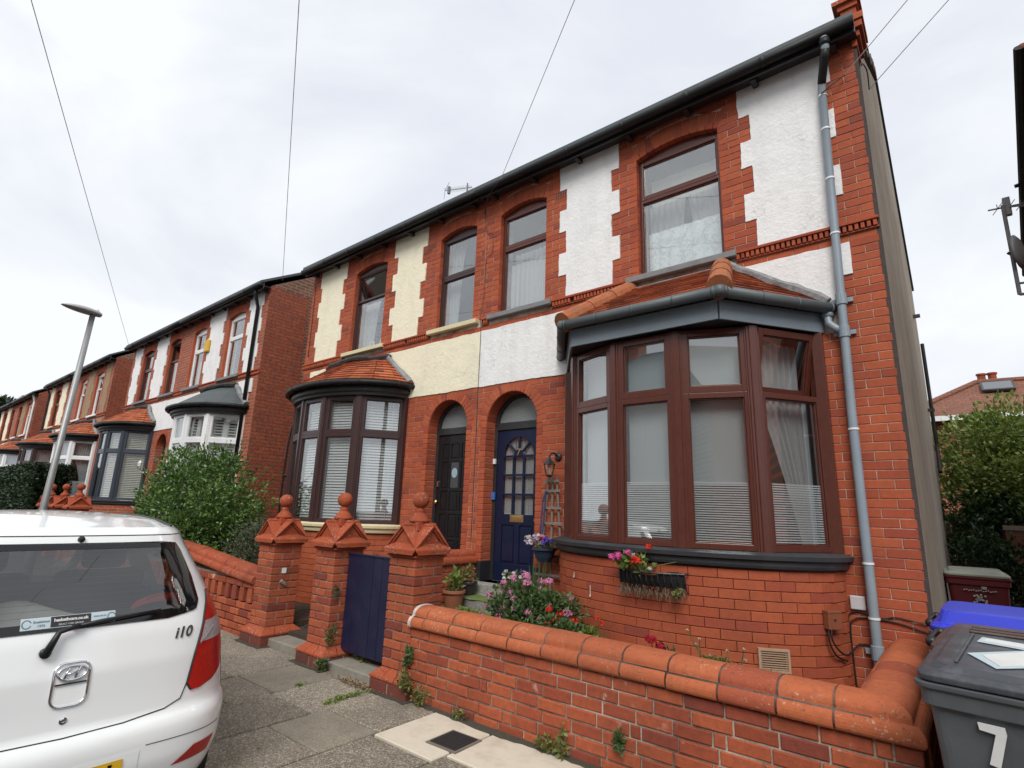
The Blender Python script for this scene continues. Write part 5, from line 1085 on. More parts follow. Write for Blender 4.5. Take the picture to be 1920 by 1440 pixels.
# ------------------------------------------------------------------ lantern and trellis
ln = thing('wall_lantern', 'black coach lantern on the brickwork right of the blue door', 'lantern', (-3.40, -.1, 2.05)); lx, ly, lz = -3.385, -.19, 2.09
m = MB(); m.lathe([(.0, 0), (.05, 0), (.05, .015), (.03, .03), (.0, .03)], 14, F=Fr((-3.385, 0, 2.24), (1, 0, 0), (0, 0, 1), (0, -1, 0))); m.tube([(-3.385, -.02, 2.24), (-3.385, -.09, 2.275), (-3.385, -.16, 2.265), (-3.385, -.19, 2.225)], .011, 8); m.build('bracket', BLACKP, ln, smooth=True)
m = MB(); m.lathe([(.004, .135), (.012, .13), (.02, .11), (.075, .055), (.08, .045), (.0, .045)], 6, (lx, ly, lz)); m.build('hood', BLACKP, ln); m = MB(); m.lathe([(.0, -.10), (.03, -.10), (.04, -.085), (.04, -.075), (.0, -.075)], 6, (lx, ly, lz))
for k in range(6): a = 2 * math.pi * k / 6; m.tube([(lx + .04 * math.cos(a), ly + .04 * math.sin(a), lz - .078), (lx + .07 * math.cos(a), ly + .07 * math.sin(a), lz + .05)], .0045, 5)
m.build('cage', BLACKP, ln); m = MB(); m.lathe([(.036, -.075), (.066, .046)], 6, (lx, ly, lz)); m.build('pane', glass_mat('lantern_glass', (.9, .85, .75), .08), ln); m = MB(); m.lathe([(.0, -.07), (.014, -.07), (.016, -.01), (.012, .03), (.0, .035)], 10, (lx, ly, lz)); m.build('bulb', plain('pearl_bulb', (.75, .72, .66), .4), ln)
tl = thing('trellis', 'weathered wooden fan trellis leaning on the brickwork beside the blue door', 'trellis', (-3.42, -.05, .3)); TW_ = plain('grey_weathered_wood', (.19, .165, .14), .9, .3, 30, .5, 80)
def lath(p, q, w=.03, t=.012, nm='lath'):
    p, q = np.array(p, float), np.array(q, float); u = q - p; L = np.linalg.norm(u); u /= L; F = Fr(p, u, (0, 1, 0), np.cross(u, (0, 1.0, 0))); m = MB(); m.box(0, L, -t / 2, t / 2, -w / 2, w / 2, F); m.build(nm, TW_, tl, bevel=.002)
for dx in (-1, 0, 1): lath((-3.445 + dx * .215, -.055, .30), (-3.43 + dx * .055, -.05, 2.0), .026, nm='upright')
for z in (1.96, 1.84, 1.645, 1.47, 1.29, 1.10, .90, .70, .5): hw = .055 + (2.0 - z) * .105; lath((-3.44 - hw - .05, -.072, z + RN.uniform(-.01, .01)), (-3.44 + hw + .06, -.072, z + RN.uniform(-.01, .01)), .028)

# ------------------------------------------------------------------ plants
def leaves(C, N_, size, up=.35, var=.35, bend=.25, droop=0.0):
    """many small bent leaves: C centres (n,3), N_ outward directions (n,3)"""
    n = len(C); C = np.asarray(C, float); d = np.asarray(N_, float) + NR.normal(0, .55, (n, 3)) + np.array([0, 0, up]); d /= np.linalg.norm(d, axis=1)[:, None]
    r = NR.normal(0, 1, (n, 3)); s = np.cross(d, r); s /= np.linalg.norm(s, axis=1)[:, None] + 1e-9; nn = np.cross(d, s)
    L = size * (1 + NR.uniform(-var, var, n))[:, None]; W_ = L * .27
    p0 = C; p1 = C + d * L * .45 + s * W_ + nn * L * bend * .2; p2 = C + d * L * .45 - s * W_ + nn * L * bend * .2; p3 = C + d * L + nn * (-L * bend * .5) - np.array([0, 0, 1.0]) * droop * L; pm = C + d * L * .5 - nn * L * bend * .12
    V = np.stack([p0, p1, p3, p2, pm], 1).reshape(-1, 3); f = []
    for i in range(n): b = i * 5; f += [(b, b + 1, b + 4), (b + 1, b + 2, b + 4), (b + 2, b + 3, b + 4), (b + 3, b, b + 4)]
    return V, f
def leaf_obj(name, V, f, mat, parent):
    me = bpy.data.meshes.new(name); me.from_pydata(V.tolist() if hasattr(V, 'tolist') else V, [], f); me.materials.append(mat); me.update(); return link(name, me, parent)
def clump_points(c, r, n, k, shell=.55, cl=.30):
    """points spread through an uneven crown made of k overlapping clumps"""
    c, r = np.array(c, float), np.array(r, float); cen = []
    while len(cen) < k:
        p = NR.uniform(-1, 1, 3)
        if np.linalg.norm(p) < 1: cen.append(p * .82)
    cen = np.array(cen); rr = NR.uniform(cl * .6, cl * 1.25, k); ix = NR.integers(0, k, n); d = NR.normal(0, 1, (n, 3)); d /= np.linalg.norm(d, axis=1)[:, None]; t = (shell + (1 - shell) * NR.random(n)) ** .6
    P = cen[ix] + d * (rr[ix] * t)[:, None]; return c + P * r, d
def shrub(name, label, cat, c, r, n, k, size, mat, stems=7, up=.35, cl=.3, group=None, base=None, part='foliage', floor=None):
    b = base or (c[0], c[1], c[2] - r[2]); root = thing(name, label, cat, b, group); P, d = clump_points(c, r, n, k, cl=cl)
    if floor is not None: q = P[:, 2] > floor; P, d = P[q], d[q]
    ex_, ed_ = [], []; tw = MB()
    for i in range(int(26 * max(r))):           # stray shoots standing out of the crown
        u = NR.normal(0, 1, 3); u[2] = abs(u[2]) * .9 + .1; u /= np.linalg.norm(u); a_ = np.array(c) + u * np.array(r) * .82; b_ = a_ + (u * np.array(r) * NR.uniform(.18, .36) + np.array([0, 0, .10]) * max(r) * NR.random()); tw.tube([a_, b_], [.004 + .002 * max(r), .002], 4)
        for k in range(int(NR.integers(7, 13))): t = (k + 1) / 12; ex_.append(a_ + (b_ - a_) * t); w_ = (b_ - a_) / np.linalg.norm(b_ - a_) * .6 + NR.normal(0, .7, 3); ed_.append(w_)
    P = np.concatenate([P, np.array(ex_)]); d = np.concatenate([d, np.array(ed_)]); tw.build('twig', MGRN, root, kind='stuff')
    V, f = leaves(P, d, size, up); leaf_obj(part, V, f, mat, root); m = MB()
    for i in range(stems):
        t = np.array(c) + NR.uniform(-.6, .6, 3) * np.array(r); b0 = np.array(b) + np.array([NR.uniform(-.2, .2) * r[0], NR.uniform(-.2, .2) * r[1], -.05]); mid = (b0 + t) / 2 + NR.uniform(-.1, .1, 3); q = .012 + .010 * max(r); m.tube([b0, mid, t], [q, q * .7, q * .25], 6)
    m.build('stem', plain(name + '_bark', (.09, .065, .045), .9, .3, 20, .5, 60), root); return root
MGRN = leaf_mat('mid_leaf', ((0.0, (.045, .09, .03)), (.6, (.085, .15, .045)), (1.0, (.16, .23, .08))), .55, .25)
LAUR = leaf_mat('laurel_leaf', ((0.0, (.045, .10, .024)), (.45, (.08, .165, .035)), (.8, (.13, .23, .05)), (1.0, (.20, .29, .075))), .32, .22, .6)
GSH = leaf_mat('grey_green_leaf', ((0.0, (.045, .062, .032)), (.6, (.085, .105, .055)), (1.0, (.14, .15, .09))), .6, .15)
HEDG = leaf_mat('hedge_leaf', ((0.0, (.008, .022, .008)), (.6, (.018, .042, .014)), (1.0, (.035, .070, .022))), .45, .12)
BUSH = leaf_mat('bush_leaf', ((0.0, (.12, .185, .045)), (.5, (.21, .29, .07)), (.85, (.29, .36, .09)), (1.0, (.40, .43, .14))), .5, .25)
IVYD = leaf_mat('dark_ivy_leaf', ((0.0, (.008, .028, .008)), (.6, (.018, .055, .014)), (1.0, (.04, .10, .022))), .4, .15)
WEED = leaf_mat('weed_leaf', ((0.0, (.10, .13, .03)), (.6, (.19, .22, .06)), (1.0, (.32, .31, .11))), .6, .25)
LGRN = leaf_mat('light_leaf', ((0.0, (.10, .16, .03)), (.6, (.20, .27, .06)), (1.0, (.36, .42, .12))), .5, .3)
shrub('leafy_shrub', 'big glossy green shrub behind the pierced brick wall', 'shrub', (-10.35, -1.15, 1.42), (1.9, .95, 1.12), 30000, 95, .066, LAUR, 12, cl=.30, base=(-10.05, -1.1, .4))
shrub('grey_shrub', 'low grey-green small-leaved bush left of the gate pillar', 'shrub', (-7.85, -1.32, .92), (.66, .36, .42), 9000, 34, .030, GSH, 8, cl=.34, base=(-7.85, -1.3, .2))
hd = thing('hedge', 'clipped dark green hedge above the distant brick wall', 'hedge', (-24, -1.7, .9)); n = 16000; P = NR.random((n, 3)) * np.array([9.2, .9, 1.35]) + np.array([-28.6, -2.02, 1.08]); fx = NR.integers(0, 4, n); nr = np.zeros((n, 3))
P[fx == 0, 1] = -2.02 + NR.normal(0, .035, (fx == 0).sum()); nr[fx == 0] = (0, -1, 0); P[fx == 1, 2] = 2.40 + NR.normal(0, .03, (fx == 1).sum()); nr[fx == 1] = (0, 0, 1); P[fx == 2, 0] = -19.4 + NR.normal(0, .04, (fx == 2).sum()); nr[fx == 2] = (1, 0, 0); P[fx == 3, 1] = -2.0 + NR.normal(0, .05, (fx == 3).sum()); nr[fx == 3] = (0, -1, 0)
V, f = leaves(P, nr, .075, .1); leaf_obj('foliage', V, f, HEDG, hd); m = MB(); m.box(-28.5, -19.5, -1.95, -1.2, .5, 2.34); m.build('shade_core', plain('hedge_shadow', (.012, .018, .008), .95), hd)  # solid dark box: the hedge's inner shade put into its colour
# flower heads
def petals(mb, c, r, n, size, up=0.2):
    d = NR.normal(0, 1, (n, 3)); d[:, 2] = np.abs(d[:, 2]) * .8 + up * .2 - .25; d /= np.linalg.norm(d, axis=1)[:, None]
    for q in d:
        p = np.array(c) + q * r * NR.uniform(.75, 1.05); t = np.cross(q, NR.normal(0, 1, 3)); t /= np.linalg.norm(t) + 1e-9; b = np.cross(q, t); s = size * NR.uniform(.7, 1.2)
        mb.add([p - t * s * .5, p + b * s * .5 + q * s * .15, p + t * s * .5, p - b * s * .5 + q * s * .15], [(0, 1, 2, 3)])
def flower_mat(name, a, b): return leaf_mat(name, ((0.0, a), (1.0, b)), .6, .3, .3)
PINK = flower_mat('valerian_pink', (.62, .18, .38), (.82, .42, .60)); HOTP = flower_mat('geranium_pink', (.65, .05, .30), (.80, .20, .48)); REDF = flower_mat('geranium_red', (.62, .020, .012), (.80, .07, .03)); CRIM = flower_mat('crimson', (.32, .008, .02), (.50, .02, .04)); WHTF = flower_mat('pansy_white', (.70, .66, .68), (.85, .84, .82)); LILA = flower_mat('lilac', (.50, .36, .62), (.72, .62, .76)); PURP = flower_mat('purple', (.07, .03, .30), (.16, .10, .50)); CRMF = flower_mat('cream_seed', (.50, .42, .26), (.62, .55, .36))
def stems_to(mb, base, tips, r=.003, sag=.05):
    for t in tips: b = np.array(base) + NR.normal(0, .03, 3) * (1, 1, 0); mid = (b + np.array(t)) / 2 + np.array([NR.normal(0, .03), NR.normal(0, .03), sag]); mb.tube([b, mid, t], [r * 1.5, r * 1.2, r], 5)
def flower_plant(name, label, base, heads, hmat, hr, hn, hs, lc, lr, ln_, lsz, lmat, cat='flowers', lk=14, hname='flower_head'):
    root = thing(name, label, cat, base); m = MB(); stems_to(m, base, heads); m.build('stem', MGRN, root)
    for h in heads: m = MB(); petals(m, h, hr * NR.uniform(.75, 1.2), hn, hs); m.build(hname, hmat, root)
    if ln_: P, d = clump_points(lc, lr, ln_, lk); V, f = leaves(P, d, lsz, .3); leaf_obj('foliage', V, f, lmat, root)
    return root
VH = [(-3.34, -1.0, .90), (-3.18, -.85, .97), (-3.05, -1.0, .92), (-2.84, -.9, .84), (-2.78, -1.0, .74), (-3.10, -1.12, .70), (-3.46, -1.05, .76), (-2.95, -1.1, .68), (-2.62, -.95, .70),(-3.42, -.75, .92), (-3.36, -.8, .88), (-3.28, -.7, .93), (-3.10, -.7, .90), (-3.30, -.95, .82), (-3.24, -1.0, .80), (-3.12, -.95, .83), (-2.98, -.85, .86), (-3.02, -.9, .76), (-2.72, -.75, .80), (-3.50, -1.05, .66), (-3.40, -1.05, .67), (-3.26, -1.1, .69), (-3.24, -1.15, .61), (-3.20, -1.17, .59), (-3.55, -1.1, .57), (-2.85, -1.05, .64), (-2.93, -.8, .93), (-2.52, -1.05, .56), (-3.46, -.9, .84), (-3.40, -.92, .78), (-3.16, -1.05, .77)]
flower_plant('valerian', 'clump of pink valerian flowers behind the coped wall below the trellis', (-3.08, -.95, .2), VH, PINK, .044, 80, .020, (-3.0, -.95, .54), (.60, .32, .40), 6500, .050, MGRN, lk=40)
flower_plant('red_geranium', 'bright orange-red geranium flowers beside the pink valerian', (-2.65, -1.05, .25), [(-2.72, -1.1, .74), (-2.60, -1.1, .72), (-2.62, -1.12, .67), (-2.70, -1.15, .62), (-2.45, -1.1, .68)], REDF, .034, 24, .030, (-2.50, -1.1, .52), (.36, .24, .20), 2200, .045, MGRN)
flower_plant('young_geranium', 'small red-tipped geranium sprout below the window box', (-2.12, -1.25, .25), [(-2.13, -1.25, .76), (-2.08, -1.25, .73)], REDF, .022, 14, .022, (-2.12, -1.3, .57), (.17, .10, .15), 480, .045, LGRN, lk=7)
flower_plant('crimson_geranium', 'deep crimson flower head just above the wall coping', (-1.62, -1.35, .25), [(-1.62, -1.35, .70), (-1.54, -1.36, .665)], CRIM, .044, 50, .030, (-1.6, -1.35, .56), (.24, .1, .11), 420, .035, MGRN, lk=7)
flower_plant('dry_weeds', 'straggly pale seeding weeds in front of the louvred vent', (-1.15, -1.3, .25), [(-1.36, -1.3, .80), (-1.30, -1.3, .72), (-1.28, -1.28, .75), (-1.20, -1.3, .66), (-1.10, -1.25, .70), (-.98, -1.25, .66), (-1.0, -1.2, .72), (-1.42, -1.3, .60), (-.94, -1.3, .60)], CRMF, .011, 16, .010, (-1.1, -1.32, .56), (.38, .14, .13), 1900, .028, WEED, 'weeds', hname='seed_head')
# rhubarb-like big leaves and tall blades
root = thing('broad_leaved_plant', 'yellow-green broad-leaved plant at the foot of the mossy steps', 'plant', (-3.75, -1.0, .25))
for k in range(9):
    a = RN.uniform(-2.8, .6); L = RN.uniform(.16, .24); p = np.array((-3.72 + RN.uniform(-.08, .05), -1.0, .42 + RN.uniform(-.05, .12))); u = np.array([math.cos(a) * .7, -.25, RN.uniform(.2, .8)]); u /= np.linalg.norm(u); s = np.cross(u, (0, -.8, .5)); s /= np.linalg.norm(s); m = MB()
    m.grid(lambda q, v: p + u * L * v + s * (q - .5) * L * .75 * math.sin(math.pi * min(.98, v * .9 + .08)) + np.array([0, 0, -.06 * v * v + .02 * math.cos((q - .5) * 6) + .006 * math.sin(v * 25)]), 6, 8); m.build('leaf', LGRN, root, smooth=True)
root = thing('spear_leaves', 'tall upright sword-shaped green leaves in front of the trellis', 'plant', (-3.28, -.5, .25))
for k in range(8):
    b = np.array((-3.28 + RN.uniform(-.06, .06), -.5 + RN.uniform(-.05, .05), .3)); t = b + np.array([RN.uniform(-.16, .10), RN.uniform(-.06, .06), RN.uniform(.65, .88)]); m = MB(); m.grid(lambda q, v: b + (t - b) * v + np.array([(q - .5) * .034 * (1 - v ** 3), 0, 0]) + np.array([.03 * v * v, -.02 * v, -.02 * v * v]), 2, 8); m.build('blade', MGRN, root, smooth=True)
# pots
def pot(name, label, c, r, h, mat, rim=True, cat='plant pot'):
    root = thing(name, label, cat, c); m = MB(); pr = [(.0, 0), (r * .68, 0), (r * .72, .01), (r * .93, h * .80), (r * .93, h * .82)]
    pr += [(r * 1.06, h * .82), (r * 1.08, h * .86), (r * 1.06, h), (r * .96, h), (r * .94, h * .9), (.0, h * .9)] if rim else [(r, h), (r * .94, h), (r * .9, h * .9), (0, h * .9)]
    m.lathe(pr, 24, c); m.build('pot', mat, root, smooth=False, bevel=.003); m = MB(); m.lathe([(0, h * .905), (r * .9, h * .905), (r * .4, h * .95), (0, h * .96)], 12, c); m.build('soil', SOIL, root); return root
TP_ = plain('terracotta_pot', (.33, .115, .062), .6, .15, 14, .2, 60, dirt=.2, dirtcol=(.4, .25, .18))
p = pot('plant_pot', 'round terracotta pot with fleshy green plant on the mossy step', (-4.40, -.62, .485), .125, .20, TP_); P, d = clump_points((-4.42, -.62, .80), (.13, .11, .14), 60, 9); V, f = leaves(P, d, .085, .5); leaf_obj('foliage', V, f, LGRN, p); m = MB(); stems_to(m, (-4.40, -.62, .66), P[:10], .006, 0); m.build('stem', WEED, p)
p = pot('plant_pot', 'small dark pot with wispy plant behind the terracotta pot', (-4.44, -.33, .60), .095, .15, plain('dark_glazed_pot', (.03, .022, .03), .35), True); P, d = clump_points((-4.44, -.33, .83), (.12, .1, .10), 220, 12); V, f = leaves(P, d, .035, .4); leaf_obj('foliage', V, f, WEED, p)
RP = plain('red_white_pot', (.42, .03, .018), .45, .5, 26, .15, 40, dirt=.9, dirtcol=(.62, .55, .42), dscale=14)
p = pot('plant_pot', 'red patterned pot of white pansies on the top step', (-3.66, -.40, .60), .12, .19, RP); P, d = clump_points((-3.66, -.42, .86), (.16, .13, .09), 500, 16); V, f = leaves(P, d, .035, .4); leaf_obj('foliage', V, f, MGRN, p)
for i, q in enumerate(((-3.80, -.45, .90), (-3.77, -.48, .86), (-3.73, -.5, .94), (-3.62, -.5, .93), (-3.56, -.45, .95), (-3.54, -.48, .89), (-3.66, -.52, .88))): m = MB(); petals(m, q, .018, 14, .026); m.build('flower_head', PURP if i in (4,) else WHTF, p)
hp = thing('hanging_pot', 'dark blue half pot of purple and white flowers hung on the trellis', 'plant pot', (-3.42, -.2, 1.05)); m = MB(); m.lathe([(.0, 0), (.07, 0), (.10, .05), (.125, .12), (.145, .13), (.145, .155), (.13, .155), (.0, .14)], 20, (-3.42, -.21, 1.05)); m.build('pot', plain('petrol_blue_pot', (.025, .042, .075), .4, .2), hp)
P, d = clump_points((-3.42, -.22, 1.24), (.16, .13, .05), 300, 12); V, f = leaves(P, d, .03, .3); leaf_obj('foliage', V, f, MGRN, hp); m = MB(); m.tube([(-3.52, -.18, 1.2), (-3.53, -.11, 1.7), (-3.50, -.09, 1.84)], .010, 6); m.tube([(-3.50, -.18, 1.2), (-3.50, -.12, 1.5), (-3.50, -.09, 1.84)], .008, 6); m.build('hanging_strap', plain('navy_strap', (.03, .035, .10), .6), hp)
for i in range(34):
    q = (-3.42 + RN.uniform(-.18, .19), -.25 + RN.uniform(-.13, .05), 1.26 + RN.uniform(-.03, .075)); t = (q[0] + 3.42) / .16; m = MB(); petals(m, q, .020, 14, .030); m.build('flower_head', PURP if t > .35 else (REDF if abs(t - .1) < .05 else (WHTF if RN.random() < .45 else LILA)), hp)
# window box on the bay wall
wbx = thing('window_box', 'black metal hay-rack planter with pink and red geraniums on the curved bay wall', 'planter', (-1.83, -.95, 1.02)); A, B = -2.115, -1.535; yw = lambda x: -.82 * math.sqrt(max(0, 1 - ((x + 1.888) / 1.36) ** 2)) - .012
m = MB(); ux = [A + (B - A) * k / 12 for k in range(13)]; dep = lambda k: .15 * math.sin(math.pi * min(max(k / 12, .06), .94)) ** .45
F_ = []
m.tube([(x, yw(x) - dep(k), 1.135) for k, x in enumerate(ux)], .008, 6); m.tube([(A, yw(A), 1.135), (A, yw(A) - dep(0), 1.135)], .008, 6); m.tube([(B, yw(B), 1.135), (B, yw(B) - dep(12), 1.135)], .008, 6)
for k in range(0, 13): x = ux[k]; d_ = dep(k); m.tube([(x, yw(x) - d_ - .004, 1.135), (x, yw(x) - d_ * .95, 1.07), (x, yw(x) - d_ * .6, 1.01), (x, yw(x) - .01, .985)], .0055 if k % 2 else .007, 6)
m.build('rack', BLACKP, wbx); m = MB(); m.grid(lambda u, v: (A + (B - A) * u, yw(A + (B - A) * u) - .15 * math.sin(math.pi * min(max(u, .06), .94)) ** .45 * (.62 + .35 * v), 1.02 + .112 * v + (.02 * math.sin(u * 9) if v == 1 else 0)), 24, 3); m.build('liner', plain('black_liner', (.018, .018, .02), .5, .5, 20, .6, 30, bdist=.01), wbx)
m = MB()
for k in range(240): x = RN.uniform(A, B); z = RN.uniform(.965, 1.03); y = yw(x) - RN.uniform(.02, .12); q = np.array((x, y, z)); m.tube([q, q + (RN.uniform(-.03, .03), RN.uniform(-.03, .0), RN.uniform(-.07, -.01))], [.0022, .0012], 3, False)
m.build('coir_fibre', plain('coir', (.15, .12, .085), .95, .4), wbx)
P, d = clump_points((-1.93, -.93, 1.19), (.19, .08, .07), 260, 12); V, f = leaves(P, d, .05, .3); leaf_obj('foliage', V, f, LGRN, wbx); P, d = clump_points((-1.60, -.93, 1.0), (.06, .05, .05), 160, 5); V, f = leaves(P, d, .025, .2); leaf_obj('trailing_foliage', V, f, WEED, wbx)
for q, mt, r in (((-2.14, -.99, 1.235), HOTP, .028), ((-2.08, -.99, 1.25), HOTP, .034), ((-2.09, -1.0, 1.22), HOTP, .03), ((-1.995, -.97, 1.275), HOTP, .028), ((-1.91, -1.0, 1.235), REDF, .032), ((-1.88, -1.0, 1.215), REDF, .03), ((-1.93, -1.0, 1.21), REDF, .024), ((-1.80, -.97, 1.335), REDF, .027), ((-1.78, -1.0, 1.17), WHTF, .018), ((-1.94, -.96, 1.26), LILA, .022)): m = MB(); petals(m, q, r, 30, r * .9); m.build('flower_head', mt, wbx)
m = MB(); stems_to(m, (-1.85, -.93, 1.12), [(-1.80, -.97, 1.335), (-1.995, -.97, 1.27), (-1.57, -.95, 1.235)], .003, .02); m.build('stem', WEED, wbx)
# grit and soil washed against the foot of the walls and pillars
m = MB(); xs_ = np.arange(-3.52, .2, .06); ed = [-1.965 - .030 * RN.random() - .03 * max(0, math.sin(x * 4.1)) for x in xs_]
for i in range(len(xs_) - 1): m.hexa([(xs_[i], ed[i], -.01), (xs_[i + 1], ed[i + 1], -.01), (xs_[i + 1], -1.92, -.01), (xs_[i], -1.92, -.01), (xs_[i], ed[i], .0035), (xs_[i + 1], ed[i + 1], .0035), (xs_[i + 1], -1.92, .016), (xs_[i], -1.92, .016)])
m.build('washed_grit', DIRT, pav)
for px_ in (-3.80, -5.06, -6.32): m = MB(); P_ = [(px_ + (.285 + .03 * RN.random()) * a, -1.75 - (.285 + .03 * RN.random()) * b) for a, b in ((-1, .2), (-1, .6), (-1, 1), (-.6, 1), (-.2, 1), (.2, 1), (.6, 1), (1, 1), (1, .6), (1, .2))]; m.add([(x, y, .0045) for x, y in P_], [tuple(range(len(P_)))]); m.build('washed_grit', DIRT, pav)
# ivy and weeds along the foot of the wall
def patch(name, label, c, r, n, size, mat, k=9, cat='weeds'):
    root = thing(name, label, cat, (c[0], c[1], max(0, c[2] - r[2]))); P, d = clump_points(c, r, n, k, .3, .4); P[:, 2] = np.maximum(P[:, 2], zg(c[0]) + .004); V, f = leaves(P, d, size, .25); leaf_obj('foliage', V, f, mat, root)
patch('ivy', 'dark ivy sprig where the right gate pillar meets the garden wall', (-3.585, -1.97, .36), (.05, .03, .10), 170, .032, MGRN)
patch('ivy', 'pale creeping weed below the ivy at the right gate pillar', (-3.54, -2.02, .16), (.07, .05, .13), 300, .026, WEED)
patch('weed_tuft', 'yellow-green weed tuft at the foot of the garden wall beside the pillar', (-3.37, -1.99, .08), (.08, .04, .09), 240, .026, WEED)
patch('ivy', 'small ivy clump at the base of the left gate pillar', (-4.80, -2.0, .06), (.11, .05, .06), 200, .032, MGRN)
patch('ivy', 'thin ivy strands on the inner side of the left gate pillar', (-4.865, -1.9, .33), (.02, .06, .14), 90, .03, MGRN)
patch('dry_flower', 'dry grey flower sprig caught beside the blue gate', (-4.86, -1.9, .72), (.04, .05, .07), 150, .02, GSH)
patch('weed_tuft', 'tiny dry weed in the joint by the pale slab', (-2.95, -1.96, .03), (.09, .03, .04), 120, .022, WEED); patch('weed_tuft', 'scrappy weed at the wall foot near the iron cover', (-2.10, -1.965, .05), (.10, .03, .06), 160, .028, WEED)
patch('weed_tuft', 'sprouting weed growing out of the garden wall face', (-1.56, -1.965, .23), (.03, .03, .08), 110, .036, MGRN); patch('weed_tuft', 'wispy grass seeded at the lower middle of the wall', (-1.98, -1.975, .10), (.04, .03, .10), 90, .035, WEED)
patch('moss_line', 'bright green grass in the paving joint before the gate', (-3.98, -2.30, .01), (.05, .26, .016), 420, .020, LGRN, 14); patch('moss_line', 'small green tuft between the aggregate slabs', (-4.55, -2.36, .008), (.05, .06, .014), 90, .018, LGRN); patch('leaf_litter', 'dry leaves gathered along the threshold of the blue gate', (-4.2, -2.02, .012), (.42, .07, .014), 260, .026, leaf_mat('dead_leaf', ((0.0, (.16, .10, .05)), (1.0, (.36, .27, .16))), .8, .1), 22)
patch('grass_tuft', 'grass blades under the bottom edge of the blue gate', (-4.5, -1.66, .12), (.28, .04, .05), 120, .05, WEED)
# ------------------------------------------------------------------ parked car
car = thing('parked_car', 'small white hatchback parked at the kerb, seen from behind', 'car', (-4.9, -4.47, -.115)); CX, CY = -3.10, -4.47
PAINT = NT('white_car_paint'); PAINT = PAINT.principled(PAINT.mix(PAINT.noise(2, 3), (.88, .91, .91), (.92, .95, .95)), .22, None, 0, .5, **{'Coat Weight': .8, 'Coat Roughness': .05})
RUB = plain('black_rubber_trim', (.014, .014, .015), .45, .2); TINT = glass_mat('tinted_rear_glass', (.55, .58, .60), .10); FRIT = plain('black_frit', (.008, .008, .009), .06, .1, 5, 0); DARKG = plain('side_glass', (.012, .013, .015), .05, .1, 5, 0)
zP = [.02, .08, .16, .28, .40, .455, .475, .50, .60, .75, .90, .955, 1.0, 1.15, 1.30, 1.345, 1.375, 1.41, 1.43]
uP = [.16, .07, .025, .0, .0, .012, .035, .055, .065, .075, .105, .125, .145, .235, .335, .37, .375, .40, .43]
def prof(z): return float(np.interp(z, zP, uP))
def hw(z): return float(np.interp(z, [.02, .10, .25, .42, .60, .85, .98, 1.12, 1.30, 1.40, 1.43], [.75, .815, .852, .86, .845, .81, .762, .708, .635, .595, .57]))
def RPt(v, z, off=0.0):
    a = v / hw(z); u = prof(z) + .045 * a * a + .25 * abs(a) ** 7; n = np.array([1.0, .25 * a, .25]); n /= np.linalg.norm(n)
    return np.array([CX - u, CY + v, z]) + n * off * np.array([1, 1, 1])
def wz(z): return float(np.interp(z, [.95, .975, 1.02, 1.15, 1.30, 1.34, 1.352], [.40, .575, .60, .575, .525, .50, .38]))
m = MB(); NA, NZ = 48, 56; zs_ = [.02 + (1.43 - .02) * j / NZ for j in range(NZ + 1)]; gr_ = [[RPt(hw(z) * (2 * i / NA - 1), z) for i in range(NA + 1)] for z in zs_]; vs = [p for r in gr_ for p in r]; fs = []
for j in range(NZ):
    for i in range(NA):
        v = hw((zs_[j] + zs_[j + 1]) / 2) * (2 * (i + .5) / NA - 1); z = (zs_[j] + zs_[j + 1]) / 2
        if .985 < z < 1.325 and abs(v) < wz(z) - .045: continue
        fs.append((j * (NA + 1) + i, j * (NA + 1) + i + 1, (j + 1) * (NA + 1) + i + 1, (j + 1) * (NA + 1) + i))
m.add(vs, fs)
Bd = [gr_[j][NA] for j in range(NZ + 1)] + [gr_[NZ][i] for i in range(NA - 1, 0, -1)] + [gr_[j][0] for j in range(NZ, -1, -1)]
U = [.0, .12, .3, .6, 1.0, 1.5, 1.9, 2.2, 2.5, 2.8, 3.0, 3.2, 3.34]
zr = lambda u: float(np.interp(u, [.3, .55, .9, 1.3, 1.8, 2.25, 2.5, 3.0, 3.5, 3.66, 3.72], [1.412, 1.44, 1.458, 1.47, 1.46, 1.41, 1.30, .93, .80, .66, .5]))
side = MB(); rows = []
for k, du in enumerate(U):
    row = []
    for p in Bd:
        u0 = CX - p[0]; v0 = p[1] - CY; z0_ = p[2]; u = u0 + du * (3.72 - u0) / U[-1] if du else u0; f = min(1, du / .35)
        zt = 1.43 + (zr(max(u, .42)) - 1.43) * f; crown = .035 * (1 - (v0 / .6) ** 2) * f if z0_ > 1.42 else 0
        z = z0_ if z0_ < .9 else .9 + (z0_ - .9) * (zt - .9) / .53
        if zt < .9: z = min(z0_, zt - .02 * (.9 - min(z0_, .9)))
        z += crown * (1 if zt > 1 else .5); nar = float(np.interp(u, [2.9, 3.4, 3.72], [1, .96, .72])); row.append(np.array([CX - u, CY + v0 * nar * (1 + .012 * math.sin(math.pi * min(1, u / 3.7))), z]))
    rows.append(row)
nB = len(Bd); glf = []; bfs = []
for k in range(len(U) - 1):
    for i in range(nB - 1):
        q = (k * nB + i, (k + 1) * nB + i, (k + 1) * nB + i + 1, k * nB + i + 1); zb = (Bd[i][2] + Bd[i + 1][2]) / 2; vb = abs(Bd[i][1] - CY)
        if .97 < zb < 1.36 and vb > .5 and 3 <= k <= 7 and k != 4: glf.append(q)
        elif zb > 1.42 and vb < .55 and 7 <= k <= 8: glf.append(q)
        else: bfs.append(q)
av = [p for r in rows for p in r]; m.add(av, bfs + [tuple((len(U) - 1) * nB + i for i in range(nB))]); body = m.build('body', PAINT, car, smooth=True)
g = MB(); g.add([p + np.array([0, 0, .0]) for p in av], glf); g.build('side_window', TINT, car, smooth=True)
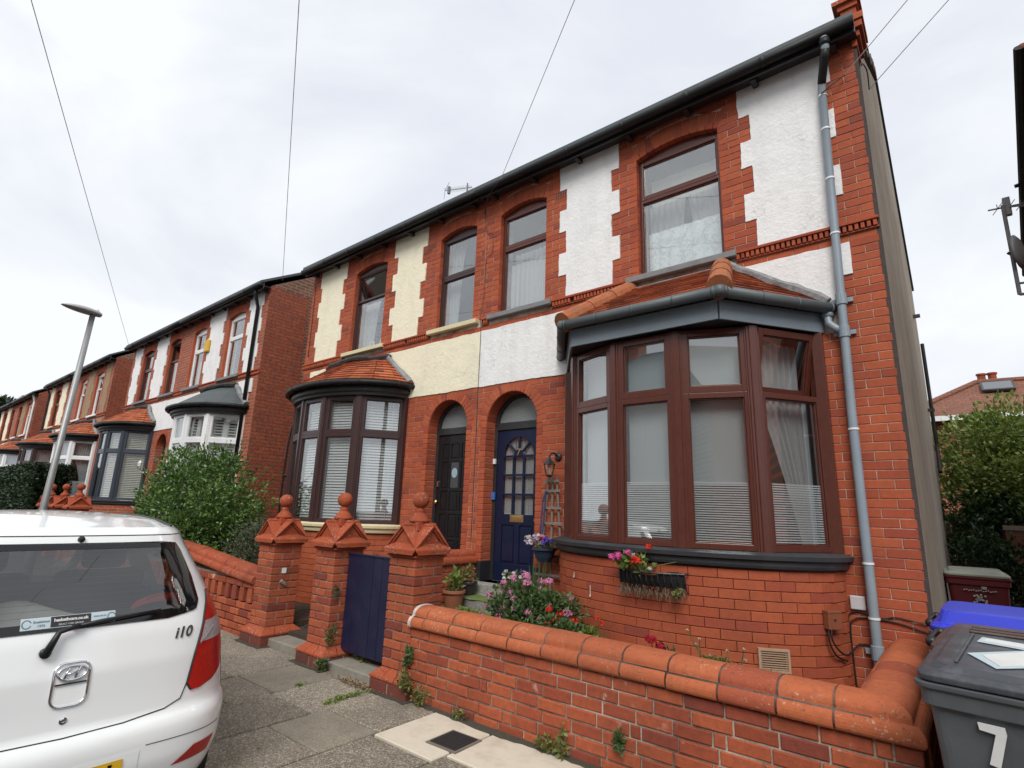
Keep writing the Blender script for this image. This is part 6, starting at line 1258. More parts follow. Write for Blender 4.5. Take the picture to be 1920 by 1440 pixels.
def rpatch(name, z0, z1, vin, vout, mat, off=.004, nz=14, nv=8, parent=None, smooth=True, thick=True):
    mm = MB(); mm.grid(lambda a, b: RPt(vin(z0 + (z1 - z0) * b) + (vout(z0 + (z1 - z0) * b) - vin(z0 + (z1 - z0) * b)) * a, z0 + (z1 - z0) * b, off), nv, nz); return mm.build(name, mat, parent or car, smooth=smooth)
ip = lambda zz, vv: (lambda z: float(np.interp(z, zz, vv)))
rw = rpatch('rear_window', .952, 1.350, lambda z: -wz(z), wz, TINT, .004, 30, 30)
rpatch('frit_border', .952, .992, lambda z: -wz(z), wz, FRIT, .0055, 6, 30, rw); rpatch('frit_border', 1.318, 1.350, lambda z: -wz(z), wz, FRIT, .0055, 6, 30, rw)
for s in (-1, 1): rpatch('frit_border', .992, 1.318, lambda z: s * (wz(z) - (.06 + .09 * (1.318 - z) * (z > 1.1) + .05)), lambda z: s * wz(z), FRIT, .0055, 20, 6, rw)
m = MB()
for k in range(11): z = 1.02 + k * .027; m.tube([RPt(-.48 + .96 * i / 14, z, .0015) for i in range(15)], .0008, 4)
m.build('heater_wire', plain('copper_line', (.10, .06, .04), .6), rw)
# cabin behind the glass
m = MB(); m.box(-5.3, -3.30, CY - .60, CY + .60, .5, .52); m.box(-5.3, -5.28, CY - .6, CY + .6, .5, .95); m.box(-5.3, -3.35, CY - .62, CY - .6, .5, 1.0); m.box(-5.3, -3.35, CY + .6, CY + .62, .5, 1.0); m.build('cabin_lining', plain('dark_trim', (.12, .12, .125), .9), car)
for s in (-1, 1): m = MB(); m.box(-4.2, -4.05, CY + s * .30 - .24, CY + s * .30 + .24, .6, 1.14); m.box(-4.17, -4.07, CY + s * .3 - .12, CY + s * .3 + .12, 1.15, 1.30); m.build('rear_seat', plain('seat_cloth', (.03, .03, .034), .9), car, bevel=.04)
m = MB(); m.grid(lambda a, b: (-3.42 - .35 * a, CY - .50 + .62 * b - .2 * a * b, .96 + .14 * (1 - abs(2 * a - 1)) * (1 - b * .7) + .02 * math.sin(9 * b + 4 * a)), 10, 12); m.build('pale_cloth', plain('cream_cloth', (.55, .53, .44), .9, .1), car, smooth=True)
m = MB()
for k in range(5): m.tube([(-3.42 - .05 * math.sin(t), CY + .40 + .11 * math.cos(t) + .012 * k, .985 + .045 * abs(math.sin(t)) + .004 * k) for t in np.linspace(0, 6.1, 18)], .012, 6)
m.build('red_rope', plain('red_cord', (.35, .03, .02), .7), car)
for s in (-1, 1):
    vin = ip([.56, .60, .75, .95, 1.06], [.575, .545, .575, .635, .69]); vout = ip([.56, .575, .62, .72, .85, .95, 1.06], [.62, .70, .79, .832, .81, .78, .725])
    tlp = rpatch('tail_lamp', .562, 1.058, lambda z: s * vin(z), lambda z: s * vout(z), plain('red_lens', (.46, .014, .012), .08, .45, 38, .3, 90, spec=.7), .007, 26, 8)
    rpatch('clear_lens', .80, .905, lambda z: s * (vin(z) + .012), lambda z: s * (vout(z) - .004 - max(0, (.86 - z)) * .6), plain('clear_lens_pattern', (.42, .40, .40), .1, .6, 70, .6, 110, spec=.8), .009, 8, 6, tlp)
    m = MB(); m.tube([RPt(s * vin(z), z, .005) for z in np.linspace(.565, 1.055, 14)] , .005, 6); m.build('lamp_seal', RUB, tlp); m = MB(); m.tube([RPt(s * (vin(.79) + .012 + t * .1), .79 + t * .075, .010) for t in np.linspace(0, 1, 8)], .0025, 6); m.build('lamp_trim', CHROME, tlp)
    rpatch('rear_reflector', .225, .295, lambda z: s * (.50 + (z - .225) * 1.6), lambda z: s * (.715 + (z - .225) * .5), plain('red_reflector', (.42, .012, .012), .15, .3, 60, .2), .004, 6, 8)
# shut lines, bumper crease
m = MB(); hl = [(-.62, 1.39), (-.645, 1.2), (-.655, .95), (-.545, .60), (-.52, .535), (-.5, .505), (-.25, .487), (0, .482), (.25, .487), (.44, .505), (.52, .535), (.545, .60)]
m.tube([RPt(v, z, .0005) for v, z in hl[3:]], .0035, 6); m.build('shut_line', RUB, car)
for s in (-1, 1): m = MB(); m.tube([RPt(s * .795 * t, .372 - .02 * t * t, .0) for t in np.linspace(.45, .98, 14)], .0022, 6); m.build('bumper_seam', RUB, car)
m = MB(); m.tube([RPt(t, 1.388, .0015) for t in np.linspace(-.56, .56, 24)], .003, 6); m.build('shut_line', RUB, car)
for s in (-1, 1): m = MB(); m.tube([(p[0], p[1] - s * 0.0, p[2] + .004) for p in [rows[k][NZ + (3 if s > 0 else NA - 3)] for k in range(0, 8)]], .007, 6); m.build('roof_ditch_strip', RUB, car)
# washer jet, handle, emblem, keyhole, wiper, badge, sticker, plate
m = MB(); m.lathe([(0, 0), (.018, 0), (.014, .012), (0, .016)], 10, F=Fr(RPt(0.0, 1.37), (0, 1, 0), (0, 0, 1), (1, 0, 0))); m.build('washer_jet', RUB, car)
def rrect(w, h, r, n=6):
    P = []
    for cx_, cz_, a0 in ((w - r, h - r, 0), (-w + r, h - r, 90), (-w + r, -h + r, 180), (w - r, -h + r, 270)):
        for k in range(n + 1): a = rad(a0 + 90 * k / n); P.append((cx_ + r * math.cos(a), cz_ + r * math.sin(a)))
    return P
bz = .71; P = rrect(.071, .095, .042); m = MB(); Q = [RPt(x, bz + z, .004) for x, z in P]; m.tube(Q + [Q[0]], .006, 8, False); ph = m.build('boot_handle', CHROME, car, smooth=True)
m = MB(); Q = [RPt(x * .95, bz + z * .95, .0025) for x, z in P]; m.add(Q, [tuple(range(len(Q)))]); m.build('handle_plate', PAINT, ph); m = MB(); m.box(-.0, .004, -.062, .062, -.003, .003, Fr(RPt(0, bz + .005, .004))); m.build('handle_lip', RUB, ph)
m = MB(); Q = [RPt(.058 * math.cos(t), bz + .050 + .031 * math.sin(t), .009) for t in np.linspace(0, 2 * math.pi, 28)]; m.tube(Q, .0055, 8, False)
for sx in (-1, 1): m.tube([RPt(sx * .022 - .010 , bz + .027, .009), RPt(sx * .022 + .010, bz + .073, .009)], .0055, 8)
m.tube([RPt(-.025, bz + .044, .009), RPt(0, bz + .050, .009), RPt(.025, bz + .056, .009)], .005, 8); m.build('emblem', CHROME, ph, smooth=True)
m = MB(); m.lathe([(0, 0), (.016, 0), (.016, .004), (.008, .006), (.008, .002), (0, .002)], 14, F=Fr(RPt(-.005, .555, .001), (0, 1, 0), (0, 0, 1), (1, 0, 0))); m.build('keyhole', CHROME, car)
m = MB(); pv = RPt(-.12, .858, .03); el = RPt(-.08, .945, .035); tip = RPt(.36, .995, .03); m.tube([pv - (.03, 0, 0), pv], .022, 10); m.tube([pv, el, RPt(-.0, .965, .035)], [.019, .013, .010], 8); m.tube([RPt(-.03, .962, .022), RPt(.1, .975, .02), tip], [.008, .011, .006], 8); m.build('rear_wiper', RUB, car, smooth=True)
def rear_text(body, size, v, z, mat, name, off=.006, bold=0, slant=0, par=None):
    me = text_mesh(body, size, .0012, bold)
    for q in me.vertices: x = q.co.x + slant * q.co.y; q.co = Vector(RPt(v + x, z + q.co.y * .97, off + q.co.z))
    me.materials.clear(); me.materials.append(mat); return link(name, me, par or car)
rear_text('i10', .078, .505, .868, plain('badge_chrome_dark', (.22, .22, .23), .25, .2, 9, 0, metal=.8), 'model_badge', .004, .002, .2)
stk = rpatch('dealer_sticker', .968, 1.018, lambda z: -.225, lambda z: .155, plain('sticker_pale_blue', (.48, .58, .62), .5, .08), .0068, 3, 16)
rpatch('sticker_panel', .971, 1.016, lambda z: -.112, lambda z: .05, plain('sticker_black', (.02, .02, .022), .5), .0078, 3, 10, stk); IVO = plain('sticker_lettering', (.62, .64, .62), .6, .05); DKT = plain('sticker_print', (.12, .16, .20), .6)
rear_text('heskethcars.co.uk', .0190, -.031, 1.000, IVO, 'lettering', .0084, .0008, 0, stk); rear_text('SELECT CAR GROUP', .011, -.031, .980, IVO, 'lettering', .0084, 0, 0, stk); rear_text('Established', .014, -.148, 1.000, DKT, 'lettering', .0074, 0, 0, stk); rear_text('1973', .015, -.148, .982, DKT, 'lettering', .0074, 0, 0, stk); rear_text('01253 301101', .0095, .088, 1.000, DKT, 'lettering', .0074, 0, 0, stk)
for v in (-.203, .138): m = MB(); m.tube([RPt(v + .017 * math.cos(t), .993 + .017 * math.sin(t), .0075) for t in np.linspace(.4, 5.9, 16)], .0022, 5); m.build('sticker_wreath', DKT, stk)
pl = rpatch('number_plate', .225, .335, lambda z: -.26, lambda z: .26, plain('yellow_plate', (.72, .44, .02), .35, .04), .008, 4, 10); rpatch('plate_recess', .195, .355, lambda z: -.33, lambda z: .33, PAINT, .003, 4, 10, pl)
rear_text('J', .11, .205, .279, FRIT, 'lettering', .0095, .003, 0, pl); rear_text('T', .11, .13, .279, FRIT, 'lettering', .0095, .003, 0, pl)
for ux in (.60, 2.98):
    for s in (-1, 1):
        F = Fr((CX - ux, CY + s * .70, .165), (1, 0, 0), (0, 0, 1), (0, s, 0)); m = MB(); m.lathe([(.16, -.10), (.25, -.10), (.278, -.07), (.278, .05), (.25, .085), (.175, .09), (.17, .07), (.16, .07)], 32, F=F); ty = m.build('wheel', RUB, car, smooth=True)
        m = MB(); m.lathe([(0, .06), (.05, .085), (.06, .06), (.15, .055), (.17, .08), (.175, .085)], 32, F=F)
        for k in range(6): a = 2 * math.pi * k / 6; m.tube([F((.04 * math.cos(a), .04 * math.sin(a), .07)), F((.165 * math.cos(a), .165 * math.sin(a), .08))], .016, 6)
        m.build('rim', plain('silver_rim', (.4, .4, .42), .3, metal=.8), ty, smooth=True)
        m = MB(); m.lathe([(0, .0), (.33, .0), (.33, .1055), (.29, .108)], 32, F=F); m.build('wheel_arch', RUB, car)
# ------------------------------------------------------------------ wheelie bins
def bin_(name, label, c, rz, bmat, lmat, dome=.05, num=None, w=.29, d=.36, H=.93, back=-1, tilt=0.0):
    root = thing(name, label, 'wheelie bin', c, 'wheelie bins at the side passage'); F = rotz_frame(c, rz); m = MB()
    def ringp(w_, d_, z, r=.05, n=4):
        P = []
        for sx, sy, a0 in ((1, 1, 0), (-1, 1, 90), (-1, -1, 180), (1, -1, 270)):
            for k in range(n + 1): a = rad(a0 + 90 * k / n); P.append(F((sx * (w_ - r) + r * math.cos(a), sy * (d_ - r) + r * math.sin(a), z)))
        return P
    R_ = [ringp(w * .80, d * .76, .05), ringp(w * .82, d * .78, .10), ringp(w * .965, d * .965, H - .10), ringp(w * .975, d * .975, H - .085), ringp(w + .012, d + .012, H - .08), ringp(w + .015, d + .015, H - .02), ringp(w + .028, d + .028, H - .012), ringp(w + .03, d + .03, H + .008), ringp(w - .01, d - .01, H + .008)]
    n = len(R_[0]); m.add([p for r in R_ for p in r], [(k * n + i, k * n + (i + 1) % n, (k + 1) * n + (i + 1) % n, (k + 1) * n + i) for k in range(len(R_) - 1) for i in range(n)] + [tuple(range(n - 1, -1, -1))]); body_ = m.build('body', bmat, root, smooth=False, bevel=.004)
    m = MB(); Lr = [ringp(w + .018, d + .018, H + .014, .06), ringp(w + .020, d + .020, H + .040, .06), ringp(w + .0, d + .0, H + .052, .06), ringp(w * .93, d * .93, H + .055, .06), ringp(w * .86, d * .86, H + .055 + dome, .08), ringp(w * .70, d * .74, H + .058 + dome, .08)]
    m.add([p for r in Lr for p in r], [(k * n + i, k * n + (i + 1) % n, (k + 1) * n + (i + 1) % n, (k + 1) * n + i) for k in range(len(Lr) - 1) for i in range(n)] + [tuple((len(Lr) - 1) * n + i for i in range(n)), tuple(range(n - 1, -1, -1))])
    m.v = [(x, y, z + tilt * (float((np.array((x, y, z)) - F.o) @ F.a[1]) + d) / (2 * d)) for x, y, z in m.v]
    lid = m.build('lid', lmat, root, smooth=False, bevel=.006)
    m = MB(); HB = Fr(F((0, 0, 0)), *F.a) if back < 0 else Fr(F.o, -F.a[1], F.a[0], F.a[2]); e_ = w if back < 0 else d
    m.tube([HB((-e_ - .02, -.20, H + .035)), HB((-e_ - .045, -.19, H + .035)), HB((-e_ - .045, .19, H + .035)), HB((-e_ - .02, .20, H + .035))], .013, 8)
    for y in (-.19, .19): m.tube([HB((-e_ - .03, y - .018, H + .03)), HB((-e_ - .03, y + .018, H + .03))], .026 if back < 0 else .016, 12)
    m.build('hinge_handle', RUB, root, smooth=True); m = MB()
    for y in (-.24, .24): m.tube([F((-w * .82, y - .03, .10)), F((-w * .82, y + .03, .10))], .10, 18)
    m.build('wheel', RUB, root); m = MB(); m.box(-.02, w * .6, d - .005, d + .03, H + .02, H + .045, F); m.build('lid_handle', lmat, lid)
    return root, F, H, lid, body_
GB = plain('grey_bin_plastic', (.070, .078, .088), .5, .15, 5, .15, 60, dirt=.3, dirtcol=(.14, .14, .14), dscale=6); LB = plain('black_lid_plastic', (.050, .055, .065), .38, .2, 6, .2, 40, dirt=.5, dirtcol=(.16, .165, .18), dscale=9); BB = plain('brown_bin_plastic', (.085, .055, .045), .35, .15, 5, .12, 50, dirt=.3, dirtcol=(.2, .16, .15), dscale=7); BLU = plain('blue_lid_plastic', (.030, .045, .56), .35, .12, 5, .12, 50); MAR = plain('maroon_bin_plastic', (.105, .008, .012), .5, .15, 5, .1); LIDG = plain('grey_green_lid', (.30, .32, .27), .5, .2, 8, .3, 40, dirt=.3, dirtcol=(.12, .12, .1)); PAIW = plain('white_bin_paint', (.66, .67, .66), .6, .08, 20, .1, dirt=.25, dirtcol=(.3, .3, .3)); PAIB = plain('pale_blue_bin_paint', (.46, .56, .60), .6, .1, 20, .1)
b1, F, H, lid, bd = bin_('wheelie_bin', 'grey wheelie bin with painted white 7 standing nearest the garden wall', (.40, -2.0, .02), rad(-7), GB, LB, .018, back=1, tilt=.06)
def poly_on(P, o, F_, mat, name, parent, t=.0015): m = MB(); m.prism(P, 0, t, F_); return m.build(name, mat, parent)
Ff = Fr(F((-.02, -.338, .60)), F.a[0], -F.a[1] * 1.0, F.a[2]); Ff.a[2] = F.a[2] * .98 - F.a[1] * .11; Ff.a[1] = F.a[1]
poly_on([(-.034, .100), (-.037, .125), (.044, .125), (.047, .098), (.013, -.025), (-.019, -.019), (.014, .095)], 0, Fr(F((-.085, -.354 , .698)), F.a[0], F.a[1], F.a[2] - F.a[1] * .095), PAIW, 'painted_number', bd, .012)
Ft = Fr(F((0, 0, H + .0795 + .030)), F.a[0], F.a[2], F.a[1] + F.a[2] * .0833); S7 = [(-.14, .23), (-.15, .13), (.03, .10), (-.16, -.10), (-.05, -.27), (.25, .02), (.27, .18)]; S7b = [(-.12, .21), (-.13, .155), (.07, .115), (-.11, -.10), (-.04, -.235), (.22, .03), (.24, .165)]
poly_on(S7[::-1], 0, Ft, PAIB, 'painted_number', lid); poly_on(S7b[::-1], 0, Fr(Ft.o + (0, 0, .002), *Ft.a), PAIW, 'painted_number', lid)
m = MB(); FT = Fr(F.o, F.a[0], F.a[1] + F.a[2] * .0833, F.a[2]); m.box(-.185, -.172, -.27, .27, H + .076 + .03, H + .085 + .03, FT); m.build('lid_ridge', LB, lid, bevel=.003)
b2, F, H, lid, bd = bin_('wheelie_bin', 'brown-lidded wheelie bin behind the grey one', (.40, -1.22, -.005), rad(-4), BB, BB, .03, H=.945); m = MB()
for k in range(3): m.box(-.16, .30, -.10 + k * .1, -.07 + k * .1, H + .090, H + .102, F)
m.build('lid_rib', BB, lid, bevel=.006); poly_on([(-.10, .0), (-.06, .03), (.04, .03), (.05, -.01), (-.05, -.025)][::-1], 0, Fr(F((-.05, -.2, H + .096)), F.a[0], F.a[2], F.a[1]), PAIW, 'paint_mark', lid)
b3, F, H, lid, bd = bin_('wheelie_bin', 'wheelie bin with bright blue lid, farthest of the three in the row', (.36, -.45, -.005), rad(-3), GB, BLU, .08, H=.94)
b4, F, H, lid, bd = bin_('wheelie_bin', 'maroon wheelie bin with grey lid and white crest in the side passage', (.30, 3.75, -.005), rad(2), MAR, LIDG, .03, H=1.0)
Fq = Fr(F((0, -.36, .62)), F.a[0], F.a[1], F.a[2] - F.a[1] * .08)
poly_on([(-.045, .00), (-.05, .03), (.055, .03), (.055, .0), (.02, -.13), (-.02, -.13), (.015, -.005)], 0, Fr(Fq.o, *Fq.a), PAIW, 'painted_number', bd, .02)
m = MB()
for k in range(34): a = RN.uniform(0, 6.28); r = RN.uniform(.0, .07); x, z = r * math.cos(a), .14 + r * .9 * math.sin(a); m.box(x - .008, x + .008, -.002, .018, z - .006, z + .010, Fq)
m.build('crest_print', plain('worn_crest_print', (.42, .42, .40), .7), bd, kind='stuff'); m = MB()
for k in range(14): x = -.14 + k * .022; m.box(x, x + .014, -.001, .018, .235 + .006 * math.sin(k * 2.1), .245 + .006 * math.sin(k * 2.1), Fq)
for k in range(8): x = .03 + .012 * (k % 4); m.box(x, x + .010, -.001, .018, .26 + .016 * (k // 4), .272 + .016 * (k // 4), Fq)
m.build('crest_lettering', plain('worn_letter_print', (.42, .42, .40), .7), bd, kind='stuff')
# ------------------------------------------------------------------ far pairs of houses
def flank_strip(x, y1, zo, root):
    m = MB(); m.box(x - .02, x + .006, .0, y1, -.2 + zo, 6.2 + zo); m.build('quoin_return', FARBY, root)
DK = plain('dark_teal_door', (.018, .028, .038), .35, .2)
def far_door(D, mat):
    cx, Y, z0, dfr = doorset(D, BLACKP); m = MB(); m.box(cx - .35, cx + .35, Y, Y + .04, z0, 2.65 + D['zo'])
    for k in range(2):
        for j in range(2): m.box(cx - .29 + k * .3, cx - .01 + k * .3, Y - .01, Y, z0 + .15 + j * .9, z0 + .95 + j * .9)
    m.build('door', mat, D['root'], bevel=.004)
def far(m_, xo, W, rend, lab, frs, up, roof, fill, flank, sill=SILLG, **k):
    s = W / 4.739
    H = dict(detail=False, m=m_, xo=xo, W=W, zo=.2, wa=k.get('wa', (1.08, 1.96)), wb=k.get('wb', (3.24, 4.05)), door=(3.50, 4.22), bay=1.74, qo=(.92, .82), qi=(2.15, 2.25), qb=(3.10, 3.0), qc=(.24, .31), rend=rend, flank=flank, sillm=sill, upfm=up, cura='blind', curb='net', label=lab, guttermat=BLACKG)
    for q in ('opena', 'openb'):
        if q in k: H[q] = k[q]
    D = house(H); bay(D, dict(sill=k.get('bsill', SILLB), frame=frs, open=.3, openi=(), fill=fill, roof=roof)); far_door(D, DK); return D
W2 = 4.49
D11 = far(-1, -11.34, W2, WHT, 'white rendered brick house with white shuttered bay under a grey slate bay roof', WPVC, (WPVC, WPVC), 'slate', ['shutter'] * 5, COMB)
D13 = far(1, -20.32, W2, WHT, 'white rendered brick house with charcoal framed bow window and tiled bay roof', ANTH, (DWOOD, DWOOD), 'round', ['venc'] * 5, COMB, openb=.9)
D15 = far(-1, -22.2, 4.575, TANR, 'brown rendered brick house with white bow window behind the lamp post', WPVC, (WPVC, WPVC), 'round', ['net', 'net', 'net', 'net', 'swag'], COMB, opena=.5, openb=.5, sill=WPVC)
D17 = far(1, -31.35, 4.575, CRM, 'cream rendered brick house with dark brown bow window beyond the lamp post', DWOOD, (DWOOD, WPVC), 'round', ['net'] * 5, COMB, sill=SILLC)
D19 = far(-1, -33.9, 4.6, TANR, 'pale brown farthest brick house with white bay at the left edge', WPVC, (WPVC, DWOOD), 'round', ['net'] * 5, FARBY, opena=.4, sill=WPVC)
D21 = far(1, -43.1, 4.6, CRM, 'cream last house of the row at the extreme left edge', WPVC, (DWOOD, DWOOD), 'round', ['net'] * 5, COMB, sill=SILLC)
flank_strip(-11.34, .95, .2, D11['root']); flank_strip(-22.2, .8, .2, D15['root']); flank_strip(-33.9, .8, .2, D19['root'])
m = MB(); m.tube([(-11.62, -.2, 6.38), (-11.62, -.2, 6.2), (-11.72, -.06, 5.95), (-11.74, -.06, .6)], .04, 10); m.build('downpipe', BLACKG, D11['root'], smooth=True)
m = MB(); m.box(-14.42, -14.18, -.08, -.012, 5.30, 5.62); ab = m.build('alarm_box', plain('yellow_alarm_box', (.62, .36, .02), .5), D11['root'], bevel=.02)
m = MB(); m.tube([(-33.98, -.2, 6.38), (-34.1, -.06, 6.0), (-34.1, -.06, .6)], .04, 8); m.build('downpipe', WPVC, D19['root']); m = MB(); m.tube([(-31.2, -.2, 6.38), (-31.1, -.06, 6.0), (-31.1, -.06, .6)], .04, 8); m.build('downpipe', BLACKG, D17['root'])
cable([(-11.36, 1.6, 6.0), (-11.33, 1.5, 4.2), (-11.33, 1.4, 3.4), (-11.33, .9, 3.3), (-11.33, .85, .6)], .018, D11['root']); cable([(-11.33, .85, 2.2), (-11.33, 2.8, 2.2)], .02, D11['root'])
wl_ = thing('wall_lantern', 'white wall lantern beside the door of the shuttered house', 'lantern', (-16.95, -.15, 2.2)); m = MB(); m.lathe([(.0, -.10), (.035, -.10), (.06, .045), (.062, .05), (.015, .11), (.0, .12)], 6, (-17.15, -.2, 2.5)); m.tube([(-17.15, -.2, 2.36), (-17.15, -.12, 2.28), (-17.15, 0, 2.3)], .025, 8); m.build('body', WPVC, wl_)
# ------------------------------------------------------------------ lamp post
lp = thing('street_lamp', 'grey steel street lamp leaning over the parked car, with flat lantern head', 'street lamp', (-12.35, -3.0, 0)); m = MB(); b0, t0 = np.array((-12.40, -3.0, -.1)), np.array((-11.80, -2.985, 4.88))
m.tube([b0, b0 + (t0 - b0) * .25, b0 + (t0 - b0) * .26, t0], [.075, .075, .055, .045], 16); m.build('post', STEELP, lp, smooth=True); m = MB(); vs = []; N3 = 14
for k in range(N3 + 1):
    t = k / N3; y = -2.86 - .60 * t; w = .15 * math.sin(math.pi * min(1, .12 + t * .86)) ** .6 + .01; hgt = .085 * math.sin(math.pi * min(1, .2 + t * .78)) ** .7; z = 4.89 + .045 * t
    for a in range(10): q = 2 * math.pi * a / 10; vs.append((-11.80 + w * math.cos(q), y, z + (hgt if math.sin(q) > 0 else hgt * .35) * math.sin(q)))
m.add(vs, [(k * 10 + a, k * 10 + (a + 1) % 10, (k + 1) * 10 + (a + 1) % 10, (k + 1) * 10 + a) for k in range(N3) for a in range(10)] + [tuple(range(10)), tuple(N3 * 10 + a for a in range(10))]); m.build('lantern_head', plain('grey_lantern', (.36, .365, .37), .5, .1), lp, smooth=True)
m = MB(); m.lathe([(0, 0), (.03, 0), (.03, .05), (0, .06)], 10, (-11.80, -2.93, 4.94)); m.build('photocell', WPVC, lp)
# ------------------------------------------------------------------ overhead lines
PT = np.array((12.4, -12.05, 7.4))
pole = thing('telegraph_pole', 'wooden telegraph pole across the road behind the viewer', 'pole', (12.4, -12.05, 0)); m = MB(); m.tube([(12.4, -12.05, -.2), (12.4, -12.05, 7.6)], [.14, .1], 12); m.build('post', TW_, pole)
def pix_ray(u, v): return CF + CR * ((u - 960) / FPX) - CU * ((v - 720) / FPX)
WCAB = plain('grey_wire', (.58, .58, .60), .6)
def wire(end, label, sag=.25, extra=None):
    end = np.array(end, float); P = [PT + (end - PT) * t - np.array([0, 0, sag * 4 * t * (1 - t)]) for t in np.linspace(0, 1, 24)]; root = thing('overhead_wire', label, 'wire', tuple(end), 'overhead service wires'); m = MB(); L = np.linalg.norm(end - CAM); m.tube(P, .0040 if L < 9 else .0050, 5); m.build('cable', WCAB, root)
    if extra: cable([end] + extra, .006, root, 'tail')
wire((-20.2, -.22, 6.42), 'overhead wire running to the white house with charcoal bay', .05)
wire((-10.95, .05, 6.45), 'overhead wire running to the shuttered house beside the gap', .05)
wire((-4.2, -.33, 6.12), 'overhead wire running to the middle of the near pair of houses', .05, [(-4.5, -.25, 5.99), (-4.75, -.03, 5.9)])
wire((-.10, -.03, 5.78), 'overhead wire tied round the top of the grey downpipe', .03, [(-.20, -.10, 5.68), (-.30, -.105, 5.62)]); wire((.05, .55, 5.95), 'overhead wire fixed to the grey rendered gable wall', .03, [(.06, .3, 6.0), (.02, .06, 5.85), (.015, .02, 5.0), (.015, .02, 3.4)])
# ------------------------------------------------------------------ aerials
def yagi(root, c, ax, n, mat, el=.12, bow=True):
    c = np.array(c, float); ax = np.array(ax, float); ax /= np.linalg.norm(ax); s = np.cross(ax, (0, 0, 1.0)); s /= np.linalg.norm(s); u = np.cross(s, ax); m = MB(); m.tube([c, c + ax * (.1 * n)], .009, 6)
    for k in range(n): p = c + ax * (.08 + .1 * k); m.tube([p - s * el, p + s * el], .004, 5); m.tube([p, p + u * .05], .004, 4)
    m.box(-.03, .03, -.03, .03, -.10, .10, Fr(c + ax * .16))
    if bow: m.tube([c + u * .22 + ax * .09, c, c - u * .22 + ax * .05], .006, 5)
    m.build('antenna', mat, root)
AL = plain('dull_aluminium', (.20, .20, .21), .5, .2)
ra = thing('roof_aerial', 'television aerial just showing over the eaves of the cream house', 'aerial', (-8.3, 3.0, 7.8)); yagi(ra, (-9.06, 3.0, 9.52), (1, 0, -.28), 10, AL); m = MB(); m.tube([(-8.25, 3.0, 7.9), (-8.25, 3.0, 9.42)], .02, 6); m.build('mast', AL, ra)
# neighbour on the right: only its dark verge, aerial and dish reach into the frame
nb = thing('neighbouring_house', 'brick house with dark bargeboard cut off by the right edge', 'house', (5.0, 4, 0)); m = MB(); m.box(1.9, 9, -.0, 3.3, -.3, 6.2); m.build('wall', FARBY, nb)
m = MB(); m.box(1.85, 9.2, -.2, 3.5, 6.2, 6.32); m.add([(1.85, -.2, 6.32), (9.2, -.2, 6.32), (9.2, 3.5, 6.32), (1.85, 3.5, 6.32), (1.85, 1.7, 7.4), (9.2, 1.7, 7.4)], [(0, 1, 5, 4), (2, 3, 4, 5), (0, 4, 3), (1, 2, 5)]); m.build('roof', SLATE, nb)
BG = [(1.21, .77, 5.95), (1.21, 1.77, 5.33), (1.21, 3.05, 4.52)]; m = MB()
for a, b in zip(BG[:-1], BG[1:]): m.hexa([(1.21, a[1], a[2] - .02), (1.21, b[1], b[2] - .02), (1.9, b[1], b[2] - .02), (1.9, a[1], a[2] - .02), (1.21, a[1], a[2] + .03), (1.21, b[1], b[2] + .03), (1.9, b[1], b[2] + .03), (1.9, a[1], a[2] + .03)])
m.build('lean_to_roof', BR, nb); m = MB(); m.tube(BG, .05, 8); m.tube([(1.13, 2.0, 5.17), (1.3, 2.0, 5.2)], .02, 6); m.build('verge_trim', BLACKG, nb)
na = thing('wall_aerial', 'pole-mounted television aerial at the right edge of the sky', 'aerial', (1.45, .45, 3.9)); mt = np.array((1.43, 1.9, 0)); 
def on_ray(u, v, y): d = pix_ray(u, v); return CAM + d * ((y - CAM[1]) / d[1])
q0, q1 = on_ray(1880, 385, 1.9), on_ray(1912, 552, 1.9); m = MB(); m.tube([q0, q1], .018, 8); m.tube([q1, (1.56, 1.95, q1[2] - .02)], .015, 6); m.tube([q1 + (0, 0, .12), (1.56, 1.95, q1[2] + .10)], .012, 6); m.tube([on_ray(1893, 388, 1.9), (1.56, 1.95, q0[2] - .12)], .008, 5); m.build('mast', AL, na); yagi(na, q0 + (-.12, 0, -.02), (1, .25, .06), 4, AL, .14, False)
sdn = thing('satellite_dish', 'small grey satellite dish on the neighbouring wall at the right edge', 'dish', (1.5, 1.9, 4.0)); dcn = on_ray(1921, 470, 1.9); m = MB(); m.lathe([(0.0, .0), (.08, .006), (.15, .025), (.19, .05)], 18, F=Fr(dcn, (0, 0, 1), (.35, .93, 0), (-.93, .35, .1))); m.build('dish', plain('grey_dish', (.22, .23, .24), .5), sdn, smooth=True); m = MB(); m.tube([dcn - (0, 0, .12), on_ray(1889, 474, 1.9)], .014, 6); m.tube([dcn, (1.56, 1.9, dcn[2])], .02, 6); m.build('arm', BLACKP, sdn)
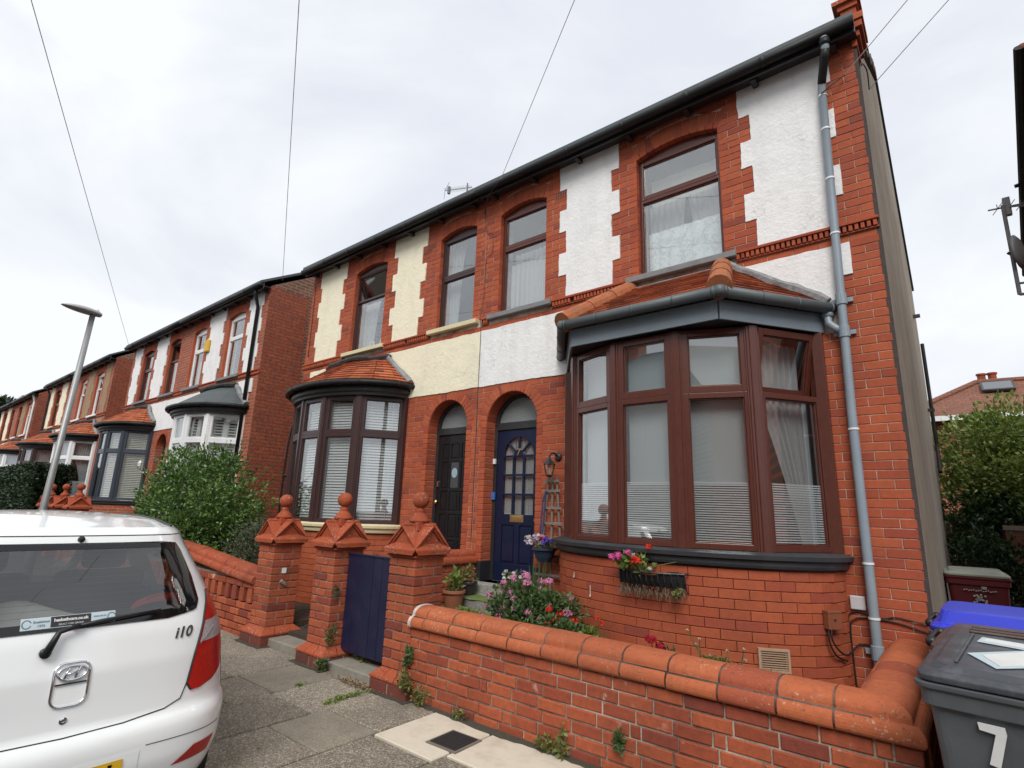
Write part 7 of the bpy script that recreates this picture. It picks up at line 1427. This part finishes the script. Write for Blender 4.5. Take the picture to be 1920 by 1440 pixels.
# ------------------------------------------------------------------ behind the side passage
bs = shrub('privet_bush', 'tall yellow-green bush filling the end of the side passage', 'bush', (1.15, 7.6, 2.3), (1.6, 1.3, 1.5), 26000, 90, .085, BUSH, 10, cl=.28, base=(1.1, 7.6, 0)); shrub('ivy_bank', 'dark ivy mass under the yellow-green bush', 'ivy', (1.0, 6.9, 1.45), (1.5, .7, .75), 9000, 40, .075, IVYD, 6, cl=.3, base=(1.0, 6.9, 0))
shrub('ivy_bank', 'dark trailing ivy behind the maroon bin', 'ivy', (.55, 5.6, .95), (.55, .45, .6), 2600, 18, .07, IVYD, 4, cl=.33, base=(.55, 5.6, 0))
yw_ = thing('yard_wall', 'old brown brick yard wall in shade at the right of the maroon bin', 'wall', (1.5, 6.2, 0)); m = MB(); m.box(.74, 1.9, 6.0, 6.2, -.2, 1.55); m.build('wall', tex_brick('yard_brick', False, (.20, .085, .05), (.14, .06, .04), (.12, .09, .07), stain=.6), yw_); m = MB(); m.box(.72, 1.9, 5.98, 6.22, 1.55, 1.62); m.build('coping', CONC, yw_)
yw2 = thing('yard_fence', 'dark boundary behind the bushes at the end of the passage', 'fence', (1.0, 9.6, 0)); m = MB()
for k in range(24): m.box(-.6 + k * .16, -.6 + k * .16 + .15, 9.6 + .01 * (k % 2), 9.63 + .01 * (k % 2), -.2, 1.8)
m.build('board', plain('dark_fence_wood', (.05, .04, .03), .9, .3), yw2)
rh = thing('hip_roofed_house', 'house with hipped red tiled roof and skylight beyond the bush', 'house', (3, 20, 0)); ROOFT = tex_brick('red_tile_courses', False, (.22, .085, .055), (.16, .062, .045), (.09, .04, .03), .22, .10, .5); m = MB(); m.box(-.4, 8, 17.2, 24, -.3, 5.0); m.build('wall', FARB, rh)
m = MB(); E4 = [(-1.2, 16.8, 5.0), (8.4, 16.8, 5.0), (8.4, 24.4, 5.0), (-1.2, 24.4, 5.0)]; T2 = [(1.15, 19.6, 6.55), (6.5, 19.6, 6.4)]; m.add(E4 + T2, [(0, 1, 5, 4), (1, 2, 5), (2, 3, 4, 5), (3, 0, 4)]); rr = m.build('roof', ROOFT, rh)
m = MB()
for a, b in ((E4[0], T2[0]), (T2[0], T2[1])): m.tube([np.array(a) + (0, 0, .03), np.array(b) + (0, 0, .03)], .10, 8)
m.build('ridge_tile', ROOFT, rr); m = MB(); m.box(-1.25, 8.4, 16.72, 16.82, 4.86, 5.02); m.build('gutter', WPVC, rh); m = MB(); m.box(1.2, 2.3, 19.9, 20.5, 6.0, 6.62); m.build('chimney', FARB, rh); m = MB()
for x in (1.35, 1.65): m.lathe([(.12, 6.62), (.12, 6.92), (.15, 6.94), (.15, 7.0), (.1, 7.0)], 10, (x, 20.2, 0))
m.build('chimney_pot', TCAP, rh)
sl = (6.55 - 5.0) / (19.6 - 16.8); F = Fr((1.30, 18.6, 5 + (18.6 - 16.8) * sl + .05), (1, 0, -.02), (0, 1 / math.hypot(1, sl), sl / math.hypot(1, sl)), (0, -sl / math.hypot(1, sl), 1 / math.hypot(1, sl))); m = MB(); m.box(-.06, .80, -.05, .85, 0, .07, F); sk = m.build('skylight', BLACKP, rr); m = MB(); m.box(.0, .74, .03, .77, .07, .075, F); m.build('pane', plain('sky_pane', (.10, .11, .12), .15, spec=.5), sk)
# far tree at the left edge
tr = thing('far_tree', 'dark feathery tree top behind the farthest roofs', 'tree', (-56, 2.5, 0)); m = MB(); m.tube([(-56, 2.5, 0), (-56, 2.5, 7.8)], [.35, .12], 10); m.build('trunk', plain('far_bark', (.06, .05, .04), .9), tr); P, d = clump_points((-56, 2.5, 7.6), (2.2, 2.0, 1.6), 7000, 40, cl=.32); V, f = leaves(P, d, .38, .2); leaf_obj('crown', V, f, HEDG, tr)
# ------------------------------------------------------------------ houses across the road (seen as reflections in the glass)
def opposite(x0, x1, label, wallm, gable):
    root = thing('opposite_house', label, 'house', ((x0 + x1) / 2, -16, 0), 'houses across the road'); m = MB(); m.box(x0, x1, -20, -12.6, -.3, 5.4); m.build('wall', wallm, root); m = MB(); m.add([(x0 - .2, -20.3, 5.4), (x1 + .2, -20.3, 5.4), (x1 + .2, -12.3, 5.4), (x0 - .2, -12.3, 5.4), (x0 - .2, -16, 8.0), (x1 + .2, -16, 8.0)], [(0, 1, 5, 4), (2, 3, 4, 5), (0, 4, 3), (1, 2, 5)]); m.build('roof', SLATE, root)
    xm = (x0 + x1) / 2
    for i, xx in enumerate((x0 + (x1 - x0) * .28, x0 + (x1 - x0) * .72)):
        for z in (1.0, 3.4):
            F = Fr((xx + .65, -12.58, z), (-1, 0, 0), (0, -1, 0)); m = MB(); light(m, F, 0, .65, 0, 1.3, .06); light(m, F, .65, 1.3, 0, 1.3, .06); w_ = m.build('window', WPVC, root); pane(F, .05, 1.25, .05, 1.25, w_, DARKG)
    if gable:
        m = MB(); m.prism([(xm - 1.9, 5.2), (xm + 1.9, 5.2), (xm, 7.6)], -12.6, -12.0); m.build('gable', CRM, root); m = MB()
        for p, q in (((xm - 2.1, 5.1), (xm, 7.75)), ((xm + 2.1, 5.1), (xm, 7.75)), ((xm - 2, 5.25), (xm + 2, 5.25)), ((xm, 5.2), (xm, 7.6)), ((xm - .9, 5.2), (xm - .1, 6.6)), ((xm + .9, 5.2), (xm + .1, 6.6))): m.tube([(p[0], -11.97, p[1]), (q[0], -11.97, q[1])], .09, 6)
        m.build('timber', BLACKP, root)
    m = MB(); m.box(xm - .5, xm + .5, -16.4, -15.6, 7.4, 9.0); m.build('chimney', FARB, root)
opposite(-13.2, -6.2, 'pale rendered house across the road mirrored in the bay panes', plain('pale_opposite_render', (.80, .79, .76), .9, .1), False); opposite(-5.4, 1.6, 'half-timbered gabled house across the road mirrored in the bay panes', plain('cream_opposite_render', (.74, .70, .60), .9, .1), True); opposite(3.0, 10.0, 'red brick house across the road behind the viewer', FARB, True); opposite(-21.5, -14.5, 'red brick house across the road near the lamp post', FARB, True)
